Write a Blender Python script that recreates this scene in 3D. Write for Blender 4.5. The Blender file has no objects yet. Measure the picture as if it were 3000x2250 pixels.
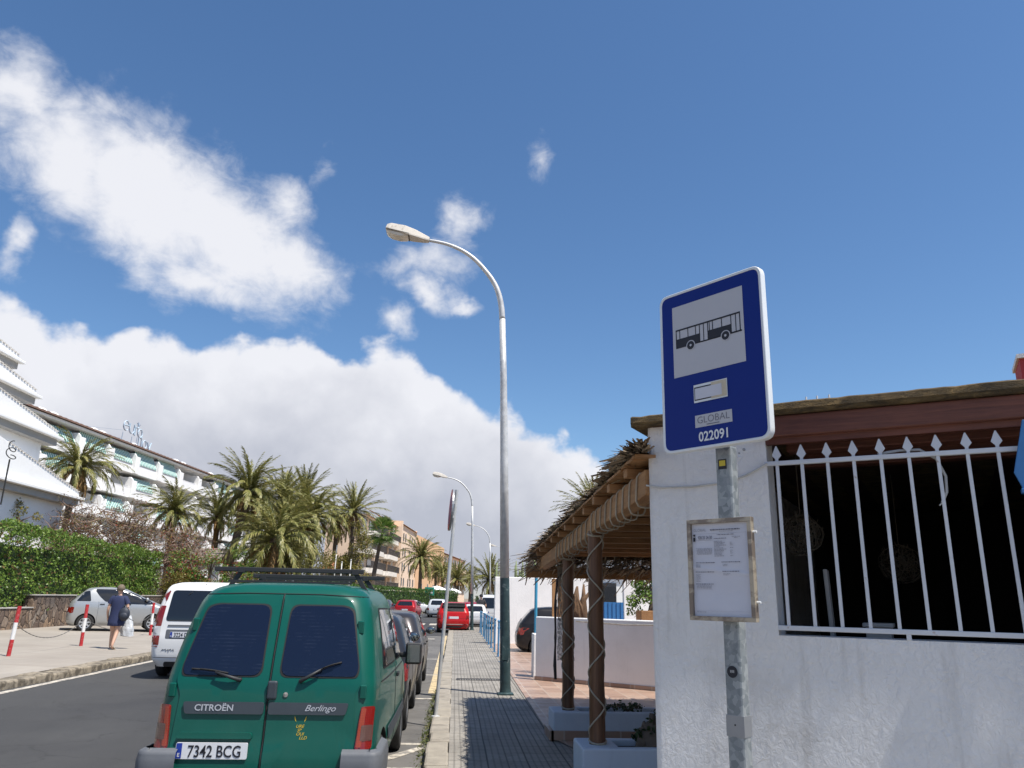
import bpy, bmesh, math, random
import numpy as np
from mathutils import Vector, Matrix, noise
from mathutils.bvhtree import BVHTree
R = math.radians
pi = math.pi
sc = bpy.context.scene
COL = sc.collection

# ---------------------------------------------------------------- camera
def look(tilt, roll, yaw):
    t, r, y = R(tilt), R(roll), R(yaw)
    f = Vector((math.sin(y)*math.cos(t), math.cos(y)*math.cos(t), math.sin(t)))
    rt = Vector((math.cos(y), -math.sin(y), 0)); up = rt.cross(f)
    r2 = rt*math.cos(r)+up*math.sin(r); u2 = up*math.cos(r)-rt*math.sin(r)
    return Matrix((r2, u2, -f)).transposed().to_4x4()
cam = bpy.data.cameras.new('camera'); cam.sensor_width = 36; cam.lens = 36*1650/2212
cam.clip_start = .05; cam.clip_end = 3000
camo = bpy.data.objects.new('camera', cam); COL.objects.link(camo)
camo.matrix_world = Matrix.Translation((0, 0, 1.7)) @ look(15.7, 1.2, 3.8)
sc.camera = camo
# ---------------------------------------------------------------- sun, sky, exposure
SUN_EL = 64.0
SX, SY = .793, -.6095
sun_az = math.atan2(SX, SY)
sdir = Vector((math.cos(R(SUN_EL))*SX/math.hypot(SX, SY), math.cos(R(SUN_EL))*SY/math.hypot(SX, SY), math.sin(R(SUN_EL))))
sl = bpy.data.lights.new('sun', 'SUN'); sl.energy = 4.0; sl.angle = R(.53); sl.color = (1, .95, .87)
so = bpy.data.objects.new('sun', sl); COL.objects.link(so)
so.rotation_euler = (-sdir).to_track_quat('-Z', 'Y').to_euler(); so.location = (0, 0, 60)
sc.view_settings.view_transform = 'Standard'; sc.view_settings.look = 'None'
sc.view_settings.gamma = 1; sc.view_settings.exposure = 0.74
sc.cycles.use_adaptive_sampling = True; sc.cycles.adaptive_threshold = .015
sc.cycles.use_denoising = True
sc.cycles.max_bounces = 7; sc.cycles.diffuse_bounces = 3; sc.cycles.glossy_bounces = 4; sc.cycles.transparent_max_bounces = 6
sc.cycles.sample_clamp_indirect = 8

# ---------------------------------------------------------------- node helpers
class NT:
    def __init__(s, tree): s.t = tree; s.n = tree.nodes; s.l = tree.links
    def new(s, typ, **kw):
        n = s.n.new(typ)
        for k, v in kw.items(): setattr(n, k, v)
        return n
    def put(s, sock, v):
        if isinstance(v, bpy.types.NodeSocket): s.l.new(v, sock)
        elif v is not None:
            if sock.type == 'RGBA' and len(v) == 3: v = (*v, 1)
            sock.default_value = v
    def m(s, op, a, b=None, c=None, clamp=False):
        n = s.new('ShaderNodeMath', operation=op); n.use_clamp = clamp
        for i, v in enumerate((a, b, c)): s.put(n.inputs[i], v)
        return n.outputs[0]
    def vm(s, op, a, b=None, scale=None):
        n = s.new('ShaderNodeVectorMath', operation=op); s.put(n.inputs[0], a); s.put(n.inputs[1], b)
        if scale is not None: s.put(n.inputs['Scale'], scale)
        return n.outputs[0]
    def rng(s, v, a, b, c=0., d=1., smooth=False):
        n = s.new('ShaderNodeMapRange'); n.clamp = True
        if smooth: n.interpolation_type = 'SMOOTHSTEP'
        for i, x in enumerate((v, a, b, c, d)): s.put(n.inputs[i], x)
        return n.outputs[0]
    def mix(s, f, a, b, blend='MIX'):
        n = s.new('ShaderNodeMix', data_type='RGBA', blend_type=blend)
        s.put(n.inputs[0], f); s.put(n.inputs[6], a); s.put(n.inputs[7], b); return n.outputs[2]
    def noise(s, vec, scale, detail=4., rough=.55, dist=0., col=False):
        n = s.new('ShaderNodeTexNoise'); s.put(n.inputs['Vector'], vec); s.put(n.inputs['Scale'], scale)
        n.inputs['Detail'].default_value = detail; n.inputs['Roughness'].default_value = rough; n.inputs['Distortion'].default_value = dist
        return n.outputs['Color' if col else 'Fac']
    def voro(s, vec, scale, feat='F1', out='Distance', rnd=1.):
        n = s.new('ShaderNodeTexVoronoi', feature=feat); s.put(n.inputs['Vector'], vec); s.put(n.inputs['Scale'], scale)
        n.inputs['Randomness'].default_value = rnd
        return n.outputs[out]
    def map(s, vec, scale=(1, 1, 1), rot=(0, 0, 0), loc=(0, 0, 0)):
        n = s.new('ShaderNodeMapping'); s.put(n.inputs[0], vec); n.inputs['Scale'].default_value = scale
        n.inputs['Rotation'].default_value = rot; n.inputs['Location'].default_value = loc; return n.outputs[0]
    def ramp(s, f, stops, interp='LINEAR'):
        n = s.new('ShaderNodeValToRGB'); n.color_ramp.interpolation = interp; e = n.color_ramp.elements
        while len(e) < len(stops): e.new(.5)
        for i, (p, c) in enumerate(stops): e[i].position = p; e[i].color = (*c, 1) if len(c) == 3 else c
        s.put(n.inputs[0], f); return n.outputs[0]
    def bump(s, h, st=.3, dist=.02):
        n = s.new('ShaderNodeBump'); n.inputs['Strength'].default_value = st; n.inputs['Distance'].default_value = dist
        s.put(n.inputs['Height'], h); return n.outputs[0]

# ---------------------------------------------------------------- world: Nishita sky with broken cumulus
w = bpy.data.worlds.new('World'); sc.world = w; w.use_nodes = True
N = NT(w.node_tree); N.n.clear()
sky = N.new('ShaderNodeTexSky', sky_type='NISHITA'); sky.sun_disc = False
sky.sun_elevation = R(SUN_EL); sky.sun_rotation = sun_az; sky.altitude = 0
sky.air_density = 1.0; sky.dust_density = .35; sky.ozone_density = 4.0
skyc = N.new('ShaderNodeHueSaturation'); skyc.inputs['Saturation'].default_value = 1.12; skyc.inputs['Value'].default_value = 1.0
N.l.new(sky.outputs[0], skyc.inputs['Color'])
tc = N.new('ShaderNodeTexCoord').outputs['Generated']
sp = N.new('ShaderNodeSeparateXYZ'); N.l.new(tc, sp.inputs[0])
el0 = N.m('MULTIPLY', N.m('ARCSINE', sp.outputs[2]), 57.2958)
az0 = N.m('MULTIPLY', N.m('ARCTAN2', sp.outputs[0], sp.outputs[1]), 57.2958)
warp = N.new('ShaderNodeSeparateXYZ'); N.l.new(N.noise(tc, 9., 5., .6, 0., True), warp.inputs[0])
az = N.m('ADD', az0, N.m('MULTIPLY', N.m('SUBTRACT', warp.outputs[0], .5), 5.5))
el = N.m('ADD', el0, N.m('MULTIPLY', N.m('SUBTRACT', warp.outputs[1], .5), 4.5))
BLOBS = [(-33.9,29.8,2.5,2.8,25,1), (-29.6,26.6,4.6,3.4,25,1.05), (-24.1,26.0,5.4,3.7,25,1.15), (-18.6,24.6,6.0,3.1,30,1.2), (-14.0,23.0,3.7,2.5,20,1.15), (-19.9,21.7,5.5,1.9,20,.85), (-32.3,21.1,1.1,1.7,0,.75),
 (5.3,32.4,1.9,2.9,-25,.52), (-.6,27.8,2.3,2.6,-25,.50), (-3.2,22.3,3.0,1.3,35,.72), (-5.8,20.1,2.0,1.8,-40,.74), (-.6,21,2.0,.7,10,.52), (-12.1,30.2,1.8,2.4,0,.42), (-5.2,24.2,5.5,2.6,0,.44), (-27.0,31.0,4.5,2.0,10,.5), (-14.5,27.5,4,2.2,30,.55),
 (-50,34,9,5,15,1), (-60,22,10,5,0,1), (55,20,9,4,0,.6), (150,40,16,9,0,.8), (-120,50,18,10,0,.9), (100,30,10,5,0,.6)]
acc = None
for a, e, sa, sb, rot, st in BLOBS:
    c, s = math.cos(R(-rot)), math.sin(R(-rot))
    dx = N.m('SUBTRACT', az, a); dy = N.m('SUBTRACT', el, e)
    u = N.m('MULTIPLY', N.m('ADD', N.m('MULTIPLY', dx, c), N.m('MULTIPLY', dy, s)), 1/sa)
    v = N.m('MULTIPLY', N.m('SUBTRACT', N.m('MULTIPLY', dy, c), N.m('MULTIPLY', dx, s)), 1/sb)
    d = N.m('SQRT', N.m('ADD', N.m('MULTIPLY', u, u), N.m('MULTIPLY', v, v)))
    b = N.m('SUBTRACT', st, N.m('MULTIPLY', d, .75))
    acc = b if acc is None else N.m('MAXIMUM', acc, b)
fc = N.new('ShaderNodeFloatCurve'); cu = fc.mapping.curves[0]
EDGE = [(-180, 9), (-70, 14), (-40, 17.5), (-31.8, 17.5), (-28.5, 16.3), (-24, 17.6), (-19, 17.2), (-14.2, 17.7), (-7.2, 17.2), (-3.6, 16.4), (0, 15.1), (3.6, 14.0), (6, 13.1), (9, 11.3), (11.5, 8.6), (14, 7.0), (20, 3.5), (30, 1), (60, 5), (180, 9)]
while len(cu.points) < len(EDGE): cu.points.new(.5, .5)
for p, (a, e) in zip(cu.points, EDGE): p.location = ((a+180)/360, e/40); p.handle_type = 'VECTOR'
fc.mapping.update()
N.put(fc.inputs['Value'], N.m('MULTIPLY', N.m('ADD', az, 180), 1/360))
edge = N.m('MULTIPLY', fc.outputs[0], 40)
hb = N.m('SUBTRACT', edge, el)                       # degrees below the bank's upper edge
f1 = N.noise(tc, 7., 9., .62, .15)
f2 = N.noise(N.map(tc, (1, 1, 1.6)), 20., 8., .64, .45)
bil = N.voro(N.vm('ADD', tc, N.vm('SCALE', N.noise(tc, 16., 4., .6, 0., True), scale=.05)), 15., 'SMOOTH_F1')
bil2 = N.voro(N.vm('ADD', tc, N.vm('SCALE', N.noise(tc, 30., 3., .6, 0., True), scale=.03)), 38., 'SMOOTH_F1')
billow = N.m('ADD', N.m('MULTIPLY', N.m('SUBTRACT', .5, bil), 1.0), N.m('MULTIPLY', N.m('SUBTRACT', .45, bil2), .5))
dens = N.m('ADD', acc, N.m('ADD', N.m('MULTIPLY', N.m('SUBTRACT', f1, .5), 1.5), N.m('ADD', N.m('MULTIPLY', N.m('SUBTRACT', f2, .5), .95), N.m('MULTIPLY', billow, .40))))
bk = N.m('ADD', N.m('MULTIPLY', hb, .45), N.m('ADD', N.m('MULTIPLY', billow, 1.5), N.m('MULTIPLY', N.m('SUBTRACT', f2, .5), .7)))
alphab = N.rng(bk, -.05, .55, 0., .985, True)
alpha = N.m('MAXIMUM', N.rng(dens, -.10, .85, 0., .97, True), alphab)
below = N.rng(el0, -1., 1.)
alpha = N.m('MULTIPLY', alpha, below)
# cloud brightness: sunlit heads, greyer bases
f3 = N.noise(tc, 5., 7., .6, .2)
grey = N.m('ADD', N.m('MULTIPLY', N.rng(hb, 0.5, 11.5), 1.0), N.m('ADD', N.m('MULTIPLY', N.m('SUBTRACT', f3, .5), 1.3), N.m('MULTIPLY', billow, -.45)), clamp=True)
grey = N.m('MULTIPLY', grey, N.rng(hb, -.5, 2.5))
ccol = N.mix(grey, (.86, .87, .92), (.49, .515, .60))
bg1 = N.new('ShaderNodeBackground'); N.l.new(skyc.outputs[0], bg1.inputs[0]); bg1.inputs[1].default_value = .085
bg2 = N.new('ShaderNodeBackground'); N.l.new(ccol, bg2.inputs[0]); bg2.inputs[1].default_value = .61
mx = N.new('ShaderNodeMixShader'); N.l.new(alpha, mx.inputs[0]); N.l.new(bg1.outputs[0], mx.inputs[1]); N.l.new(bg2.outputs[0], mx.inputs[2])
wo = N.new('ShaderNodeOutputWorld'); N.l.new(mx.outputs[0], wo.inputs[0])
w.cycles.sampling_method = 'MANUAL'; w.cycles.sample_map_resolution = 512

# ---------------------------------------------------------------- materials
MATS = {}
def newmat(name):
    m = bpy.data.materials.new(name); m.use_nodes = True; t = NT(m.node_tree)
    b = m.node_tree.nodes['Principled BSDF']; MATS[name] = m
    return m, t, b
def pos(t): return t.new('ShaderNodeNewGeometry').outputs['Position']
def objc(t): return t.new('ShaderNodeTexCoord').outputs['Object']
def mat(name, col, rough=.6, metal=0., var=.15, vscale=3., bump=0., bscale=40., spec=.5, coat=0., stain=None, sstr=.5, sscale=1.5, coord='pos', bdist=.01, sth=(.5, .7)):
    """a plain surface with two scales of colour variation, optional stains and grain"""
    if name in MATS: return MATS[name]
    m, t, b = newmat(name)
    p = pos(t) if coord == 'pos' else objc(t)
    n1 = t.noise(p, vscale, 6., .6)
    k = t.rng(n1, .25, .75, 1-var, 1+var)
    c = t.mix(1., (*col, 1), k, 'MULTIPLY')
    if stain:
        n2 = t.noise(p, sscale, 7., .65, .4)
        c = t.mix(t.m('MULTIPLY', t.rng(n2, sth[0], sth[1], 0, 1, True), sstr), c, stain)
    t.put(b.inputs['Base Color'], c)
    b.inputs['Metallic'].default_value = metal; b.inputs['Specular IOR Level'].default_value = spec
    t.put(b.inputs['Roughness'], t.rng(n1, .2, .8, max(0, rough*.85), min(1, rough*1.15)))
    if coat: b.inputs['Coat Weight'].default_value = coat; b.inputs['Coat Roughness'].default_value = .04
    if bump: t.put(b.inputs['Normal'], t.bump(t.noise(p, bscale, 5., .6), bump, bdist))
    return m
def paint(name, col, metal=.0, rough=.32, dust=.12):
    """car paint: clear coat, a little flake and road dust low down on the body"""
    if name in MATS: return MATS[name]
    m, t, b = newmat(name); p = objc(t)
    n = t.noise(p, 3., 6., .65); sep = t.new('ShaderNodeSeparateXYZ'); t.l.new(p, sep.inputs[0])
    low = t.rng(sep.outputs[2], .2, 1.1, 1., .25)
    d = t.m('MULTIPLY', t.m('MULTIPLY', t.rng(n, .3, .8), low), dust)
    t.put(b.inputs['Base Color'], t.mix(d, col, (.30, .27, .22)))
    b.inputs['Metallic'].default_value = metal
    t.put(b.inputs['Roughness'], t.m('ADD', rough, t.m('MULTIPLY', d, 1.2)))
    b.inputs['Coat Weight'].default_value = .28; b.inputs['Specular IOR Level'].default_value = .2
    t.put(b.inputs['Coat Roughness'], t.m('ADD', .05, t.m('MULTIPLY', d, .8)))
    t.put(b.inputs['Normal'], t.bump(t.noise(p, 4., 2., .5), .05, .01))
    return m
def leafmat(name, cols, trans=.25, rough=.5, scale=.35):
    """leaves: every leaf its own shade, drifting over the crown"""
    if name in MATS: return MATS[name]
    m, t, b = newmat(name); g = t.new('ShaderNodeNewGeometry')
    f = t.m('ADD', t.m('MULTIPLY', g.outputs['Random Per Island'], .55), t.m('MULTIPLY', t.noise(g.outputs['Position'], scale*4, 3., .6), .45))
    k = len(cols)-1
    c = t.ramp(f, [(.15+.7*i/k, c) for i, c in enumerate(cols)])
    t.put(b.inputs['Base Color'], c); b.inputs['Roughness'].default_value = rough
    b.inputs['Specular IOR Level'].default_value = .35
    tr = t.new('ShaderNodeBsdfTranslucent'); t.l.new(c, tr.inputs[0])
    ms = t.new('ShaderNodeMixShader'); ms.inputs[0].default_value = trans
    t.l.new(b.outputs[0], ms.inputs[1]); t.l.new(tr.outputs[0], ms.inputs[2])
    t.l.new(ms.outputs[0], t.n['Material Output'].inputs[0])
    return m

# ---------------------------------------------------------------- mesh builder
def rot2(p, a): c, s = math.cos(a), math.sin(a); return (p[0]*c-p[1]*s, p[0]*s+p[1]*c)
class MB:
    def __init__(s, m=None): s.v = []; s.f = []; s.mi = []; s.m = m or Matrix.Identity(4); s.k = 0
    def add(s, vs, fs):
        o = len(s.v); s.v += [tuple(s.m @ Vector(p)) for p in vs]; s.f += [tuple(i+o for i in f) for f in fs]; s.mi += [s.k]*len(fs); return s
    def box(s, c, d, rz=0., M=None):
        x, y, z = d[0]/2, d[1]/2, d[2]/2
        vs = [Vector((sx*x, sy*y, sz*z)) for sz in (-1, 1) for sy in (-1, 1) for sx in (-1, 1)]
        Q = M if M is not None else Matrix.Rotation(rz, 3, 'Z')
        return s.add([Q @ p + Vector(c) for p in vs], [(0, 2, 3, 1), (4, 5, 7, 6), (0, 1, 5, 4), (2, 6, 7, 3), (0, 4, 6, 2), (1, 3, 7, 5)])
    def box2(s, a, b): return s.box([(a[i]+b[i])/2 for i in range(3)], [abs(b[i]-a[i]) for i in range(3)])
    def beam(s, a, b, wd, ht, up=(0, 0, 1)):
        a, b = Vector(a), Vector(b); d = (b-a); L = d.length; d.normalize(); sx = d.cross(Vector(up)).normalized(); sz = sx.cross(d)
        return s.box((a+b)/2, (wd, L, ht), M=Matrix((sx, d, sz)).transposed())
    def tube(s, pts, r, n=8, cap=True):
        pts = [Vector(p) for p in pts]; k = len(pts)
        rs = r if isinstance(r, (list, tuple)) else [r]*k
        vs = []; fs = []; prev = None
        for i, p in enumerate(pts):
            d = (pts[min(i+1, k-1)]-pts[max(i-1, 0)])
            if d.length < 1e-9: d = Vector((0, 0, 1))
            d.normalize()
            if prev is None: a = d.orthogonal().normalized()
            else:
                a = prev-d*prev.dot(d); a = a.normalized() if a.length > 1e-6 else d.orthogonal().normalized()
            prev = a; b = d.cross(a)
            for j in range(n):
                t = 2*pi*j/n; vs.append(p+(a*math.cos(t)+b*math.sin(t))*rs[i])
        for i in range(k-1):
            for j in range(n):
                fs.append((i*n+j, i*n+(j+1) % n, (i+1)*n+(j+1) % n, (i+1)*n+j))
        if cap: fs += [tuple(range(n-1, -1, -1)), tuple((k-1)*n+j for j in range(n))]
        return s.add(vs, fs)
    def lathe(s, prof, n=24, M=None, cap=False):
        """profile of (r, h) spun round local z"""
        Q = M if M is not None else Matrix.Identity(4); k = len(prof)
        vs = [Q @ Vector((r*math.cos(2*pi*j/n), r*math.sin(2*pi*j/n), h)) for r, h in prof for j in range(n)]
        fs = [(i*n+j, i*n+(j+1) % n, (i+1)*n+(j+1) % n, (i+1)*n+j) for i in range(k-1) for j in range(n)]
        if cap: fs += [tuple(range(n-1, -1, -1)), tuple((k-1)*n+j for j in range(n))]
        return s.add(vs, fs)
    def prism(s, poly, z0, z1, M=None):
        Q = M if M is not None else Matrix.Identity(4); n = len(poly)
        vs = [Q @ Vector((x, y, z)) for z in (z0, z1) for x, y in poly]
        return s.add(vs, [tuple(range(n-1, -1, -1)), tuple(range(n, 2*n))]+[(i, (i+1) % n, n+(i+1) % n, n+i) for i in range(n)])
    def sheet(s, poly, z=0., M=None):
        Q = M if M is not None else Matrix.Identity(4)
        return s.add([Q @ Vector((x, y, z)) for x, y in poly], [tuple(range(len(poly)))])
    def grid(s, fn, nu, nv, closed=False):
        vs = [fn(i/(nu-1), j/(nv-1)) for i in range(nu) for j in range(nv)]
        return s.add(vs, [(i*nv+j, (i+1)*nv+j, (i+1)*nv+j+1, i*nv+j+1) for i in range(nu-1) for j in range(nv-1)])
    def ball(s, c, r, n=12, k=8):
        c = Vector(c); r = Vector(r) if not isinstance(r, (int, float)) else Vector((r, r, r))
        vs = [c+Vector((r.x*math.sin(pi*i/k)*math.cos(2*pi*j/n), r.y*math.sin(pi*i/k)*math.sin(2*pi*j/n), r.z*math.cos(pi*i/k))) for i in range(k+1) for j in range(n)]
        return s.add(vs, [(i*n+j, (i+1)*n+j, (i+1)*n+(j+1) % n, i*n+(j+1) % n) for i in range(k) for j in range(n)])
    def mesh(s, vs, fs): return s.add(vs, fs)
    def build(s, name, mats, parent=None, smooth=False, bevel=0., world=False, auto=None, seg=2):
        me = bpy.data.meshes.new(name)
        v = s.v
        if world and parent is not None:
            inv = parent.matrix_basis.inverted(); v = [inv @ Vector(p) for p in v]
        me.from_pydata(v, [], s.f)
        for m in (mats if isinstance(mats, (list, tuple)) else [mats]): me.materials.append(m)
        if any(s.mi): me.polygons.foreach_set('material_index', s.mi)
        me.validate(); me.update()
        if smooth: me.polygons.foreach_set('use_smooth', [True]*len(me.polygons))
        if smooth and auto: me.set_sharp_from_angle(angle=R(auto))
        o = bpy.data.objects.new(name, me); COL.objects.link(o)
        if parent is not None: o.parent = parent
        if bevel:
            b = o.modifiers.new('bevel', 'BEVEL'); b.width = bevel; b.segments = seg; b.limit_method = 'ANGLE'; b.angle_limit = R(40)
            b.harden_normals = False
        return o
def quads_obj(name, V, m, parent=None):
    """V: (n,4,3) array of leaf quads -> one mesh, fast"""
    n = len(V); me = bpy.data.meshes.new(name)
    me.vertices.add(n*4); me.vertices.foreach_set('co', np.ascontiguousarray(V, dtype=np.float32).ravel())
    me.loops.add(n*4); me.loops.foreach_set('vertex_index', np.arange(n*4, dtype=np.int32))
    me.polygons.add(n); me.polygons.foreach_set('loop_start', np.arange(0, n*4, 4, dtype=np.int32)); me.polygons.foreach_set('loop_total', np.full(n, 4, dtype=np.int32))
    me.materials.append(m); me.update(); me.validate()
    o = bpy.data.objects.new(name, me); COL.objects.link(o)
    if parent is not None: o.parent = parent
    return o
def thing(name, label, cat, loc=(0, 0, 0), rz=0., group=None, M=None):
    o = bpy.data.objects.new(name, None); COL.objects.link(o); o.empty_display_size = .2
    if M is not None: o.matrix_basis = M
    else: o.location = loc; o.rotation_euler = (0, 0, rz)
    o.matrix_basis = o.matrix_basis
    return tag(o, label, cat, group) if M is not None else tag2(o, loc, rz, label, cat, group)
def tag2(o, loc, rz, label, cat, group):
    o.matrix_basis = Matrix.Translation(loc) @ Matrix.Rotation(rz, 4, 'Z'); return tag(o, label, cat, group)
def tag(o, label, cat, group=None):
    o['label'] = label; o['category'] = cat
    if group: o['group'] = group
    return o
def struct(o): o['kind'] = 'structure'; return o
def dup(root, loc, rz=0., scale=1., label=None, name=None):
    r = root.copy(); COL.objects.link(r); r.matrix_basis = Matrix.Translation(loc) @ Matrix.Rotation(rz, 4, 'Z') @ Matrix.Scale(scale, 4)
    if label: r['label'] = label
    def rec(src, dst):
        for ch in list(src.children):
            c = ch.copy(); COL.objects.link(c); c.parent = dst; rec(ch, c)
    rec(root, r); return r
def text_geo(txt, size=1., shear=0., off=0., xs=1., align='CENTER'):
    cu = bpy.data.curves.new('t', 'FONT'); cu.body = txt; cu.size = size; cu.shear = shear; cu.offset = off; cu.align_x = align; cu.resolution_u = 3
    o = bpy.data.objects.new('t', cu); COL.objects.link(o)
    me = bpy.data.meshes.new_from_object(o.evaluated_get(bpy.context.evaluated_depsgraph_get()))
    vs = [(v.co.x*xs, v.co.y) for v in me.vertices]; fs = [tuple(p.vertices) for p in me.polygons]
    bpy.data.objects.remove(o); bpy.data.curves.remove(cu); bpy.data.meshes.remove(me)
    return vs, fs
def rnd_poly(pts, r, n=4):
    """round a polygon's corners"""
    out = []; k = len(pts)
    for i in range(k):
        p0, p, p1 = (Vector(pts[(i-1) % k]), Vector(pts[i]), Vector(pts[(i+1) % k]))
        ri = r[i] if isinstance(r, (list, tuple)) else r
        a = (p0-p); b = (p1-p); d = min(ri, a.length*.48, b.length*.48)
        A = p+a.normalized()*d; B = p+b.normalized()*d
        for j in range(n+1):
            t = j/n; out.append(tuple(A*(1-t)**2+p*2*t*(1-t)+B*t*t))
    return out
def curve_off(y):
    if y < 38: return 0.
    if y < 120: return .0021*(y-38)**2
    return .0021*82**2+(y-120)*.344

# ================================================================ ground, road, pavements
def gridmask(t, vec, size, lw, ax=(0, 1)):
    s = t.new('ShaderNodeSeparateXYZ'); t.put(s.inputs[0], vec); out = None
    for a in ax:
        f = t.m('ABSOLUTE', t.m('SUBTRACT', t.m('FRACT', t.m('MULTIPLY', s.outputs[a], 1/size)), .5))
        g = t.rng(f, .5-lw/size, .5-lw/size*.35, 0, 1)
        out = g if out is None else t.m('MAXIMUM', out, g)
    return out
m, t, b = newmat('asphalt'); p = pos(t)
c = t.mix(t.rng(t.noise(p, .35, 5., .6), .35, .7), (.038, .038, .040), (.060, .0595, .059))
c = t.mix(t.m('MULTIPLY', t.rng(t.noise(t.map(p, (1, .12, 1)), 1.4, 5., .6), .5, .75), .35), c, (.030, .030, .030))
c = t.mix(t.rng(t.voro(p, 95.), .0, .35, .5, 0.), c, (.105, .102, .10))
crk = t.voro(t.vm('ADD', p, t.vm('SCALE', t.noise(p, 1.5, 4., .6, 0., True), scale=1.2)), .38, 'DISTANCE_TO_EDGE')
c = t.mix(t.rng(crk, .0, .012, .75, 0.), c, (.025, .025, .025))
c = t.mix(t.m('MULTIPLY', t.rng(t.noise(p, 1.1, 6., .7, .3), .60, .72), .6), c, (.022, .021, .02)); c = t.mix(t.m('MULTIPLY', t.rng(t.noise(p, .16, 3., .5), .5, .54), .30), c, (.075, .074, .072))
t.put(b.inputs['Base Color'], c); b.inputs['Roughness'].default_value = .82; b.inputs['Specular IOR Level'].default_value = .35
t.put(b.inputs['Normal'], t.bump(t.noise(p, 160., 3., .6), .5, .008))

m, t, b = newmat('pavement_tiles'); p = pos(t)
warp = t.vm('ADD', p, t.vm('SCALE', t.noise(p, .8, 2., .5, 0., True), scale=.02))
big = gridmask(t, warp, .40, .011); mid = gridmask(t, warp, .20, .008); fine = gridmask(t, warp, .0667, .014)
wn = t.new('ShaderNodeTexWhiteNoise'); t.put(wn.inputs[0], t.vm('FLOOR', t.vm('SCALE', p, scale=2.5)))
c = t.mix(t.rng(t.noise(p, .6, 6., .65), .3, .7), (.25, .23, .20), (.36, .335, .295))
c = t.mix(1., c, t.rng(wn.outputs[0], 0, 1, .86, 1.08), 'MULTIPLY')
c = t.mix(t.m('MULTIPLY', t.rng(t.noise(p, 2.2, 8., .7, .5), .50, .68), .6), c, (.13, .118, .102)); c = t.mix(t.m('MULTIPLY', t.rng(t.noise(p, 9., 4., .6), .66, .72), .5), c, (.07, .065, .06))
c = t.mix(t.m('MULTIPLY', fine, .55), c, (.085, .078, .068)); c = t.mix(t.m('MULTIPLY', mid, .62), c, (.07, .063, .055)); c = t.mix(t.m('MULTIPLY', big, .75), c, (.055, .05, .043))
t.put(b.inputs['Base Color'], c); b.inputs['Roughness'].default_value = .78
t.put(b.inputs['Normal'], t.bump(t.m('SUBTRACT', t.m('MULTIPLY', t.noise(p, 60., 4.), .3), t.m('MAXIMUM', fine, big)), .35, .006))

m, t, b = newmat('terracotta_tiles'); p = pos(t)
g = gridmask(t, p, .33, .014)
wn = t.new('ShaderNodeTexWhiteNoise'); t.put(wn.inputs[0], t.vm('FLOOR', t.vm('SCALE', p, scale=1/.33)))
c = t.ramp(wn.outputs[0], [(0, (.28, .175, .125)), (.5, (.36, .235, .17)), (1, (.42, .29, .215))])
c = t.mix(t.m('MULTIPLY', t.rng(t.noise(p, 3., 6., .65), .45, .7), .5), c, (.30, .235, .185))
c = t.mix(t.m('MULTIPLY', g, .6), c, (.44, .39, .33))
t.put(b.inputs['Base Color'], c); t.put(b.inputs['Roughness'], t.rng(t.noise(p, 5., 3.), .3, .7, .28, .5))
t.put(b.inputs['Normal'], t.bump(t.m('SUBTRACT', t.noise(p, 8., 3.), g), .25, .006))

m, t, b = newmat('plaza_paving'); p = pos(t)
g = gridmask(t, p, .30, .014)
c = t.mix(t.rng(t.noise(p, .5, 6., .65), .3, .7), (.265, .235, .20), (.35, .315, .27))
c = t.mix(t.m('MULTIPLY', t.rng(t.noise(t.map(p, (.35, 2., 1)), 1.2, 6., .65), .5, .7), .55), c, (.25, .215, .18))
c = t.mix(t.m('MULTIPLY', g, .35), c, (.22, .19, .16))
t.put(b.inputs['Base Color'], c); b.inputs['Roughness'].default_value = .8

mat('kerb_stone', (.29, .26, .215), .85, var=.25, vscale=5, bump=.5, bscale=30, stain=(.15, .13, .11), sstr=.6, sscale=4)
mat('far_kerb_stone', (.30, .255, .19), .9, var=.35, vscale=4, bump=.6, bscale=14, stain=(.09, .075, .055), sstr=.9, sscale=5, sth=(.42, .6))
mat('earth', (.23, .18, .13), .95, var=.25, vscale=1.5, bump=.4, bscale=8)
mat('white_line', (.55, .50, .42), .75, var=.15, vscale=6, stain=(.16, .15, .14), sstr=.85, sscale=9, sth=(.42, .62))
mat('yellow_line', (.56, .44, .25), .75, var=.15, vscale=6, stain=(.18, .165, .14), sstr=.8, sscale=7, sth=(.45, .65))
mat('concrete', (.38, .36, .33), .9, var=.2, vscale=2, bump=.3, bscale=40)

YS = [-12+2*i for i in range(26)]+[40+4*i for i in range(30)]+[160+10*i for i in range(12)]
def strip(name, x0, x1, z0, z1, m, ys=YS, y0=-1e9, y1=1e9):
    ys = sorted(set([y for y in ys if y0 < y < y1]+([y0] if y0 > -1e8 else [])+([y1] if y1 < 1e8 else [])))
    M_ = MB(); vs = []
    for y in ys:
        c = curve_off(y); vs += [(x0+c, y, z0), (x1+c, y, z1)]
    M_.add(vs, [(2*i, 2*i+1, 2*i+3, 2*i+2) for i in range(len(ys)-1)])
    return M_, M_.build(name, m)
M_ = MB().add([(-900, -300, -.06), (900, -300, -.06), (900, 1600, -.06), (-900, 1600, -.06)], [(0, 1, 2, 3)])
struct(M_.build('ground', MATS['earth']))
struct(strip('road', -7.9, -.02, 0, 0, MATS['asphalt'])[1])
m, t, b = newmat('bay_concrete'); p = pos(t)
c = t.mix(t.rng(t.noise(p, .8, 6., .65), .3, .7), (.095, .09, .084), (.16, .152, .142)); c = t.mix(t.m('MULTIPLY', t.rng(t.noise(p, 1.6, 7., .7, .4), .52, .66), .7), c, (.055, .05, .046))
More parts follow.
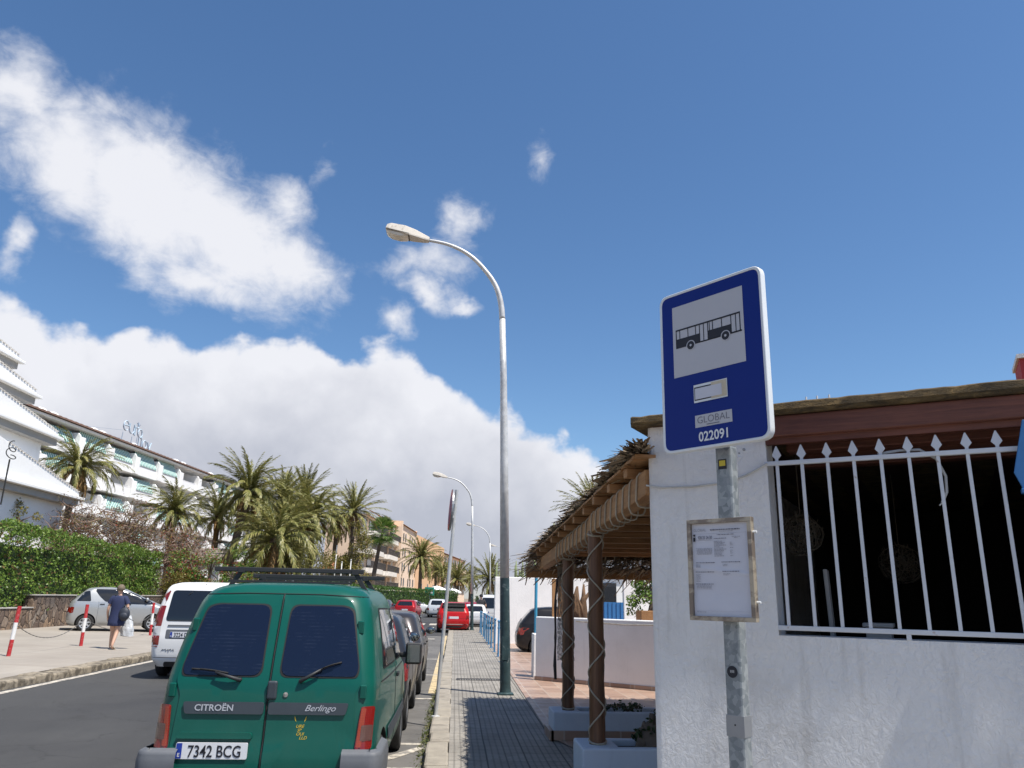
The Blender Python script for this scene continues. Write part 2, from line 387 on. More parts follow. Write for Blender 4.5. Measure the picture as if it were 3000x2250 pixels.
crk = t.voro(t.vm('ADD', p, t.vm('SCALE', t.noise(p, 2., 4., .6, 0., True), scale=.8)), .55, 'DISTANCE_TO_EDGE'); c = t.mix(t.rng(crk, 0., .012, .8, 0.), c, (.03, .028, .026))
t.put(b.inputs['Base Color'], c); b.inputs['Roughness'].default_value = .85; t.put(b.inputs['Normal'], t.bump(t.noise(p, 60., 4.), .4, .006))
M_, _o = strip('parking_lane', -2.45, -.235, .003, .003, MATS['bay_concrete'], y0=-12, y1=36.5); struct(_o)
M_, _o = strip('near_pavement', 0, 1.62, .13, .13, MATS['pavement_tiles']); struct(_o)
mb = MB().add([(1.62, -12, .13), (9, -12, .13), (9, 4.0, .13), (3.9, 8.35, .13), (1.62, 8.35, .13)], [(0, 1, 2, 3, 4)]); struct(mb.build('building_forecourt', MATS['pavement_tiles']))
M_, _o = strip('left_pavement', -24, -8.12, .48, .13, MATS['plaza_paving'], y1=130); struct(_o)
mb = MB().add([(-260, -40, .42), (-15.9, -40, .42), (-15.9, 62, .42), (-11.5, 90, .42), (-2, 130, .42), (20, 240, .42), (-60, 420, .42), (-260, 420, .42)], [tuple(range(8))]); struct(mb.build('garden_soil', MATS['earth']))
# terrace floor right of the pavement, edged with a tile step
mb = MB(); mb.add([(1.22, 12.6, .142), (1.2, 9.7, .142), (1.62, 8.0, .142), (9, 3.6, .142), (9, 29, .142), (1.34, 29, .142)], [(0, 1, 2, 3, 4, 5)])
struct(mb.build('terrace_floor', MATS['terracotta_tiles']))
mb = MB().add([(1.62, 29, .12), (30, 29, .12), (30, 70, .12), (5.5, 70, .12)], [(0, 1, 2, 3)]); struct(mb.build('car_park', MATS['concrete']))
# kerbs
def kerb(name, x0, x1, z, m, seed, y0, y1, L=1.0, jit=.016, bev=.028):
    rg = random.Random(seed); mb = MB(); y = y0
    while y < y1:
        l = L*rg.uniform(.9, 1.1); c = curve_off(y+l/2); a = math.atan2(curve_off(y+l)-curve_off(y), l)
        mb.box(((x0+x1)/2+c+rg.uniform(-jit, jit), y+l/2, z/2-.05+rg.uniform(-jit, jit)*.5), (x1-x0, l-.012, z+.1), rz=-a); y += l
    o = mb.build(name, m, bevel=bev); struct(o); return o
kerb('near_kerb', -.24, .005, .134, MATS['kerb_stone'], 3, 1.5, 110, L=.62)
kerb('far_kerb', -8.14, -7.72, .14, MATS['far_kerb_stone'], 4, 2, 120, L=.55, jit=.03, bev=.035)
# painted lines (4 mm sheets)
M_, _o = strip('edge_line', -7.62, -7.46, .005, .005, MATS['white_line'], y0=-5, y1=110); struct(_o)
M_, _o = strip('yellow_kerb_line', -.42, -.27, .008, .008, MATS['yellow_line'], y0=15.0, y1=37.0); struct(_o)
mb = MB()
for y in (5.3, 9.95, 14.2, 18.4, 23.0): mb.box2((-2.3, y, .004), (-.3, y+.11, .009))
mb.box2((-.95, 8.55, .004), (-.28, 8.66, .011)); mb.box((-.6, 9.25, .008), (.12, 1.15, .005), rz=-.5)
struct(mb.build('parking_line', MATS['white_line']))
mb = MB()
for y in (34, 52): 
    for k in range(9): mb.box((-7+k*.75+curve_off(y), y, .004), (.45, 3 if y > 40 else .4, .004))
struct(mb.build('crossing_line', MATS['white_line']))
# drain cover
mat('cast_iron', (.055, .052, .05), .6, .3, var=.3, vscale=12, bump=.3)
g = thing('drain_grate', 'dark slotted drain grate set across the grey pavement beside the kerb', 'drain grate', (.55, 16.3, .131))
mb = MB()
for i in range(17): mb.box((-.4+i*.05, 0, .003), (.024, .26, .008))
mb.build('slats', MATS['cast_iron'], g)
mb = MB(); mb.box((0, .15, .003), (.9, .03, .01)); mb.box((0, -.15, .003), (.9, .03, .01)); mb.box((-.44, 0, .004), (.03, .27, .01)); mb.box((.44, 0, .004), (.03, .27, .01)); mb.build('frame', MATS['cast_iron'], g)

# ================================================================ street lamps
mat('galvanised', (.55, .55, .54), .45, .25, var=.22, vscale=9, bump=.06, bscale=30, coord='obj')
mat('lamp_green', (.026, .054, .058), .55, var=.45, vscale=7, stain=(.22, .25, .24), sstr=.5, sscale=9, sth=(.58, .66), coord='obj', bump=.12)
mat('lamp_shell', (.52, .48, .42), .6, var=.15, vscale=8, stain=(.2, .16, .12), sstr=.6, sscale=10, sth=(.55, .7), coord='obj')
mat('lamp_lens', (.62, .58, .50), .22, var=.1, vscale=6, coord='obj', spec=.6)
mat('dark_seam', (.02, .018, .016), .7)
PTS = [(0, 0), (-.055, 1.92), (-.11, 3.97), (-.16, 5.6), (-.21, 6.78), (-.245, 7.1), (-.32, 7.38), (-.42, 7.58), (-.56, 7.77), (-.74, 7.97), (-.94, 8.13), (-1.17, 8.25), (-1.42, 8.33), (-1.74, 8.38)]
def lamp(loc, label):
    t_ = thing('street_lamp', label, 'street lamp', loc, 0, 'street lamps along the pavement')
    mb = MB(); mb.tube([(0, 0, 0), (-.028, 0, 1.0), (-.055, 0, 1.92)], [.092, .088, .083], 20)
    mb.lathe([(.14, 0), (.14, .025), (.1, .04), (.094, .12)], 20, cap=False); mb.box((0, 0, .012), (.27, .27, .02)); mb.build('pole_base', MATS['lamp_green'], t_, True, auto=40)
    d_ = MB(); d_.tube([(-.0035-.088*.6, -.070, .55), (-.02-.088*.6, -.069, .95)], .006, 4); d_.box((-.02, -.090, .75), (.11, .008, .38)); d_.build('inspection_hatch', MATS['lamp_green'], t_)
    mb = MB(); mb.tube([(-.055, 0, 1.921)]+[(x, 0, z) for x, z in PTS[2:5]], [.083, .075, .064, .058], 18); mb.build('pole', MATS['galvanised'], t_, True)
    # arm: smoothed bend
    pp = PTS[4:]; sm = []
    for i in range(len(pp)-1):
        p0 = pp[max(i-1, 0)]; p1 = pp[i]; p2 = pp[i+1]; p3 = pp[min(i+2, len(pp)-1)]
        for k in range(4):
            u = k/4; f = lambda a: .5*((2*p1[a])+(-p0[a]+p2[a])*u+(2*p0[a]-5*p1[a]+4*p2[a]-p3[a])*u*u+(-p0[a]+3*p1[a]-3*p2[a]+p3[a])*u**3)
            sm.append((f(0), 0, f(1)))
    sm.append((pp[-1][0], 0, pp[-1][1]))
    mb = MB(); k = len(sm); mb.tube(sm, [.058-.028*i/(k-1) for i in range(k)], 14); mb.build('arm', MATS['galvanised'], t_, True)
    # luminaire: ridged shell over a bowl
    a = R(12); M = Matrix.Translation((-1.70, 0, 8.385)) @ Matrix.Rotation(a, 4, 'Y') @ Matrix.Rotation(pi, 4, 'Z')
    S = [(0, .055, .05, -.045), (.1, .085, .075, -.055), (.3, .135, .125, -.06), (.52, .165, .155, -.06), (.80, .165, .13, -.05), (.87, .145, .085, -.04)]
    vs = []
    for x, hw, zt, zb in S: vs += [(x, -hw, zb), (x, -hw*.97, zb+.035), (x, -hw*.72, zt*.82), (x, -hw*.3, zt), (x, hw*.3, zt), (x, hw*.72, zt*.82), (x, hw*.97, zb+.035), (x, hw, zb)]
    k = 8; fs = [(i*k+j, i*k+(j+1) % k, (i+1)*k+(j+1) % k, (i+1)*k+j) for i in range(len(S)-1) for j in range(k)]+[tuple(range(k-1, -1, -1)), tuple((len(S)-1)*k+j for j in range(k))]
    mb = MB(M); mb.add(vs, fs); h = mb.build('lamp_head', MATS['lamp_shell'], t_, bevel=.008)
    mb = MB(M)
    mb.add([(x, y, z) for x, hw, zz in [(.40, .12, -.066), (.43, .135, -.10), (.55, .145, -.135), (.72, .14, -.135), (.82, .13, -.10), (.85, .12, -.06)] for y, z in [(-hw, -.062), (-hw*.93, zz*.8-.01), (-hw*.5, zz), (hw*.5, zz), (hw*.93, zz*.8-.01), (hw, -.062)]],
        [(i*6+j, (i+1)*6+j, (i+1)*6+j+1, i*6+j+1) for i in range(5) for j in range(5)]+[tuple(range(6)), tuple(range(35, 29, -1))])
    mb.build('lens', MATS['lamp_lens'], h, True, auto=50)
    mb = MB(M); mb.box((.395, 0, -.066), (.012, .27, .012)); mb.box((.62, -.168, -.045), (.46, .006, .01)); mb.box((.62, .168, -.045), (.46, .006, .01)); mb.build('seam', MATS['dark_seam'], h)
    return t_
L0 = lamp((.92, 13.9, .13), 'nearest and tallest curved street lamp with dark green base beside the shaded pavement')
for loc, lb, rz in [((.92, 40.6, .13), 'second curved street lamp, by the red convertible on the pavement', R(0)), ((3.2, 71, .13), 'third street lamp down the road, between the second lamp and the white wall', R(-8)), ((6.6, 99, .13), 'fourth street lamp, small and partly hidden behind the nearest lamp pole', R(-14)), ((14.5, 134, .13), 'farthest tiny street lamp seen low beside the nearest lamp pole', R(-18))]:
    dup(L0, loc, rz, .92 if loc[1] < 50 else .95, lb)

# ================================================================ no-parking sign seen edge-on
mat('sign_red', (.62, .03, .04), .4, coord='obj'); mat('sign_blue', (.003, .022, .20), .42, var=.06, vscale=2, coord='obj', spec=.22)
mat('sign_back', (.33, .34, .35), .45, .6, coord='obj'); mat('sign_white', (.74, .75, .76), .45, var=.05, coord='obj')
ns = thing('traffic_sign', 'thin grey pole with a round red sign seen edge-on, leaning at the kerb', 'traffic sign', (-.20, 11.3, .13))
lean = [(0, 0, 0), (.085, 0, 1.55), (.17, 0, 3.1)]
mb = MB(); mb.tube(lean, .026, 12); mb.lathe([(.06, 0), (.06, .012), (.03, .02)], 12); mb.build('pole', MATS['galvanised'], ns, True, auto=50)
Q = Matrix.Translation((.115, -.012, 2.80)) @ Matrix.Rotation(R(3.3), 4, 'Y') @ Matrix.Rotation(R(4.2), 4, 'Z') @ Matrix.Rotation(R(-90), 4, 'Y')
mb = MB(Q); mb.lathe([(.001, 0), (.29, 0), (.30, .004), (.30, .03), (.285, .034)], 36); mb.k = 1; mb.lathe([(.30, .0345), (.215, .035)], 36); mb.k = 2; mb.lathe([(.215, .0345), (.001, .035)], 36)
mb.k = 1; mb.box((0, 0, .036), (.44, .06, .003), rz=R(45)); mb.build('sign_disc', [MATS['sign_back'], MATS['sign_red'], MATS['sign_blue']], ns)
mb = MB(Q); mb.box((.1, 0, -.012), (.03, .07, .03)); mb.box((-.1, 0, -.012), (.03, .07, .03)); mb.build('clamp', MATS['galvanised'], ns)

# ================================================================ bollards
mat('bollard_blue', (.06, .20, .36), .45, var=.2, vscale=8, stain=(.35, .37, .38), sstr=.6, sscale=14, sth=(.55, .65), coord='obj')
def lab_post(i):
    L_ = ['nearest blue metal post just left of the lamp pole', 'second blue metal post from the lamp pole', 'third blue metal post from the lamp pole', 'fourth blue metal post along the pavement edge', 'fifth blue metal post along the pavement edge', 'sixth blue metal post along the pavement edge',
          'seventh blue metal post, ahead of the white wall corner', 'eighth blue metal post, by the parked white van', 'ninth blue metal post, next to last before the people', 'farthest blue metal post in the pavement row']
    return L_[i]
P0 = None
rg = random.Random(8)
for i in range(10):
    loc = (1.26+rg.uniform(-.02, .02), 20.8+i*1.9, .13)
    if P0 is None:
        P0 = thing('blue_post', lab_post(0), 'post', loc, 0, 'blue posts along the pavement edge')
        mb = MB(); mb.tube([(0, 0, 0), (0, 0, .92)], .028, 14); mb.lathe([(.028, .74), (.036, .745), (.036, .79), (.028, .795)], 14); mb.build('shaft', MATS['bollard_blue'], P0, True, auto=50)
        mb = MB(); mb.ball((0, 0, .945), .042, 14, 8); mb.build('cap', MATS['bollard_blue'], P0, True)
        mb = MB(); mb.lathe([(.001, .012), (.07, .012), (.07, 0)], 14); mb.build('foot', MATS['bollard_blue'], P0)
    else: dup(P0, loc, rg.uniform(0, 6), 1., lab_post(i))
mat('post_red', (.45, .02, .025), .5, var=.15, vscale=6, coord='obj', stain=(.5, .35, .33), sstr=.4, sscale=20); mat('post_white', (.75, .74, .72), .5, var=.08, vscale=6, coord='obj')
def redpost(loc, lab, tilt):
    o = thing('striped_post', lab, 'post', loc, 0, 'red and white posts on the far pavement')
    sh = Matrix.Rotation(tilt, 4, 'Y')
    for z0, z1, mn, nm in ((0, .37, 'post_red', 'red_band'), (.37, .75, 'post_white', 'white_band'), (.75, 1.12, 'post_red', 'red_band')):
        mb = MB(sh); mb.tube([(0, 0, z0), (0, 0, z1)], .045, 16, cap=True); mb.build(nm, MATS[mn], o, True, auto=50)
    return o
def gz(x): return .13+max(0, -8.12-x)*.35/15.88
redpost((-10.3, 19.6, gz(-10.3)), 'red and white striped post at the left edge of the photo', R(2.5)); redpost((-10.4, 23.4, gz(-10.4)), 'red and white striped post in front of the silver car rear wheel', 0); redpost((-10.75, 29.4, gz(-10.7)), 'red and white striped post hidden partly by the white van tail light', R(-1))
mat('chain_grey', (.16, .15, .14), .6, .4)
def chain(a, b, lab):
    a, b = Vector(a), Vector(b); mb = MB(); n = 40
    pts = [a.lerp(b, i/n)+Vector((0, 0, -.42*4*(i/n)*(1-i/n))) for i in range(n+1)]
    for i in range(n):
        d = (pts[i+1]-pts[i]); mb.tube([pts[i]-d*.1, pts[i+1]+d*.1], .007 if i % 2 else .011, 5)
    o = mb.build('chain', MATS['chain_grey']); tag(o, lab, 'chain', 'chains between the striped posts')
chain((-10.3, 19.6, .92), (-10.4, 23.4, .92), 'slack chain hanging between the two nearest striped posts'); chain((-10.4, 23.4, .92), (-10.75, 29.4, .95), 'slack chain running behind the walking woman to the third striped post')

# ================================================================ bus stop
m, t, b = newmat('zinc_pole'); p = objc(t)
v1 = t.voro(t.vm('ADD', p, t.vm('SCALE', t.noise(p, 25., 3., .6, 0., True), scale=.02)), 34., 'F1', 'Color'); s_ = t.new('ShaderNodeSeparateColor'); t.put(s_.inputs[0], v1)
c = t.ramp(s_.outputs[0], [(0, (.19, .215, .225)), (.5, (.25, .275, .285)), (1, (.35, .375, .38))])
c = t.mix(t.rng(t.noise(p, 9., 6., .7), .55, .7, 0, .5), c, (.45, .46, .44))
t.put(b.inputs['Base Color'], c); b.inputs['Metallic'].default_value = .35; t.put(b.inputs['Roughness'], t.rng(s_.outputs[1], 0, 1, .45, .62))
m, t, b = newmat('brass_frame'); p = objc(t)
c = t.mix(t.rng(t.noise(t.map(p, (5, 5, 9)), 1.6, 4., .6), .46, .56), (.22, .18, .145), (.44, .38, .29))
t.put(b.inputs['Base Color'], c); b.inputs['Metallic'].default_value = .4; b.inputs['Roughness'].default_value = .42
mat('reflective_grey', (.50, .50, .52), .5, var=.05, vscale=2, coord='obj', bump=.05, bscale=300); mat('ink', (.012, .013, .02), .55, coord='obj'); mat('rim_white', (.72, .74, .74), .35, .1, var=.06, coord='obj')
mat('paper', (.60, .60, .645), .45, var=.06, vscale=4, coord='obj', bump=.25, bscale=9, bdist=.02); mat('print_grey', (.14, .14, .17), .6, coord='obj'); mat('print_light', (.30, .30, .33), .6, coord='obj'); mat('old_card', (.58, .50, .36), .6, var=.15, vscale=20, coord='obj')
mat('sticker_yellow', (.6, .47, .03), .5, coord='obj')
A_ = R(-48.1); bs = thing('bus_stop', 'bus stop with blue bus sign numbered 022091 and framed timetable on a galvanised post', 'bus stop', (1.445, 4.075, .13), A_)
BI = bs.matrix_basis.inverted()
shz = Matrix.Identity(4); shz[0][2] = .009; shz[1][2] = .0
mb = MB(shz); mb.box((0, 0, 1.2), (.096, .075, 2.4)); mb.build('pole', MATS['zinc_pole'], bs, bevel=.012)
mb = MB(shz); mb.box((0, 0, .012), (.2, .18, .024)); mb.build('base_plate', MATS['zinc_pole'], bs)
mb = MB(shz); mb.box((0, 0, .98), (.1, .079, .1)); mb.k = 1; mb.box((0, -.0405, .985), (.008, .002, .008)); mb.build('repair_band', [MATS['sign_back'], MATS['ink']], bs, bevel=.002)
mb = MB(shz @ Matrix.Translation((-.003, -.0385, 1.235)) @ Matrix.Rotation(R(90), 4, 'X')); mb.prism([(.029*math.cos(2*pi*i/24), .029*math.sin(2*pi*i/24)) for i in range(24)], 0, .001); mb.k = 1
for q in range(3): mb.box((-.008+q*.008, .002, .0012), (.006, .013, .0006))
mb.build('round_sticker', [MATS['ink'], MATS['sign_back']], bs)
mb = MB(shz); mb.box((-.005, -.0382, 2.30), (.05, .001, .055)); mb.k = 1; mb.box((-.005, -.039, 2.305), (.036, .001, .03)); mb.build('small_sticker', [MATS['ink'], MATS['sticker_yellow']], bs)
# sign: local frame on the face, x right, y up, z towards the viewer
sc0 = Vector((1.365, 3.96, 2.985)); sa = R(-53.75); W_, H_ = .685, .955
e = Vector((math.cos(sa), math.sin(sa), 0)); u = (Vector((0, 0, 1))+e*.008).normalized(); nn = e.cross(u)
SF = Matrix((e, u, nn)).transposed().to_4x4(); SF.translation = sc0; SF = BI @ SF
rr = lambda w_, h_, r, n=7: rnd_poly([(-w_/2, -h_/2), (w_/2, -h_/2), (w_/2, h_/2), (-w_/2, h_/2)], r, n)
mb = MB(SF); mb.prism(rr(W_-.03, H_-.03, .05), -.022, .0015); sp_ = mb.build('sign_panel', MATS['sign_blue'], bs)
mb = MB(SF); o_ = rr(W_, H_, .06); i_ = rr(W_-.034, H_-.034, .048); n = len(o_)
mb.add([(x, y, -.04) for x, y in o_]+[(x, y, .004) for x, y in o_]+[(x, y, .004) for x, y in i_]+[(x, y, -.04) for x, y in i_],
       [(k*n+i, k*n+(i+1) % n, ((k+1) % 4)*n+(i+1) % n, ((k+1) % 4)*n+i) for k in range(4) for i in range(n)]); mb.build('rim', MATS['rim_white'], sp_, True, auto=40, bevel=.004)
px = lambda fx: (fx-.5)*W_
py = lambda fy: (.5-fy)*H_
def rect(mb, x0, y0, x1, y1, z):  # fractions of the panel
    mb.add([(px(x0), py(y1), z), (px(x1), py(y1), z), (px(x1), py(y0), z), (px(x0), py(y0), z)], [(0, 1, 2, 3)])
mb = MB(SF); rect(mb, .135, .093, .828, .545, .003); mb.build('pictogram_field', MATS['reflective_grey'], sp_)
fx = lambda a: .135+a*.693
fy = lambda a: .093+a*.452
bus = MB(SF); F_ = lambda m_, x0, y0, x1, y1, z=.0042: rect(m_, fx(x0), fy(y0), fx(x1), fy(y1), z)
F_(bus, .045, .335, .955, .357); F_(bus, .045, .335, .058, .595); F_(bus, .944, .335, .957, .60)
bus.add([(px(fx(a)), py(fy(b_)), .0042) for a, b_ in [(.045, .47), (.395, .47), (.395, .585), (.835, .585), (.835, .60), (.972, .60), (.972, .575), (.955, .57), (.955, .60), (.60, .60), (.045, .60)]], [(10, 9, 3, 2, 1, 0)])
F_(bus, .512, .468, .835, .60); F_(bus, .395, .583, .515, .60); F_(bus, .83, .578, .972, .60)
for x in (.105, .226, .338, .395, .452, .512, .535, .58, .706, .832, .895): F_(bus, x-.005, .35, x+.006, .60 if x in (.395, .452, .512, .832, .895) else .475)
bus.build('bus_pictogram', MATS['ink'], sp_)
wh = MB(SF); ho = MB(SF)
for cx in (.262, .752):
    c0 = (px(fx(cx)), py(fy(.60))); r_ = .052*.693*W_
    wh.add([(c0[0]+r_*1.22*math.cos(2*pi*i/28), c0[1]+r_*1.22*math.sin(2*pi*i/28), .0048) for i in range(28)], [tuple(range(28))])
    wh.k = 1; wh.add([(c0[0]+r_*math.cos(2*pi*i/28), c0[1]+r_*math.sin(2*pi*i/28), .0054) for i in range(28)], [tuple(range(28))])
    wh.k = 0; wh.add([(c0[0]+r_*.3*math.cos(2*pi*i/16), c0[1]+r_*.3*math.sin(2*pi*i/16), .006) for i in range(16)], [tuple(range(16))])
wh.build('pictogram_wheels', [MATS['reflective_grey'], MATS['ink']], sp_)
mb = MB(SF); rect(mb, .33, .617, .65, .725, .006); mb.build('card_holder', MATS['rim_white'], sp_)
mb = MB(SF); rect(mb, .337, .632, .50, .712, .0075); mb.k = 1; rect(mb, .50, .622, .643, .718, .0075); mb.k = 2; rect(mb, .345, .640, .60, .706, .009); mb.build('old_card', [MATS['ink'], MATS['old_card'], MATS['paper']], sp_)
mb = MB(SF); rect(mb, .33, .80, .678, .872, .003); gp = mb.build('operator_plate', MATS['reflective_grey'], sp_)
def words(txt, x, y, size, m, parent, name, z=.0045, xs=1., off=0., shear=0., M=SF, align='CENTER'):
    vs, fs = text_geo(txt, size, shear, off, xs, align); mb = MB(M); mb.add([(a+x, b_+y, z) for a, b_ in vs], fs); return mb.build(name, m, parent)
words('GLOBAL', px(.503), py(.85), .056, MATS['print_grey'], gp, 'lettering', xs=1.0, off=-.0006)
mb = MB(SF); rect(mb, .44, .859, .56, .864, .0045); mb.build('small_print', MATS['print_grey'], gp)
words('022091', px(.505), py(.955), .074, MATS['sign_white'], sp_, 'stop_number', xs=.90, off=.0016)
mb = MB(SF); mb.box((.03, -.30, -.05), (.3, .04, .03)); mb.box((.03, .25, -.05), (.3, .04, .03)); mb.build('bracket', MATS['sign_back'], sp_)
mb = MB(SF); mb.ball((.16, -H_/2-.03, -.03), .008, 8, 6); mb.ball((.13, -H_/2-.045, -.03), .006, 8, 6); mb.build('bolt', MATS['sign_back'], sp_)
# timetable case
tc0 = Vector((1.383, 4.025, 1.872)); ta = A_; W2, H2 = .377, .523
e = Vector((math.cos(ta), math.sin(ta), 0)); u = (Vector((0, 0, 1))+e*.006).normalized(); nn = e.cross(u)
TF = Matrix((e, u, nn)).transposed().to_4x4(); TF.translation = tc0; TF = BI @ TF
mb = MB(TF); fr = .023
for a, b_, c_, d_ in ((-W2/2, -H2/2, W2/2, -H2/2+fr), (-W2/2, H2/2-fr, W2/2, H2/2), (-W2/2, -H2/2+fr, -W2/2+fr, H2/2-fr), (W2/2-fr, -H2/2+fr, W2/2, H2/2-fr)): mb.box2((a, b_, -.022), (c_, d_, .012))
tt = mb.build('timetable_case', MATS['brass_frame'], bs, bevel=.0015)
mb = MB(TF); mb.box((0, 0, -.018), (W2-.004, H2-.004, .02)); mb.build('back_plate', MATS['sign_back'], tt)
mb = MB(TF); w3, h3 = W2-2*fr, H2-2*fr
mb.grid(lambda i, j: ((i-.5)*w3, (j-.5)*h3, -.006+.0022*math.sin(j*13+i*1.6)*(1-j)**1.2+(.004*math.exp(-((j-.52+.08*i)/.018)**2))), 14, 60); pp_ = mb.build('poster', MATS['paper'], tt, True)
mb = MB(TF); mb2 = MB(TF); rg = random.Random(5)
zz = .0
X = lambda a: (a-.5)*w3
Y = lambda a: (.5-a)*h3
def ln(m_, x0, x1, y, h=.005): m_.add([(X(x0), Y(y+h/2), zz), (X(x1), Y(y+h/2), zz), (X(x1), Y(y-h/2), zz), (X(x0), Y(y-h/2), zz)], [(0, 1, 2, 3)])
def words_ln(m_, x0, x1, y, h=.005):
    x = x0
    while x < x1:
        l = rg.uniform(.012, .045); ln(m_, x, min(x+l, x1), y+rg.uniform(-.0005, .0005), h*rg.uniform(.8, 1.1)); x += l+.008
words_ln(mb, .34, .86, .072, .013); words_ln(mb2, .50, .74, .092, .006); ln(mb2, .02, .97, .112, .0018); words_ln(mb, .46, .76, .128, .007)
ln(mb2, .08, .36, .183, .003); words_ln(mb, .40, .62, .168, .008); words_ln(mb2, .72, .86, .155, .006); words_ln(mb2, .76, .82, .168, .006)
for k in range(12): words_ln(mb2, .40, rg.uniform(.5, .62), .20+k*.0145, .0065); 
for k in range(12):
    if rg.random() < .6: words_ln(mb2, .68, rg.uniform(.7, .74), .20+k*.0145, .006)
for k in range(6): words_ln(mb2, .06+rg.uniform(0, .04), .36, .275+k*.012, .006)
for x0, x1, y in ((.06, .40, .43), (.52, .84, .425), (.05, .38, .53), (.53, .82, .525), (.05, .36, .66)): words_ln(mb, x0, x1, y, .008)
for y in (.452, .465, .477): words_ln(mb2, .06, .14, y, .006)
for y in (.452, .465): words_ln(mb2, .54, .62, y, .006)
for k in range(7): words_ln(mb2, .06, rg.uniform(.1, .14), .555+k*.0125, .005)
for k in range(2): words_ln(mb2, .54, .66-.03*k, .55+k*.0125, .005)
for y in (.678, .69, .702): words_ln(mb2, .06, .33, y, .006)
ln(mb2, .04, .34, .715, .0015); ln(mb2, .05, .96, .945, .0012); words_ln(mb2, .05, .22, .958, .005)
mb.build('lettering', MATS['print_grey'], pp_); mb2.build('lettering', MATS['print_light'], pp_)
words('GLOBAL', X(.15), Y(.085), .021, MATS['print_light'], pp_, 'poster_logo', z=0., M=TF)
words('928 25 24 30', X(.24), Y(.171), .0235, MATS['print_grey'], pp_, 'poster_phone', z=0., M=TF, xs=.68, off=.0004)
mb = MB(TF); mb.box((X(.045), Y(.172), 0), (.012, .022, .0006)); mb.ball((X(.045), Y(.128), 0), (.006, .006, .0005), 10, 4); mb.build('information_mark', MATS['ink'], pp_)
mb = MB(TF)
for y in (.185, -.165): mb.lathe([(.001, .02), (.006, .02), (.006, -.004)], 8, M=Matrix.Translation((W2/2, y, -.01)) @ Matrix.Rotation(R(90), 4, 'Y'))
mb.lathe([(.001, .012), (.005, .012), (.005, -.004)], 8, M=Matrix.Translation((-W2/2, .17, -.01)) @ Matrix.Rotation(R(-90), 4, 'Y')); mb.build('screw', MATS['rim_white'], tt)

# ================================================================ vehicles
m, t, b = newmat('car_glass'); b.inputs['Base Color'].default_value = (.012, .014, .018, 1); b.inputs['Roughness'].default_value = .04; b.inputs['Specular IOR Level'].default_value = .7
m, t, b = newmat('van_rear_glass'); p = objc(t)
lines = gridmask(t, t.vm('ADD', p, t.vm('SCALE', t.noise(p, 9., 3., .6, 0., True), scale=.004)), .026, .006, ax=(2,))
t.put(b.inputs['Base Color'], t.mix(t.m('MULTIPLY', lines, t.rng(t.noise(p, 5., 5., .75), .5, .75, .0, .38)), (.006, .010, .026), (.05, .06, .09)))
t.put(b.inputs['Roughness'], t.rng(t.noise(p, 4., 5., .7), .4, .7, .06, .16)); b.inputs['Specular IOR Level'].default_value = .55
mat('rubber', (.018, .018, .018), .85, var=.2, vscale=10, coord='obj', bump=.1); mat('black_plastic', (.022, .023, .025), .55, var=.15, vscale=8, coord='obj'); mat('grey_plastic', (.105, .112, .125), .6, var=.14, vscale=7, coord='obj', bump=.05, bscale=200)
mat('strip_plastic', (.035, .045, .055), .55, var=.12, vscale=6, coord='obj'); mat('alloy', (.52, .53, .54), .3, .6, var=.08, coord='obj'); mat('chrome', (.7, .7, .7), .15, 1., var=.02, coord='obj')
def lens(name, col, rough=.18):
    m, t, b = newmat(name); p = objc(t); g = gridmask(t, p, .017, .006, ax=(0, 2))
    t.put(b.inputs['Base Color'], t.mix(t.m('MULTIPLY', g, .4), col, tuple(x*.55 for x in col))); b.inputs['Roughness'].default_value = rough; b.inputs['Coat Weight'].default_value = .5; b.inputs['Coat Roughness'].default_value = .05
lens('lamp_red', (.22, .010, .006)); lens('lamp_amber_red', (.30, .032, .008)); lens('lamp_smoke', (.12, .06, .05)); lens('lamp_clear', (.6, .6, .6), .1)
mat('plate_white', (.66, .67, .69), .42, var=.05, coord='obj'); mat('plate_blue', (.012, .04, .30), .45, coord='obj'); mat('seam_black', (.008, .008, .008), .7, coord='obj'); mat('mirror_glass', (.25, .28, .28), .05, .9, var=.05, coord='obj'); mat('soft_top', (.025, .024, .024), .85, var=.2, vscale=20, coord='obj', bump=.2); mat('letter_silver', (.50, .51, .53), .35, .5, var=.05, coord='obj')

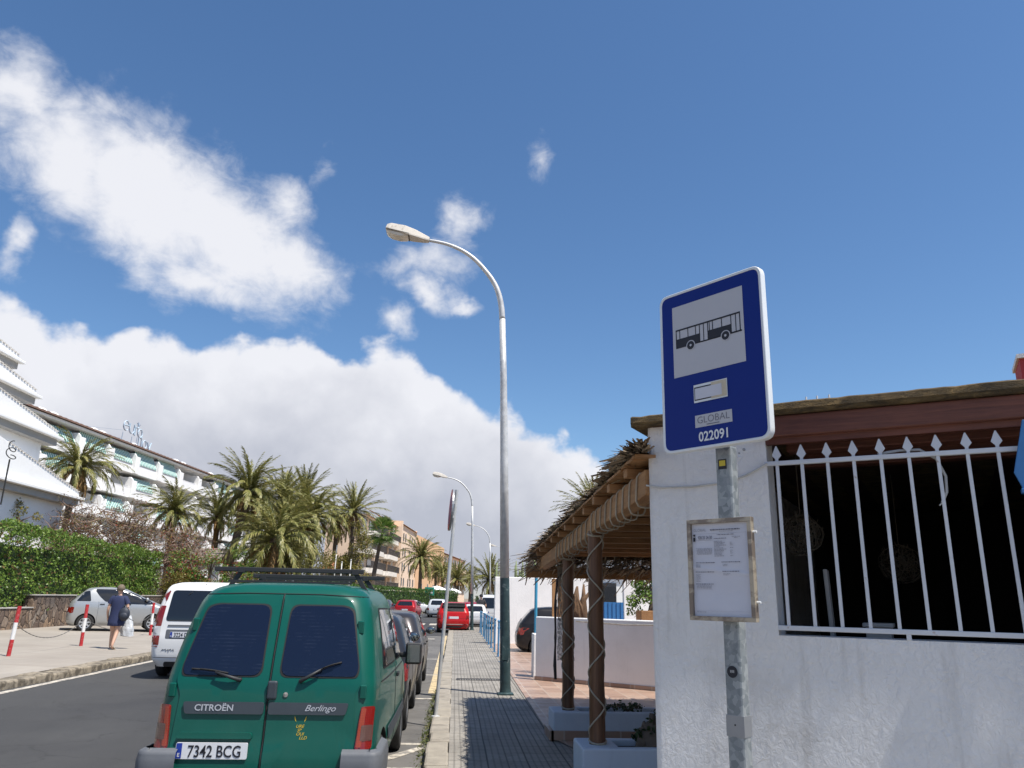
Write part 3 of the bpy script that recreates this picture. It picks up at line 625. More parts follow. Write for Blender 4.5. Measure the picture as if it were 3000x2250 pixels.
def slices_mesh(sl, nsub=4):
    """stack of rounded-rectangle plan slices (z, y_rear, y_front, half width, rear corner, front corner)"""
    S = []
    k = len(sl)
    for i in range(k-1):
        p0, p1, p2, p3 = sl[max(i-1, 0)], sl[i], sl[i+1], sl[min(i+2, k-1)]
        for q in range(nsub):
            u = q/nsub; row = []
            for a in range(6):
                dz = max(p2[0]-p1[0], 1e-4)
                m1 = (p2[a]-p0[a])/max(p2[0]-p0[0], 1e-4)*dz; m2 = (p3[a]-p1[a])/max(p3[0]-p1[0], 1e-4)*dz; d = p2[a]-p1[a]
                lim = 1.5*abs(d); m1 = max(-lim, min(lim, m1)); m2 = max(-lim, min(lim, m2))
                if m1*d < 0: m1 = 0
                if m2*d < 0: m2 = 0
                row.append((2*u**3-3*u*u+1)*p1[a]+(u**3-2*u*u+u)*m1+(-2*u**3+3*u*u)*p2[a]+(u**3-u*u)*m2 if a else p1[0]+dz*u)
            S.append(row)
    S.append(list(sl[-1])); vs = []; n = None
    for z, yr, yf, hw, rr_, rf in S:
        half = []
        mid = (yr+yf)/2; hl = max((yf-yr)/2, .05)
        ryr = min(rr_*1.0, hl*.9); ryf = min(rf*1.3, hl*.9); rxr = min(rr_, hw*.9); rxf = min(rf, hw*.9)
        for i in range(5): half.append(((hw-rxr)*i/4, yr-.02*(1-(i/4)**2)*0))
        for i in range(1, 7): a = pi/2*i/7; half.append((hw-rxr+rxr*math.sin(a), yr+ryr-ryr*math.cos(a)))
        y0, y1 = yr+ryr, yf-ryf
        for i in range(15): half.append((hw, y0+(y1-y0)*i/14))
        for i in range(1, 7): a = pi/2*i/7; half.append((hw-rxf+rxf*math.cos(a), yf-ryf+ryf*math.sin(a)))
        for i in range(4, -1, -1): half.append(((hw-rxf)*i/4, yf))
        f = lambda x, y: (x*(1-.05*abs((y-mid)/hl)**3), y+(.03 if y > mid else -.03)*(1-(x/max(hw, .01))**2)*0)
        ring = [f(x, y) for x, y in half]+[f(-x, y) for x, y in half[-2:0:-1]]
        n = len(ring); vs += [(x, y, z) for x, y in ring]
    K = len(S)
    fs = [(i*n+j, i*n+(j+1) % n, (i+1)*n+(j+1) % n, (i+1)*n+j) for i in range(K-1) for j in range(n)]
    fs += [tuple(range(n-1, -1, -1)), tuple((K-1)*n+j for j in range(n))]
    return vs, fs
class Body:
    def __init__(s, sl):
        s.v, s.f = slices_mesh(sl); s.bvh = BVHTree.FromPolygons([Vector(p) for p in s.v], s.f)
        s.sl = sl
    def hit(s, a, b, axis, off=0.):
        """axis: 'L','R' side (a=y,b=z); 'B','F' rear/front (a=x,b=z); 'T' top (a=x,b=y)"""
        o, d = {'R': ((9, a, b), (-1, 0, 0)), 'L': ((-9, a, b), (1, 0, 0)), 'B': ((a, -9, b), (0, 1, 0)), 'F': ((a, 19, b), (0, -1, 0)), 'T': ((a, b, 9), (0, 0, -1))}[axis]
        p, nrm, i, dist = s.bvh.ray_cast(Vector(o), Vector(d))
        if p is None:
            p, nrm, i, dist = s.bvh.find_nearest(Vector(o)+Vector(d)*8.2)
        if nrm.dot(Vector(d)) > 0: nrm = -nrm
        return p+nrm*off
    def panel(s, mb, pts, axis, off=.004, rings=4, r=.04, n=4, sub=5, thick=.006):
        P = rnd_poly(pts, r, n) if r else list(pts)
        Q = []
        for i in range(len(P)):
            a, b_ = P[i], P[(i+1) % len(P)]; L = math.hypot(b_[0]-a[0], b_[1]-a[1]); k = max(1, int(L/.08))
            Q += [(a[0]+(b_[0]-a[0])*q/k, a[1]+(b_[1]-a[1])*q/k) for q in range(k)]
        cx = sum(p[0] for p in Q)/len(Q); cy = sum(p[1] for p in Q)/len(Q); m_ = len(Q); vs = []; 
        vs += [s.hit(a, b_, axis, off-thick) for a, b_ in Q]
        for q in range(rings):
            t_ = 1-q/rings; vs += [s.hit(cx+(a-cx)*t_, cy+(b_-cy)*t_, axis, off) for a, b_ in Q]
        vs.append(s.hit(cx, cy, axis, off)); fs = []
        for q in range(rings): fs += [(q*m_+i, q*m_+(i+1) % m_, (q+1)*m_+(i+1) % m_, (q+1)*m_+i) for i in range(m_)]
        fs += [(rings*m_+i, rings*m_+(i+1) % m_, (rings+1)*m_) for i in range(m_)]
        if axis in 'LF': fs = [tuple(reversed(f)) for f in fs]
        return mb.add(vs, fs)
    def line(s, mb, pts, axis, r=.004, off=0., step=.06):
        out = []
        for i in range(len(pts)-1):
            a, b_ = pts[i], pts[i+1]; k = max(1, int(math.hypot(b_[0]-a[0], b_[1]-a[1])/step))
            out += [s.hit(a[0]+(b_[0]-a[0])*q/k, a[1]+(b_[1]-a[1])*q/k, axis, off) for q in range(k)]
        out.append(s.hit(*pts[-1], axis, off)); return mb.tube(out, r, 5)
    def build(s, name, m, parent, wheels, black):
        me = bpy.data.meshes.new(name); me.from_pydata([tuple(v) for v in s.v], [], s.f); me.materials.append(m); me.materials.append(black)
        o = bpy.data.objects.new(name, me); COL.objects.link(o)
        cut = MB()
        for y, r, hw in wheels:
            for sx in (-1, 1): cut.lathe([(.001, -.16), (r*1.14, -.16), (r*1.14, .4), (.001, .4)], 28, M=Matrix.Translation((sx*(hw-.12), y, r)) @ Matrix.Rotation(R(90*sx), 4, 'Y'))
        co = cut.build('cut', black)
        bm = o.modifiers.new('b', 'BOOLEAN'); bm.operation = 'DIFFERENCE'; bm.solver = 'EXACT'; bm.object = co; bm.use_self = True
        dg = bpy.context.evaluated_depsgraph_get(); me2 = bpy.data.meshes.new_from_object(o.evaluated_get(dg))
        if len(me2.polygons) < 100: me2 = me.copy()
        bpy.data.objects.remove(co)
        o.modifiers.clear(); o.data = me2; me2.materials.clear(); me2.materials.append(m); me2.materials.append(black)
        for p in me2.polygons:
            p.use_smooth = True; p.material_index = 0; c = p.center
            for y, r, hw in wheels:
                d = math.hypot(c.y-y, c.z-r)
                if d < r*1.15 and (abs(d-r*1.14) < .02 or abs(abs(c.x)-(hw-.28)) < .03) and abs(p.normal.x) < .99+1: 
                    if abs(p.normal.x) < .35 or abs(abs(c.x)-(hw-.28)) < .03: p.material_index = 1
            if c.z < s.sl[0][0]+.002: p.material_index = 1
        me2.set_sharp_from_angle(angle=R(38)); o.name = name; me2.name = name; o.parent = parent; return o
def wheel(parent, x, y, r, wd=.19, rim='alloy', spokes=7):
    sx = 1 if x > 0 else -1; M = Matrix.Translation((x, y, r)) @ Matrix.Rotation(R(90*sx), 4, 'Y')
    mb = MB(M); mb.lathe([(r*.66, -wd), (r*.92, -wd), (r, -wd*.85), (r, -wd*.15), (r*.93, -.005), (r*.70, .0), (r*.655, -.012), (r*.655, -.05)], 32)
    ty = mb.build('wheel', MATS['rubber'], parent, True, auto=50)
    mb = MB(M); mb.lathe([(r*.66, -.012), (r*.60, -.02), (r*.57, -.06)], 32); mb.lathe([(.001, -.008), (r*.14, -.012), (r*.17, -.03)], 16)
    for k in range(spokes):
        a = 2*pi*k/spokes; c, s_ = math.cos(a), math.sin(a)
        mb.add([Vector((c*q+(-s_)*w_, s_*q+c*w_, z)) for q, w_, z in ((r*.13, -.032, -.018), (r*.13, .032, -.018), (r*.61, .026, -.022), (r*.61, -.026, -.022), (r*.13, -.032, -.045), (r*.13, .032, -.045), (r*.61, .026, -.05), (r*.61, -.026, -.05))], [(0, 1, 2, 3), (0, 4, 5, 1), (1, 5, 6, 2), (3, 2, 6, 7), (0, 3, 7, 4)])
    mb.build('rim', MATS[rim], ty, True, auto=35)
    mb = MB(M); mb.lathe([(.001, -.075), (r*.6, -.075)], 24); mb.build('brake', MATS['black_plastic'], ty)
    return ty
def plate(parent, bd, x, z, txt, axis='B', w_=.50, h_=.11, tilt=None, y=None):
    p = bd.hit(x, z, axis, .012) if y is None else Vector((x, y, z))
    sg = -1 if axis == 'B' else 1
    M = Matrix.Translation(p) @ Matrix.Rotation(R(90 if axis == 'B' else -90), 4, 'X')
    if axis != 'B': M = M @ Matrix.Rotation(pi, 4, 'Z')
    if tilt: M = M @ Matrix.Rotation(tilt, 4, 'X')
    mb = MB(M); mb.prism(rnd_poly([(-w_/2, -h_/2), (w_/2, -h_/2), (w_/2, h_/2), (-w_/2, h_/2)], .012, 3), -.008, .004); o = mb.build('number_plate', MATS['plate_white'], parent)
    mb = MB(M); mb.add([(-w_/2+.004, -h_/2+.004, .0055), (-w_/2+.045, -h_/2+.004, .0055), (-w_/2+.045, h_/2-.004, .0055), (-w_/2+.004, h_/2-.004, .0055)], [(0, 1, 2, 3)]); mb.build('plate_band', MATS['plate_blue'], o)
    if txt:
        vs, fs = text_geo(txt, h_*1.02, 0, .0016, .80 if len(txt) > 6 else .85, 'CENTER'); mb = MB(M); mb.add([(a+.022, b_-h_*.37, .007) for a, b_ in vs], fs); mb.build('lettering', MATS['ink'], o)
        if h_ > .105 and axis == 'B':
            vs, fs = text_geo('E', .036, 0, .001, 1.); mb = MB(M); mb.add([(a-w_/2+.024, b_-.04, .007) for a, b_ in vs], fs); mb.build('country_letter', MATS['plate_white'], o)
    return o
def sc3(sl, kx, ky, kz): return [(z*kz, a*ky, b_*ky, h*kx, r1*kx, r2*kx) for z, a, b_, h, r1, r2 in sl]
HATCH = [(.19, .16, 3.76, .72, .25, .35), (.30, .03, 3.88, .80, .22, .38), (.55, 0, 3.90, .835, .20, .40), (.72, .03, 3.87, .84, .20, .42), (.80, .05, 3.66, .835, .2, .45), (.88, .07, 3.25, .825, .2, .40), (.95, .09, 2.96, .815, .2, .3), (1.0, .115, 2.84, .80, .2, .28), (1.36, .42, 2.06, .645, .22, .22), (1.43, .56, 1.84, .58, .22, .22), (1.465, .78, 1.6, .47, .2, .2), (1.48, 1.0, 1.4, .25, .12, .12)]
SUV = [(.22, .14, 4.06, .76, .25, .35), (.36, .02, 4.18, .84, .2, .36), (.65, 0, 4.20, .875, .18, .38), (.86, .03, 4.17, .88, .18, .4), (.96, .05, 3.95, .875, .18, .42), (1.03, .07, 3.35, .865, .18, .36), (1.1, .09, 3.12, .85, .18, .28), (1.54, .33, 2.30, .70, .2, .22), (1.62, .46, 2.08, .63, .2, .2), (1.66, .7, 1.85, .5, .18, .18), (1.68, 1.0, 1.6, .25, .12, .12)]
MONO = [(.19, .16, 3.46, .74, .25, .35), (.32, .03, 3.57, .82, .22, .36), (.58, 0, 3.60, .855, .2, .38), (.82, .035, 3.50, .86, .2, .4), (.93, .06, 3.30, .85, .2, .38), (1.0, .09, 3.06, .835, .2, .3), (1.06, .12, 2.93, .82, .2, .28), (1.42, .48, 2.12, .69, .22, .22), (1.52, .62, 1.86, .62, .22, .22), (1.56, .85, 1.6, .48, .2, .2), (1.58, 1.05, 1.4, .25, .12, .12)]
VITO = [(.24, .12, 4.62, .84, .2, .4), (.40, .02, 4.74, .92, .16, .4), (.75, 0, 4.75, .95, .14, .42), (.95, .02, 4.65, .955, .14, .45), (1.08, .03, 4.25, .95, .14, .42), (1.2, .04, 3.82, .94, .14, .32), (1.72, .17, 3.05, .83, .16, .24), (1.83, .24, 2.85, .77, .18, .24), (1.89, .40, 2.6, .62, .2, .2), (1.91, .8, 2.2, .35, .15, .15)]
def car(name, label, cat, loc, rz, col, sl=HATCH, k=(1, 1, 1), wr=.30, wy=(.66, 3.12), win=None, plate_txt='', rearwin=None, front=True, group=None, top=None, lampz=None, metal=.0, detail=True, rim='alloy', handles=True, plate_z=None, tails='lamp_red', rear_glass='car_glass', plate_x=0.):
    sl = sc3(sl, *k); bd = Body(sl); kx, ky, kz = k
    o = thing(name, label, cat, loc, rz, group)
    hw = max(a[3] for a in sl)-.02
    ws = [(wy[0]*ky, wr, hw), (wy[1]*ky, wr, hw)]
    pm = paint('paint_'+name+'_%d' % len(MATS), col, metal)
    bd.build('body', pm, o, ws, MATS['seam_black'])
    for y, r, h in ws:
        for sx in (-1, 1): wheel(o, sx*(h-.005), y, r-.004, rim=rim)
    zb = [a for a in sl if a[3] > .75*kx][-1][0]; zt = sl[-3][0]
    # side glass
    if win is None: win = [[(1.02*ky, zb+.03), (1.86*ky, zb+.02), (1.84*ky, zt-.10*kz), (1.16*ky, zt-.11*kz)], [(1.93*ky, zb+.02), (2.66*ky, zb+.03), (2.10*ky, zt-.12*kz), (1.92*ky, zt-.10*kz)]]
    for P in win:
        for ax in 'LR': mb = MB(); bd.panel(mb, P, ax, .004, 3, .05); mb.build('side_window', MATS['car_glass'], o, True, auto=60)
    if rearwin is None: rearwin = [(-.56*kx, zb+.04), (.56*kx, zb+.04), (.47*kx, zt-.07*kz), (-.47*kx, zt-.07*kz)]
    if rearwin: mb = MB(); bd.panel(mb, rearwin, 'B', .004, 5, .07); mb.build('rear_window', MATS[rear_glass], o, True, auto=60)
    mb = MB(); bd.panel(mb, [(-.66*kx, zb+.05), (.66*kx, zb+.05), (.52*kx, zt-.06*kz), (-.52*kx, zt-.06*kz)], 'F', .004, 5, .07); mb.build('windscreen', MATS['car_glass'], o, True, auto=60)
    # lamps
    lz = lampz or (.62*kz+.02, .86*kz)
    for sx in (-1, 1):
        mb = MB(); xo = (hw+.0)*sx; xi = (hw-.2)*sx; bd.panel(mb, [(xi, lz[0]), (xo*.985, lz[0]), (xo*.985, lz[1]), (xi*1.04, lz[1])], 'B', .006, 3, .03); mb.build('tail_light', MATS[tails], o, True, auto=60)
        if front: mb = MB(); bd.panel(mb, [(sx*.36*kx, .58*kz), (sx*.74*kx, .60*kz), (sx*.72*kx, .74*kz), (sx*.42*kx, .70*kz)], 'F', .006, 3, .05); mb.build('headlight', MATS['lamp_clear'], o, True, auto=60)
    if front: mb = MB(); bd.panel(mb, [(-.5*kx, .30*kz), (.5*kx, .30*kz), (.45*kx, .44*kz), (-.45*kx, .44*kz)], 'F', .004, 3, .04); mb.build('grille', MATS['black_plastic'], o, True, auto=60)
    pz = plate_z or (lz[0]+lz[1])/2-.02
    plate(o, bd, plate_x, pz, plate_txt)
    if front and detail: plate(o, bd, 0, .50*kz, '', 'F')
    if detail:
        sm = MB(); sk = .02
        bd.line(sm, [(-.62*kx, zb-.30*kz), (.62*kx, zb-.30*kz)], 'B'); bd.line(sm, [(-hw*.97, .42*kz), (hw*.97, .42*kz)], 'B', .006)
        for ax in 'LR':
            for y in (1.0, 1.9, 2.78): bd.line(sm, [(y*ky, .30*kz), (y*ky, zb)], ax)
            bd.line(sm, [(1.1*ky, .26*kz), (2.7*ky, .26*kz)], ax, .006)
        sm.build('door_seams', MATS['seam_black'], o, True)
        if handles:
            for ax in 'LR':
                sx = 1 if ax == 'R' else -1
                for y in (1.12, 2.0):
                    p = bd.hit(y*ky, zb-.10, ax, .012); mb = MB(); mb.box(p, (.022, .16, .03)); mb.build('door_handle', MATS['black_plastic'], o, bevel=.006)
        for sx, ax in ((-1, 'L'), (1, 'R')):
            p = bd.hit(2.62*ky, zb+.07, ax, 0); mb = MB(); mb.ball(p+Vector((sx*.12, 0, .02)), (.10, .06, .075), 14, 8); mb.beam(p, p+Vector((sx*.08, 0, 0)), .05, .03); mr = mb.build('door_mirror', pm if not top else MATS['black_plastic'], o, True, auto=50)
            mb = MB(); mb.ball(p+Vector((sx*.12, -.056, .02)), (.083, .012, .06), 12, 6); mb.build('mirror_glass', MATS['mirror_glass'], mr, True)
        mb = MB(); bd.panel(mb, [(-.62*kx, .24*kz), (.62*kx, .24*kz), (.6*kx, .34*kz), (-.6*kx, .34*kz)], 'B', .004, 2, .04); mb.build('lower_bumper', MATS['black_plastic'], o, True, auto=60)
        if rearwin:
            p = bd.hit(0, zb+.03, 'B', .01); q = bd.hit(-.30*kx, zb+.09, 'B', .016); mb = MB(); mb.tube([p, p.lerp(q, .5)+Vector((0, -.012, 0)), q], .008, 6); mb.build('rear_wiper', MATS['black_plastic'], o)
    return o, bd, pm

# ---- green van in the foreground, rear doors towards the camera
BER = [(.20, .10, 4.02, .74, .22, .3), (.32, .0, 4.10, .83, .16, .32), (.50, -.01, 4.11, .86, .13, .36), (.62, .02, 4.10, .855, .13, .38), (.80, .035, 4.02, .85, .13, .42), (.95, .05, 3.75, .845, .13, .42), (1.02, .06, 3.35, .84, .13, .36), (1.08, .075, 3.12, .83, .13, .3), (1.2, .11, 2.96, .812, .14, .28), (1.40, .18, 2.70, .775, .15, .26), (1.60, .255, 2.45, .725, .17, .24), (1.68, .29, 2.34, .69, .19, .22), (1.735, .335, 2.25, .635, .21, .22), (1.77, .40, 2.12, .54, .22, .2), (1.79, .55, 1.9, .38, .2, .16), (1.797, .8, 1.6, .2, .1, .1)]
GX, GY = -1.40, 6.36
gv = thing('green_van', 'dark green van seen from behind with roof bars and plate 7342 BCG', 'van', (GX, GY, 0), 0)
bd = Body(BER); GREEN = paint('paint_green', (.0004, .078, .058), 0., .40, .06)
bd.build('body', GREEN, gv, [(.66, .30, .84), (3.33, .30, .84)], MATS['seam_black'])
for y in (.66, 3.33):
    for sx in (-1, 1): wheel(gv, sx*.84, y, .295, rim='grey_plastic', spokes=9)
def bp(nm, pts, m, off=.004, r=.04, rings=4, ax='B', par=None, thick=.006, sm=True): mb = MB(); bd.panel(mb, pts, ax, off, rings, r, thick=thick); return mb.build(nm, MATS[m] if isinstance(m, str) else m, par or gv, sm, auto=55)
WL = [(-.635, 1.15), (-.10, 1.075), (-.005-.055, 1.10), (-.075, 1.56), (-.13, 1.60), (-.50, 1.60), (-.545, 1.575)]
# rear doors: a slightly proud skin each side of the centre gap
for sx in (-1, 1):
    D = [(sx*.012, .30), (sx*.665, .30), (sx*.675, .60), (sx*.655, .95), (sx*.70, 1.05), (sx*.665, 1.30), (sx*.585, 1.60), (sx*.53, 1.665), (sx*.012, 1.69)]
    if sx < 0: D = D[::-1]
    dr = bp('rear_door', D, GREEN, .010, .03, 6, thick=.014)
    G_ = [(sx*.075, 1.085), (sx*.655, 1.085), (sx*.668, 1.15), (sx*.575, 1.575), (sx*.50, 1.605), (sx*.085, 1.605)]
    if sx < 0: G_ = G_[::-1]
    bp('window_rubber', [(x*1.0+math.copysign(.012, x-sx*.36), z+math.copysign(.012, z-1.34)) for x, z in G_], 'seam_black', .0125, .07, 5, par=dr)
    bp('rear_window', G_, 'van_rear_glass', .0165, .075, 6, par=dr)
    S_ = [(sx*.018, .815), (sx*.60, .815), (sx*.62, .90), (sx*.018, .90)]
    if sx < 0: S_ = S_[::-1]
    st = bp('trim_strip', S_, 'strip_plastic', .026, .02, 2, par=dr, thick=.018)
    for z in (.98, .42, 1.45):
        p = bd.hit(sx*(.70 if z < 1.2 else .63), z, 'B', .004); mb = MB(); mb.box(p+Vector((sx*.02, 0, 0)), (.05, .03, .10)); mb.build('hinge', GREEN, dr, bevel=.008)
    # wiper
    a = Vector((sx*.235 if sx > 0 else -.225, 0, 1.045 if sx > 0 else 1.05)); tip = (.535, 1.185) if sx > 0 else (-.60, 1.125)
    A = bd.hit(a.x, a.z, 'B', .03); Bm = bd.hit((a.x+tip[0])/2*1.0, (a.z+tip[1])/2+.012, 'B', .05); T = bd.hit(*tip, 'B', .026)
    mb = MB(); mb.tube([A+Vector((0, .03, 0)), A, A.lerp(Bm, .4)+Vector((0, -.008, 0)), Bm], [.018, .016, .013, .008], 8); wp = mb.build('wiper', MATS['black_plastic'], dr, True)
    mb = MB(); s0 = bd.hit(tip[0]*.38+a.x*.62 if sx > 0 else a.x*.74+tip[0]*.26, tip[1]*.38+a.z*.62+.02 if sx > 0 else 1.098, 'B', .024)
    pts = [s0.lerp(T, q/8)+Vector((0, -.006*math.sin(pi*q/8), .006*math.sin(pi*q/8))) for q in range(9)]; mb.tube(pts, .007, 6); mb.tube([p+Vector((0, -.012, .004)) for p in pts[2:7]], .005, 5); mb.build('wiper_blade', MATS['rubber'], wp, True)
    # tail lamp on the corner
    for nm, z0, z1, mt in (('brake_lens', .725, .875, 'lamp_red'), ('reverse_lens', .645, .725, 'lamp_smoke'), ('fog_lens', .585, .645, 'lamp_amber_red')):
        pass
    T_ = [(sx*.688, .575), (sx*.795, .575), (sx*.800, .875), (sx*.712, .875)]
    if sx < 0: T_ = T_[::-1]
    tl = bp('tail_light', T_, 'lamp_red', .016, .018, 4, thick=.02)
    T_ = [(sx*.692, .59), (sx*.728, .59), (sx*.745, .865), (sx*.716, .865)]
    if sx < 0: T_ = T_[::-1]
    bp('indicator', T_, 'lamp_amber_red', .0185, .01, 2, par=tl)
    T_ = [(sx*.716, .635), (sx*.790, .635), (sx*.792, .745), (sx*.720, .745)]
    if sx < 0: T_ = T_[::-1]
    bp('reverse_lens', T_, 'lamp_smoke', .0205, .01, 2, par=tl)
    # bumper corner
    mb = MB(); ys = []
    K = 12
    def corner(i, j, sx=sx):
        a = i; x = .635+.255*min(1, a/.55) if a < .55 else .89
        if a < .55: q = bd.hit(sx*min(.845, .60+.25*a/.55), .45, 'B', 0); y = q.y; x = .60+.285*a/.55
        y = -.065 if a < .45 else -.065+(.14*((a-.45)/.15)**2 if a < .6 else .14+(a-.6)*1.15)
        if a >= .6: x = .893
        prof = [(-.012, .20), (.0, .26), (.012, .40), (.012, .50), (-.002, .565), (-.05, .585)]
        f = j*(len(prof)-1); k_ = min(int(f), len(prof)-2); u_ = f-k_
        o_ = prof[k_][0]*(1-u_)+prof[k_+1][0]*u_; z = prof[k_][1]*(1-u_)+prof[k_+1][1]*u_
        nx, ny = (0, -1) if a < .45 else ((.7, -.7) if a < .6 else (1, 0))
        return (sx*(x+nx*o_), y+ny*o_, z)
    mb.grid(corner, 21, 16); mb.build('bumper_corner', MATS['grey_plastic'], gv, True)
mb = MB(); bd.line(mb, [(0, .30), (0, 1.0), (0, 1.60), (0, 1.70)], 'B', .007, .002, .03); mb.build('door_gap', MATS['seam_black'], gv, True)
mb = MB(); bd.line(mb, [(-.665, 1.685), (-.3, 1.70), (.3, 1.70), (.665, 1.685)], 'B', .005, .001, .03); mb.build('roof_seam', MATS['seam_black'], gv, True)
mb = MB(); mb.box((0, -.01, .35), (1.3, .08, .2)); mb.build('rear_bumper', GREEN, gv, bevel=.03)
# handle, lock, plate recess and plate on the left door
p = bd.hit(.03, .985, 'B', .02); mb = MB(); mb.box(p, (.075, .036, .135)); mb.build('door_handle', MATS['strip_plastic'], gv, bevel=.016, seg=3)
p = bd.hit(.135, .955, 'B', .012); mb = MB(Matrix.Translation(p) @ Matrix.Rotation(R(90), 4, 'X')); mb.lathe([(.001, .008), (.018, .007), (.020, -.01)], 16); mb.build('lock', MATS['chrome'], gv)
hood = bp('plate_hood', [(-.63, .645), (-.075, .645), (-.085, .69), (-.62, .69)], GREEN, .04, .02, 2, thick=.05)
p = bd.hit(-.36, .57, 'B', .03); plate(gv, bd, -.357, .568, '7342 BCG', 'B', .52, .112, y=p.y)
def wtext(txt, x, z, size, m, par, nm, lift, **kw):
    vs, fs = text_geo(txt, size, **kw); mb = MB(); pts = [bd.hit(x+a, z+b_, 'B', lift) for a, b_ in vs]; mb.add(pts, fs); return mb.build(nm, m, par)
wtext('CITRO\u00cbN', -.385, .838, .062, MATS['letter_silver'], gv, 'maker_lettering', .029, off=.0012, xs=1.1)
wtext('Berlingo', .405, .842, .062, MATS['letter_silver'], gv, 'model_lettering', .029, off=.0002, xs=1.12, shear=.42)
YL = mat('sticker_gold', (.62, .42, .02), .5, coord='obj')
for tx, x, z, s_ in (('URE', .265, .725, .032), ('SP', .262, .699, .030), ('OUI', .27, .672, .031), ('LLD', .295, .645, .032)): wtext(tx, x, z, s_, YL, gv, 'sticker_word', .0125, shear=.3, xs=1.05)
mb = MB()
for sx in (-1, 1): 
    mb.add([bd.hit(.265+sx*q[0], q[1], 'B', .0125) for q in ((.030, .765), (.044, .785), (.044, .808), (.036, .765+.025))], [(0, 1, 2, 3) if sx > 0 else (3, 2, 1, 0)])
mb.build('sticker_horns', YL, gv)
# sides: windows, mouldings, mirror, fuel seam
for ax in 'LR':
    W3 = [(.62, 1.12), (1.72, 1.10), (1.70, 1.57), (.78, 1.58)]; W4 = [(1.84, 1.10), (2.86, 1.08), (2.30, 1.55), (1.84, 1.57)]
    for W in (W3, W4):
        bp('window_rubber', [(y+math.copysign(.016, y-(W[0][0]+W[1][0])/2), z+math.copysign(.016, z-1.33)) for y, z in W], 'seam_black', .004, .06, 4, ax)
        bp('side_window', W, 'car_glass', .008, .055, 4, ax)
    bp('side_moulding', [(.98, .50), (2.95, .50), (2.95, .60), (.98, .60)], 'strip_plastic', .014, .02, 2, ax)
    mb = MB(); bd.line(mb, [(1.77, .26), (1.77, 1.07)], ax); bd.line(mb, [(2.95, .35), (2.95, .9)], ax); bd.line(mb, [(.45, 1.02), (2.9, 1.0)], ax, .006); mb.build('door_seams', MATS['seam_black'], gv, True)
    sx = 1 if ax == 'R' else -1
    p = bd.hit(1.92, .95, ax, .012); mb = MB(); mb.box(p, (.024, .15, .04)); mb.build('side_handle', MATS['black_plastic'], gv, bevel=.008)
    p = bd.hit(2.62, 1.08, ax, 0); mb = MB(); q = p+Vector((sx*.155, -.02, .02)); mb.box(q, (.175, .09, .225)); mb.beam(p, q, .05, .06); mr = mb.build('door_mirror', MATS['black_plastic'], gv, bevel=.03, seg=3)
    mb = MB(); mb.box(q+Vector((0, -.048, 0)), (.135, .004, .18)); mb.build('mirror_glass', MATS['mirror_glass'], mr, bevel=.0015)
bp('windscreen', [(-.66, 1.12), (.66, 1.12), (.55, 1.62), (-.55, 1.62)], 'car_glass', .004, .07, 5, 'F')
for sx in (-1, 1): bp('headlight', ([(sx*.42, .62), (sx*.74, .64), (sx*.72, .80), (sx*.46, .76)] if sx > 0 else [(sx*.46, .76), (sx*.72, .80), (sx*.74, .64), (sx*.42, .62)]), 'lamp_clear', .006, .04, 3, 'F')
# roof bars
for y, z, x0, x1 in ((.80, 1.905, -.735, .575), (1.62, 1.868, -.60, .69)):
    rb = MB(); rb.box(((x0+x1)/2, y, z), (x1-x0, .045, .038)); br = rb.build('roof_bar', MATS['black_plastic'], gv, bevel=.005)
    for sx in (-1, 1):
        ft = MB(); xf = sx*.50; ft.beam((xf, y, z-.01), (sx*.625, y, 1.70), .04, .014, (0, 1, 0)); ft.box((xf, y, z-.005), (.06, .06, .05)); ft.box((sx*.615, y, 1.715), (.05, .07, .03)); ft.build('bar_foot', MATS['black_plastic'], br, bevel=.004)
rb = MB(); rb.box((.02, 1.2, 1.832), (.86, .03, .02)); rb.build('roof_strap', MATS['black_plastic'], gv)
rb = MB(); rb.beam((-.56, .62, 1.80), (.50, .62, 1.80), .02, .02); rb.build('roof_strap', MATS['black_plastic'], gv)

# ---- white van ahead on the left: tall corner lamps
RW = [(-.66, 1.12), (.66, 1.12), (.615, 1.73), (-.615, 1.73)]
wv, wb, wp_ = car('white_van', 'white van with tall red tail lights beside the green van, plate starting 3224', 'van', (-5.2, 16.75, 0), R(1.5), (.74, .74, .73), VITO, wr=.34, wy=(.86, 3.85), win=[[(.45, 1.15), (1.75, 1.15), (1.73, 1.70), (.52, 1.70)], [(1.83, 1.15), (3.05, 1.15), (3.0, 1.69), (1.83, 1.70)], [(3.12, 1.16), (3.72, 1.2), (3.2, 1.66), (3.1, 1.68)]], plate_txt='3224 DVG', rearwin=RW, lampz=(.62, .64), plate_z=.86, plate_x=-.28, front=True, handles=False)
for sx in (-1, 1):
    for z0, z1, mt in ((1.02, 1.42, 'lamp_red'), (.84, 1.02, 'lamp_clear'), (.66, .84, 'lamp_red'), (1.52, 1.72, 'lamp_red')):
        P = [(sx*(.73-.055*max(0, z0-1.1)), z0), (sx*(.955-.17*max(0, z0-1.15)), z0), (sx*(.955-.17*max(0, z1-1.15)), z1), (sx*(.73-.10*max(0, z1-1.1)), z1)]
        if sx < 0: P = P[::-1]
        mb = MB(); wb.panel(mb, P, 'B', .008, 3, .02); mb.build('tail_light', MATS[mt], wv, True, auto=60)
mb = MB(); wb.panel(mb, [(-.62, .78), (.06, .78), (.06, .96), (-.62, .96)], 'B', .002, 3, .03); mb.build('plate_recess', MATS['grey_plastic'], wv, True, auto=60)
mb = MB(); wb.panel(mb, [(-.6, 1.02), (.6, 1.02), (.6, 1.05), (-.6, 1.05)], 'B', .012, 2, .008); mb.build('sill_trim', MATS['grey_plastic'], wv, True, auto=60)
mb = MB()
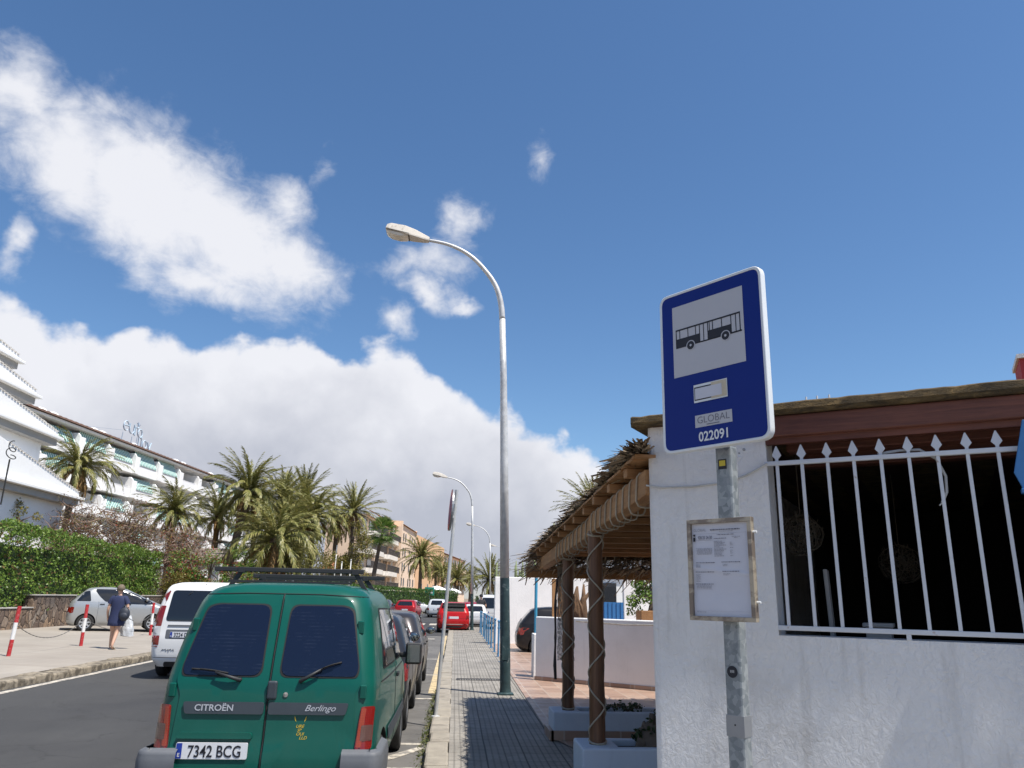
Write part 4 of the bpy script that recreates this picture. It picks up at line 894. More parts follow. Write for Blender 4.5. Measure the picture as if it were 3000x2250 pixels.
for q in range(5): mb.tube([wb.hit(-.66+q*.05, .55+.02*(q % 2), 'B', .004), wb.hit(-.63+q*.05, .585, 'B', .004), wb.hit(-.62+q*.05, .56-.02*(q % 3), 'B', .004)], .0045, 4)
mb.build('scribble', MATS['ink'], wv)

# ---- silver monovolume side-on by the stone wall
SW = [[(.26, 1.06), (.74, 1.06), (.66, 1.44), (.50, 1.40)], [(1.0, 1.24), (1.2, 1.06), (1.62, .99), (1.66, 1.50), (.86, 1.50), (.84, 1.44)], [(1.70, .98), (2.92, .96), (2.84, 1.03), (2.34, 1.36), (2.05, 1.48), (1.72, 1.50)]]
car('silver_car', 'silver hatchback parked side-on in front of the rough stone wall', 'car', (-14.4, 30.8, gz(-13)), R(-65), (.42, .43, .43), MONO, k=(1.02, 1.0, 1.0), wr=.30, wy=(.64, 2.90), win=SW, metal=.55, plate_txt='')
# ---- parked row behind the green van
car('dark_hatchback', 'small dark grey hatchback with alloy wheel, parked directly ahead of the green van', 'car', (-1.36, 10.55, 0), 0, (.030, .032, .040), HATCH, k=(.97, .90, 1.0), wr=.295, wy=(.62, 2.90), metal=.4)
car('dark_estate', 'dark brown grey car second ahead of the green van with red tail light', 'car', (-1.36, 14.3, 0), 0, (.045, .042, .045), SUV, k=(.95, .95, .86), wr=.31, wy=(.72, 3.2), metal=.4)
cc, cb, cp = car('red_convertible', 'small red convertible with black folded soft top, parked partly on the pavement', 'car', (-.02, 40.0, .0), R(1.5), (.42, .006, .008), HATCH, k=(.99, .92, 1.0), wr=.29, wy=(.62, 2.95), rearwin=[(-.55, 1.02), (.55, 1.02), (.46, 1.37), (-.46, 1.37)], rear_glass='soft_top', tails='lamp_red')
mb = MB(); mb.box((0, .52, 1.37), (1.12, .5, .14)); mb.box((0, .40, 1.27), (1.16, .4, .1)); mb.build('folded_roof', MATS['soft_top'], cc, bevel=.04)
mb = MB(); cb.panel(mb, [(-.7, .40), (.7, .40), (.7, .43), (-.7, .43)], 'B', .014, 2, .01); mb.build('bumper_trim', MATS['chrome'], cc, True, auto=60)
G2 = 'cars far down the road'
def far(name, label, col, x, y, rz=0., sl=HATCH, k=(1, 1, 1), metal=.2, cat='car', **kw): return car(name, label, cat, (x, y, kw.pop('z', .0)), rz, col, sl, k=k, metal=metal, detail=kw.pop('detail', True), **kw)
far('red_car', 'red hatchback with dark rear window down the road in front of the long hedge', (.33, .008, .012), -3.85, 62, R(-6), k=(1.05, 1, .98))
far('white_suv', 'white car with dark rear window and lit roof, centre of the road far away', (.62, .64, .66), -1.55, 69, R(-4), SUV, k=(.95, 1, .92))
far('white_saloon', 'white car parked sideways behind the far red hatchback', (.66, .66, .66), -6.1, 84, R(-72), k=(1, 1.05, .95))
far('red_hatchback', 'small red car partly hidden behind the red convertible', (.30, .012, .03), 1.0, 50.5, R(-8), k=(1, 1, .98))
far('white_parked_car', 'white car beyond the red convertible, showing between it and the lamp pole', (.66, .66, .66), 1.15, 45.2, R(-2), k=(.9, .95, .92), plate_txt='')
far('distant_white_van', 'white van with dark windows parked right of the pavement by the white wall', (.70, .71, .73), 2.25, 47, R(-5), VITO, cat='van', wr=.33, wy=(.86, 3.85), rearwin=RW, win=[], plate_z=.9, lampz=(.9, 1.2))
for i, (y, col, nm, lb, rz) in enumerate([(45.5, (.30, .30, .31), 'grey_car', 'grey parked car at the left kerb, its roof just clearing the green van', 0), (50.3, (.24, .012, .02), 'maroon_car', 'dark red parked car second in the row at the left kerb', -2), (54.6, (.05, .07, .10), 'blue_car', 'dark blue parked car third in the row at the left kerb', -2), (58.6, (.06, .07, .08), 'black_car', 'black parked car fourth in the row at the left kerb beside the far red hatchback', -3)]):
    far(nm, lb, col, -6.55+curve_off(y+2), y, R(rz), k=(1, 1, .99), group='cars parked along the left kerb')
far('carport_car', 'black car with orange red tail light nosed in beside the white wall', (.012, .012, .014), 1.95, 25.2, R(-92), k=(1.02, 1.05, 1.0), tails='lamp_amber_red')
far('hidden_white_car', 'white car just showing between the silver car and the white van', (.64, .65, .66), -10.2, 37.0, R(70), k=(1, 1, .95))

# ================================================================ restaurant on the right
def plaster(name, col, st=.6, sc_=26., stain=(.42, .42, .40), ss=.35):
    m, t, b = newmat(name); p = pos(t)
    c = t.mix(t.m('MULTIPLY', t.rng(t.noise(p, 1.3, 7., .65), .5, .75), ss), col, stain)
    drip = t.noise(t.map(p, (9, 9, .7)), 1.2, 4., .6); c = t.mix(t.m('MULTIPLY', t.rng(drip, .58, .75), ss*.8), c, stain)
    t.put(b.inputs['Base Color'], c); b.inputs['Roughness'].default_value = .85; b.inputs['Specular IOR Level'].default_value = .25
    h = t.m('ADD', t.m('MULTIPLY', t.noise(t.map(p, (1, 1, .75), (0, .5, .4)), sc_, 7., .62, 1.2), 1.), t.m('MULTIPLY', t.noise(p, sc_*.22, 4., .55), .8))
    t.put(b.inputs['Normal'], t.bump(h, st, .028)); return m
plaster('rough_white_plaster', (.80, .785, .76), .6, 30., (.40, .37, .33), .42)
plaster('smooth_white_plaster', (.80, .79, .77), .25, 18., (.5, .49, .46), .25)
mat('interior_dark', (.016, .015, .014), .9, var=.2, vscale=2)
def wood(name, c0, c1, ax, rough=.7, sc_=3.):
    m, t, b = newmat(name); p = objc(t); k = [14., 14., 14.]; k[ax] = .9
    n1 = t.noise(t.map(p, tuple(k)), sc_, 6., .65, .6)
    c = t.mix(t.rng(n1, .3, .7), c0, c1)
    c = t.mix(t.m('MULTIPLY', t.rng(t.noise(p, 2.5, 5., .6), .45, .75), .5), c, tuple(x*.45 for x in c0))
    t.put(b.inputs['Base Color'], c); b.inputs['Roughness'].default_value = rough; t.put(b.inputs['Normal'], t.bump(n1, .35, .01)); return m
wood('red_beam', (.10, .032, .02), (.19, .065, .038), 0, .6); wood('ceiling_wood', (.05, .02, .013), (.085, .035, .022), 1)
wood('pergola_wood', (.27, .125, .045), (.46, .25, .10), 1); wood('slat_wood', (.27, .13, .05), (.46, .25, .11), 0); wood('post_wood', (.085, .036, .016), (.20, .09, .04), 2, .5)
m, t, b = newmat('moss_edge'); p = objc(t)
c = t.ramp(t.noise(t.map(p, (3, 3, 12)), 2.2, 8., .7, .8), [(.28, (.025, .018, .010)), (.48, (.12, .08, .032)), (.62, (.22, .145, .055)), (.75, (.33, .23, .10))]); t.put(b.inputs['Base Color'], c); b.inputs['Roughness'].default_value = .95
t.put(b.inputs['Normal'], t.bump(t.noise(t.map(p, (1, 1, 2.5)), 45., 7., .75), 1., .03))
mat('bar_white', (.62, .64, .66), .45, var=.06, vscale=6, coord='obj', stain=(.30, .17, .08), sstr=.7, sscale=13, sth=(.63, .72)); mat('gate_blue', (.035, .16, .38), .45, var=.1, vscale=6, coord='obj'); mat('cable_white', (.5, .5, .48), .5, coord='obj')
WA = R(-32.74); rb_ = thing('restaurant_building', 'white rough plastered single-storey building with barred window and mossy wooden roof edge', 'building', (1.25, 5.0, .0), WA)
P = MATS['rough_white_plaster']
mb = MB()
# front wall as one skin with a window opening (local x along the wall, y inward, z up); the corner is rounded
X0, X1, XW0, XW1, ZS, ZT, TH = 0., 5.2, .775, 3.6, 1.525, 2.70, .22
cr = .045
prof = [(X0+cr-cr*math.cos(a), cr-cr*math.sin(a)) for a in [pi/2*i/5 for i in range(6)]]
pier = prof+[(XW0, 0), (XW0, TH), (X0+TH, TH), (X0+TH, 6.0), (X0, 6.0)]
mb.prism(pier, .0, 2.8335)
mb.box2((XW0, 0.0, .0), (X1, TH, ZS)); mb.box2((XW1, 0, ZS), (X1, TH, 2.83))
wl = mb.build('wall', P, rb_)
mb = MB(); mb.box2((XW0+.0, .0, 2.66), (XW1, .05, 2.70)); mb.build('lintel', MATS['red_beam'], rb_)
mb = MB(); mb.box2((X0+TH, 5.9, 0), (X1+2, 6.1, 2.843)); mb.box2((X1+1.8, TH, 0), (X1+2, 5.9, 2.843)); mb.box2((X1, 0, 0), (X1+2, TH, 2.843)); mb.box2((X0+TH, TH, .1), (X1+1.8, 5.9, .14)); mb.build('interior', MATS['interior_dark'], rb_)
mb = MB()
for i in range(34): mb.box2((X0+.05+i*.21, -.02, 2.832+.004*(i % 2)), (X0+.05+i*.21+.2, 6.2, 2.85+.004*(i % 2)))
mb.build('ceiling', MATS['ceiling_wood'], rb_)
mb = MB(); mb.box2((X0+.70, -.035, 2.70), (X1+2, .14, 2.83)); mb.box2((X0+.85, .30, 2.66), (X1+1.8, .42, 2.80)); mb.box2((X0+.85, .95, 2.66), (X1+1.8, 1.07, 2.80)); mb.build('roof_beam', MATS['red_beam'], rb_, bevel=.008)
# mossy roof edge, uneven
rg = random.Random(2)
mb = MB(); nx = 120; vs = []
for i in range(nx):
    x = -.085+i*(X1+2.2)/(nx-1); jt = rg.uniform(-.004, .004); jb = rg.uniform(-.003, .003)
    vs += [(x, -.062+jb, 2.834), (x, -.072+jt, 2.86), (x, -.068+jb, 2.897+jt), (x, -.03, 2.912+jt), (x, 6.3, 2.915), (x, 6.3, 2.834)]
mb.add(vs, [(i*6+j, (i+1)*6+j, (i+1)*6+(j+1) % 6, i*6+(j+1) % 6) for i in range(nx-1) for j in range(6)]+[(5, 4, 3, 2, 1, 0), tuple((nx-1)*6+j for j in range(6))]); mb.build('roof', MATS['moss_edge'], rb_)
# window grille: rails, bars with spear heads
gr = MB(); gr.box2((XW0-.015, -.006, 2.525), (3.7, .022, 2.552)); grl = gr.build('window_grille', MATS['bar_white'], rb_, bevel=.003)
gr = MB(); gr.box2((XW0-.0, -.006, 1.555), (3.7, .022, 1.582)); gr.box2((1.445, -.004, 1.525), (1.47, .02, 1.556)); gr.build('lower_rail', MATS['bar_white'], grl, bevel=.003)
for i in range(18):
    x = .835+i*.1455
    if x > 3.55: break
    mb = MB(); mb.box2((x-.0095, -.0015, 1.5815), (x+.0095, .0175, 2.5255)); br = mb.build('bar', MATS['bar_white'], grl, bevel=.002)
    mb = MB(); z0 = 2.5515
    pf = [(.009, 0), (.009, .014), (.0275, .036), (.003, .096)]
    vs = []
    for hw, z in pf: vs += [(x-hw, .003 if hw > .005 else .007, z0+z), (x+hw, .003 if hw > .005 else .007, z0+z), (x+hw, .013 if hw > .005 else .009, z0+z), (x-hw, .013 if hw > .005 else .009, z0+z)]
    mb.add(vs, [(a*4+j, a*4+(j+1) % 4, (a+1)*4+(j+1) % 4, (a+1)*4+j) for a in range(3) for j in range(4)]+[(3, 2, 1, 0), (12, 13, 14, 15)]); mb.build('spear_head', MATS['bar_white'], br)
MW = rb_.matrix_basis.copy()
def wloc(x, y, z): return MW @ Vector((x, y, z))
# cable clipped along the wall, with a loose end inside
mb = MB(MW); mb.tube([(.0, -.03, 2.44), (.1, -.010, 2.425), (.3, -.008, 2.42), (.5, -.008, 2.435), (.65, -.008, 2.475), (.78, -.012, 2.54)], .006, 6); o = mb.build('cable', MATS['cable_white']); tag(o, 'pale cable sagging across the white wall behind the bus stop pole', 'cable')
mb = MB(MW); mb.tube([(1.4, .03, 2.562), (1.52, .035, 2.575), (1.62, .05, 2.575), (1.70, .07, 2.52), (1.735, .08, 2.42), (1.73, .08, 2.33), (1.70, .08, 2.27)], .008, 6); mb.tube([(1.705, .08, 2.275), (1.685, .08, 2.255)], .004, 5); o = mb.build('cable', MATS['cable_white']); tag(o, 'loose white cable end drooping behind the window bars', 'cable')
# wire balls and pale boards inside
def wireball(c, r, lab, sd):
    rg = random.Random(sd); mb = MB()
    for k in range(46):
        a = Vector((rg.gauss(0, 1), rg.gauss(0, 1), rg.gauss(0, 1))).normalized(); b = a.orthogonal().normalized(); c2 = a.cross(b); rr_ = r*rg.uniform(.8, 1.02); s0 = rg.uniform(0, 6); le = rg.uniform(2, 5.5)
        mb.tube([Vector(c)+(b*math.cos(s0+le*q/14)+c2*math.sin(s0+le*q/14))*rr_*(1+.03*math.sin(q*1.7+k)) for q in range(15)], .0035, 3, False)
    for k in range(60):
        a = Vector((rg.gauss(0, 1), rg.gauss(0, 1), rg.gauss(0, 1))).normalized(); mb.tube([Vector(c)+a*r*.95, Vector(c)+a*r*1.06+Vector((0, 0, .02))], .003, 3, False)
    mb.tube([Vector(c)+Vector((0, 0, r)), Vector(c)+Vector((0, 0, 2.83-c[2]))], .004, 4)
    o = mb.build('twig_ball', mat('twig', (.17, .145, .11), .9)); tag(o, lab, 'hanging ornament', 'twig balls hanging inside the barred window'); return o
wireball(tuple(wloc(.77, 1.21, 2.2)), .15, 'large twig ball hanging near the left window bars', 1); wireball(tuple(wloc(1.35, 2.65, 2.05)), .17, 'dim twig ball hanging deep in the middle of the window', 2)
mat('pale_board', (.40, .37, .33), .8, var=.15, vscale=6, coord='obj')
mb = MB(MW); mb.beam((1.06, .42, .14), (1.0, .52, 1.92), .09, .025, (1, 0, 0)); o = mb.build('leaning_board', MATS['pale_board'], bevel=.004); tag(o, 'narrow pale board leaning inside behind the second window bar', 'board')
mb = MB(MW); mb.box((1.28, .5, .86), (.14, .18, 1.44)); mb.box((1.28, .5, 1.59), (.17, .21, .025)); o = mb.build('pedestal', MATS['pale_board'], bevel=.006); tag(o, 'short pale pedestal just showing above the window sill', 'pedestal')
# blue gate post at the right edge
gp_ = thing('gate_post', 'blue metal gate post with pointed top at the right edge of the photo', 'gate post', tuple(wloc(2.135, -.06, .13)), WA)
mb = MB(); mb.box((0, 0, 1.08), (.10, .04, 2.16)); mb.build('post', MATS['gate_blue'], gp_, bevel=.004)
mb = MB(); mb.prism([(-.055, 2.18), (.055, 2.18), (.085, 2.27), (.012, 2.55), (-.012, 2.55), (-.085, 2.27)], -.012, .012, Matrix.Rotation(R(90), 4, 'X')); mb.build('point', MATS['gate_blue'], gp_, bevel=.003)
mb = MB(); mb.box((0, 0, 2.17), (.13, .06, .025)); mb.build('collar', MATS['gate_blue'], gp_, bevel=.003)
gl = MB()
for i in range(5): gl.box((.16+i*.13, 0, 1.0), (.03, .03, 1.9))
gl.box((.42, 0, 1.9), (.74, .035, .05)); gl.box((.42, 0, .2), (.74, .035, .05)); gl.build('gate_leaf', MATS['gate_blue'], gp_)
# roof clutter: aerial frame, red parapet block
mb = MB(MW @ Matrix.Translation((.765, 2.87, 2.91)))
for x in (-.10, 0, .11): mb.tube([(x, 0, 0), (x+.012, 0, .76)], .009, 6)
for z in (.62, .67, .72): mb.tube([(-.11, 0, z), (.13, 0, z)], .005, 5)
o = mb.build('roof_rack', MATS['bar_white']); tag(o, 'small white wire frame standing on the flat roof edge', 'rack')
mb = MB(MW); mb.box2((2.52, 3.4, 2.91), (3.3, 3.9, 3.97)); mb.k = 1; mb.box2((2.50, 3.37, 3.97), (3.33, 3.93, 4.01)); o = mb.build('chimney_block', [mat('red_render', (.42, .05, .05), .8), MATS['smooth_white_plaster']]); tag(o, 'red rendered chimney block cut by the right edge of the photo', 'chimney')

# ================================================================ pergola
pg = thing('pergola', 'wooden pergola with ragged thatch roof and rope-wrapped posts beside the white building', 'pergola', (1.35, 5.1, .13))
def bz(y): return 2.38-.036*(y-5.15)
def xm(y): return min(6.5, 1.23+.640*(y-5.0))            # the building's side wall bounds the pergola
# main eaves beam
mb = MB(); mb.beam((1.30, 5.02, bz(5.02)+.085), (1.30, 7.28, bz(7.28)+.085), .12, .17); mb.build('beam', MATS['pergola_wood'], pg, bevel=.008, world=True)
mb = MB(); mb.beam((1.325, 7.28, bz(7.28)+.08), (1.325, 12.3, bz(12.3)+.08), .12, .16); mb.build('beam', MATS['pergola_wood'], pg, bevel=.008, world=True)
mb = MB(); mb.beam((1.1, 12.25, bz(12.25)-.02), (6.4, 12.25, bz(12.25)-.02), .14, .16); mb.build('beam', MATS['pergola_wood'], pg, bevel=.008, world=True)
rg = random.Random(11)
y = 5.35
while y < 12.3:
    mb = MB(); mb.beam((1.19-.03*rg.random(), y, bz(y)+.204), (max(1.32, xm(y)-.05), y+.02, bz(y)+.204+.0135*max(.13, xm(y)-1.25)), .08, .066); mb.build('rafter', MATS['slat_wood'], pg, world=True, bevel=.006); y += .62
mb = MB()
y = 5.0
while y < 12.6:
    w_ = rg.uniform(.10, .13); xe = max(1.30, xm(y-.06)-.02); mb.beam((1.16, y, bz(y)+.248+rg.uniform(-.004, .004)), (xe, y, bz(y)+.248+.0135*(xe-1.16)), w_-.008, .018); y += w_
mb.build('roof_boards', MATS['slat_wood'], pg, world=True)
# thatch: many stalks over the boards, ragged at the street edge
m, t, b = newmat('thatch'); g = t.new('ShaderNodeNewGeometry')
c = t.ramp(t.m('ADD', t.m('MULTIPLY', g.outputs['Random Per Island'], .7), t.m('MULTIPLY', t.noise(g.outputs['Position'], 6., 4.), .3)), [(.2, (.11, .08, .055)), (.5, (.27, .20, .135)), (.85, (.42, .33, .22))]); t.put(b.inputs['Base Color'], c); b.inputs['Roughness'].default_value = .9
rgn = np.random.default_rng(4)
def stalks(n, fn, wmin, wmax, lmin, lmax):
    V = np.zeros((n, 4, 3))
    for i in range(n):
        p, d, up = fn(i); d = d/np.linalg.norm(d); s = np.cross(d, up); s /= np.linalg.norm(s)+1e-9
        L = rgn.uniform(lmin, lmax); w_ = rgn.uniform(wmin, wmax)/2; e_ = p+d*L; sag = np.array([0, 0, -.10*L*L])
        V[i] = [p-s*w_, p+s*w_, e_+s*w_*.5+sag, e_-s*w_*.5+sag]
    return V
def tf(i):
    y = rgn.uniform(5.0, 12.4); x = rgn.choice([rgn.uniform(1.22, 1.5), rgn.uniform(1.24, 6.3)], p=[.62, .38]); st_ = (y*1.45) % 1.; x = min(x, max(1.24, xm(y)-.25)); h = bz(y)+.255+rgn.uniform(0, .06)+.018*min(x-1, 3)+.06*st_
    return np.array([x, y, h]), np.array([-.30+rgn.normal(0, .14), 1.*rgn.choice([-1, 1])+rgn.normal(0, .15), -.03+rgn.normal(0, .05)]), np.array([rgn.normal(0, .5), rgn.normal(0, .4), 1.])
V1 = stalks(9500, tf, .012, .035, .15, .40)
def tf2(i):
    y = rgn.uniform(11.9, 12.9); x = rgn.uniform(1.1, 4.6); return np.array([x, y-.3, bz(y)+.16+rgn.uniform(-.16, .15)-.13*max(0, y-12.3)]), np.array([-.35+rgn.normal(0, .4), 1+rgn.normal(0, .3), -.18+rgn.normal(0, .15)]), np.array([rgn.normal(0, .4), rgn.normal(0, .4), 1.])
V2 = stalks(2400, tf2, .012, .03, .2, .5)
V_ = np.concatenate([V1, V2])-np.array([1.35, 5.1, .13]); quads_obj('thatch', V_, m, pg)
mb = MB(); mb.add([(1.2, 5.02, bz(5.0)+.262), (1.2, 12.5, bz(12.5)+.262), (6.0, 12.5, bz(12.5)+.36), (1.24, 5.02, bz(5.0)+.264), (1.2, 5.02, bz(5.0)+.295), (1.2, 12.5, bz(12.5)+.29), (6.0, 12.5, bz(12.5)+.46), (1.24, 5.02, bz(5.0)+.30)], [(0, 1, 2, 3), (7, 6, 5, 4), (0, 4, 5, 1), (1, 5, 6, 2), (2, 6, 7, 3), (3, 7, 4, 0)]); mb.build('thatch_bed', MATS['moss_edge'], pg, world=True)
mat('rope', (.40, .35, .27), .85, var=.2, vscale=30, coord='obj', bump=.3, bscale=160)
def post(x, y, z0, r, lean, seed):
    rg = random.Random(seed); mb = MB(); n = 15; zt = bz(y)+.02; pts = []; rr_ = []
    for i in range(n): f = i/(n-1); pts.append((x+lean*f+rg.uniform(-.003, .003), y, z0+(zt-z0)*f)); rr_.append(r*(1.04-.06*f+rg.uniform(-.02, .02)))
    mb.tube(pts, rr_, 18); po = mb.build('post', MATS['post_wood'], pg, True, world=True, auto=60)
    mb = MB()
    for sgn, ph in ((1, 0.), (-1, .5)):
        P = []; N_ = 150; turns = 3.6
        for i in range(N_+1):
            f = i/N_; a = sgn*2*pi*turns*f+ph+2.2; zz = z0+.05+(zt-z0-.1)*f; P.append((x+lean*f+(r*1.05+.003)*math.cos(a), y+(r*1.05+.003)*math.sin(a), zz))
        mb.tube(P, .0075, 6)
    for z in (z0+.04, zt-.03):
        P = [(x+(r*1.08)*math.cos(a), y+(r*1.08)*math.sin(a), z+.02*math.sin(a)) for a in np.linspace(0, 2*pi, 25)]; mb.tube(P, .009, 6)
    inv = pg.matrix_basis.inverted(); mb.v = [tuple(inv @ Vector(p)) for p in mb.v]; mb.build('rope', MATS['rope'], po, True)
post(1.295, 7.21, .48, .068, -.006, 1); post(1.405, 9.79, .43, .070, .0, 2); post(3.2, 12.2, .14, .07, .0, 3); post(5.6, 12.2, .14, .07, 0, 4)
for y0, y1, n_, cx in ((5.12, 7.2, 9, 1.30), (7.4, 9.95, 9, 1.325)):
    mb = MB(); P = []
    for k in range(n_):
        dr = rg.uniform(.02, .06)
        for q in range(20):
            a = 2*pi*q/20; y = y0+(y1-y0)*(k+q/20)/n_
            ex = .069*math.copysign(min(1, abs(1.25*math.cos(a))), math.cos(a)); ez = .094*math.copysign(min(1, abs(1.25*math.sin(a))), math.sin(a))
            P.append((cx+ex, y, bz(y)+.085+ez-dr*max(0, -math.sin(a))))
    mb.tube(P, .0065, 6); mb.build('beam_rope', MATS['rope'], pg, True, world=True)
mb = MB()
P = [(1.30-.06*math.cos(pi*q/10), 7.24, bz(7.2)-.01-.05*math.sin(pi*q/10)) for q in range(11)]; mb.tube(P, .011, 6)
mb.build('beam_rope', MATS['rope'], pg, True, world=True)
# fishing net with dark edge rope
m, t, b = newmat('net_cord'); p = objc(t); t.put(b.inputs['Base Color'], t.mix(t.rng(t.noise(p, 20., 3.), .3, .7), (.20, .17, .14), (.42, .38, .32))); b.inputs['Roughness'].default_value = .9
nt = thing('fishing_net', 'fishing net hanging in a strip beside the far pergola post', 'net', (1.42, 11.2, 1.0))
mb = MB(); rg = random.Random(6)
for i in range(16):
    for s_ in (-1, 1): mb.tube([(.03+(.26*((i/15.+s_*q*.045) % 1.0))*(.35+.65*q/14)+rg.uniform(-.004, .004), rg.uniform(-.02, .02), 1.15-.09*q) for q in range(15)], .0035, 3, False)
mb.build('mesh', MATS['net_cord'], nt)
mb = MB(); mb.tube([(.33, 0, 1.25), (.12, 0, 1.08), (.03, 0, .98), (0, .01, .6), (.012, -.01, .2), (-.005, .01, -.18), (.01, 0, -.36)], .016, 6); mb.tube([(.02, .01, .7), (.0, -.01, .2), (.02, 0, -.36)], .012, 5); mb.tube([(.33, 0, 1.25), (.17, .005, 1.1), (.1, 0, .98)], .009, 5); mb.build('edge_rope', mat('dark_rope', (.07, .055, .05), .9), nt, True)
mb = MB()
for q in range(3): mb.beam((2.22+.125*q, 17.5, .14), (2.20+.125*q, 17.5, 2.15), .105, .05, (0, 1, 0))
o = mb.build('plank_screen', MATS['pergola_wood'], bevel=.006); tag(o, 'orange brown plank screen behind the low wall beside the fishing net', 'screen')
# planters
def planter(x0, y0, x1, y1, z1, lab, pts=None):
    o = thing('planter', lab, 'planter', (x0, y0, .13), 0, 'white plastered planters under the pergola'); mb = MB(); w_ = .10
    for a, b_ in (((x0, y0), (x1, y0+w_)), ((x0, y1-w_), (x1, y1)), ((x0, y0+w_), (x0+w_, y1-w_)), ((x1-w_, y0+w_), (x1, y1-w_))): mb.box2((a[0], a[1], .13), (b_[0], b_[1], z1))
    mb.box2((x0+.02, y0+.02, z1-.10), (x0+.34, y1-.02, z1-.006)); mb.build('box', MATS['planter_shade_blue'], o, world=True, bevel=.018, seg=3)
    mb = MB(); mb.box2((x0+w_-.01, y0+w_-.01, .14), (x1-w_+.01, y1-w_+.01, z1-.05)); mb.build('soil', MATS['dark_soil'], o, world=True)
    return o
plaster('planter_shade_blue', (.52, .58, .66), .2, 14., (.36, .40, .46), .3); mat('bark_brown', (.13, .075, .04), .9, var=.5, vscale=7, bump=.6, bscale=22); mat('dark_soil', (.06, .045, .035), .95, var=.3, vscale=20, bump=.5)  # planter plaster is white; the blue cast of shade is in its colour
planter(1.12, 6.95, 2.6, 7.48, .50, 'near white plastered planter holding the front pergola post')
planter(1.20, 9.55, 3.6, 10.05, .44, 'far white plastered planter holding the second pergola post')
mb = MB(); mb.box2((1.17, 9.50, .142), (3.6, 9.552, .24)); mb.box2((1.15, 9.50, .142), (1.198, 10.05, .24)); o = mb.build('tile_skirting', MATS['terracotta_tiles']); tag(o, 'row of terracotta skirting tiles round the far planter foot', 'skirting')
# low terrace wall
lw = thing('low_wall', 'low white terrace wall under the pergola roof, in shade behind the posts', 'wall', (1.71, 16.2, .13))
def wallseg(a, b_, z0, z1, th, m, nm, par, bev=.02):
    a, b_ = Vector((*a, 0)), Vector((*b_, 0)); mb = MB(); mb.beam(a+Vector((0, 0, (z0+z1)/2)), b_+Vector((0, 0, (z0+z1)/2)), th, z1-z0); return mb.build(nm, m, par, world=True, bevel=bev)
wallseg((1.72, 16.35), (6.2, 12.6), .13, 1.36, .16, MATS['smooth_white_plaster'], 'wall', lw); wallseg((1.66, 16.30), (6.13, 12.53), .143, .215, .02, MATS['terracotta_tiles'], 'skirting', lw, .004)
mb = MB(); mb.tube([(2.4, 15.66, 1.30), (3.2, 15.0, 1.27), (4.0, 14.33, 1.29), (5.0, 13.5, 1.26)], .008, 5); o = mb.build('cable', MATS['net_cord']); tag(o, 'dark cable drooping along the low terrace wall', 'cable')
mb = MB(); mb.box2((1.68, 16.75, .13), (1.80, 17.2, 1.0)); o = mb.build('gate_pier', MATS['smooth_white_plaster'], bevel=.015); tag(o, 'small sunlit white pier at the end of the low terrace wall', 'pier')
def bluepole(x, y, z1, lab):
    mb = MB(); mb.tube([(x, y, .13), (x+.01, y, z1)], .035, 12); mb.tube([(x, y, .13), (x, y, .16)], .07, 12); o = mb.build('blue_pole', mat('pole_blue', (.05, .30, .48), .45, var=.15, vscale=5), smooth=True, auto=50); tag(o, lab, 'pole', 'blue poles of the car shelter')
bluepole(1.86, 18.2, 2.45, 'bright blue pole in front of the black car'); bluepole(4.6, 18.2, 2.45, 'bright blue pole seen between the pergola posts')
# white wall beyond and its blue gate
ww = thing('white_wall', 'tall sunlit white wall beyond the black car, crossed by palm shadows', 'wall', (1.5, 29.2, .13))
wallseg((1.45, 29.0), (5.3, 29.3), .10, 2.47, .2, MATS['smooth_white_plaster'], 'wall', ww); wallseg((6.3, 29.4), (16, 30.2), .10, 2.47, .2, MATS['smooth_white_plaster'], 'wall', ww)
mb = MB(); mb.box((5.8, 29.3, .9), (.95, .05, 1.5)); 
for i in range(6): mb.box((5.42+i*.155, 29.26, .9), (.05, .03, 1.5))
o = mb.build('blue_gate', MATS['gate_blue']); tag(o, 'blue slatted gate in the white wall beyond the pergola', 'gate')
wh_ = thing('white_house', 'low white house with grey sloping roof behind the pergola', 'house', (9, 40, .1))
mb = MB(); mb.box((9.5, 40, 1.9), (11, 7, 3.6)); mb.build('wall', MATS['smooth_white_plaster'], wh_, world=True)
mb = MB(); mb.prism([(3.6, 3.7), (15.4, 3.7), (9.5, 5.0)], -43.9, -36.1, Matrix.Rotation(R(90), 4, 'X')); mb.build('roof', mat('grey_roof', (.24, .25, .28), .8, var=.15), wh_, world=True)
mb = MB(); mb.box((7.0, 36.48, 1.9), (1.0, .06, 1.2)); mb.build('window', MATS['car_glass'], wh_, world=True)
mb = MB(); rg = random.Random(31)
for k in range(5): mb.tube([(2.72+.055*k, 17.6, .14), (2.74+.05*k+rg.uniform(-.02, .02), 17.6, 1.1), (2.72+.055*k+rg.uniform(-.06, .06), 17.62, 1.7), (2.75+.05*k+rg.uniform(-.12, .12), 17.6, 1.95+rg.uniform(-.1, .1))], [.09, .075, .06, .02], 8)
mb.tube([(2.86, 17.5, 1.25), (2.80, 17.47, 1.55), (2.70, 17.46, 1.82)], [.02, .035, .012], 7); o = mb.build('driftwood', MATS['bark_brown'], smooth=True); tag(o, 'upright brown driftwood trunk between the two pergola posts, behind the low wall', 'driftwood')

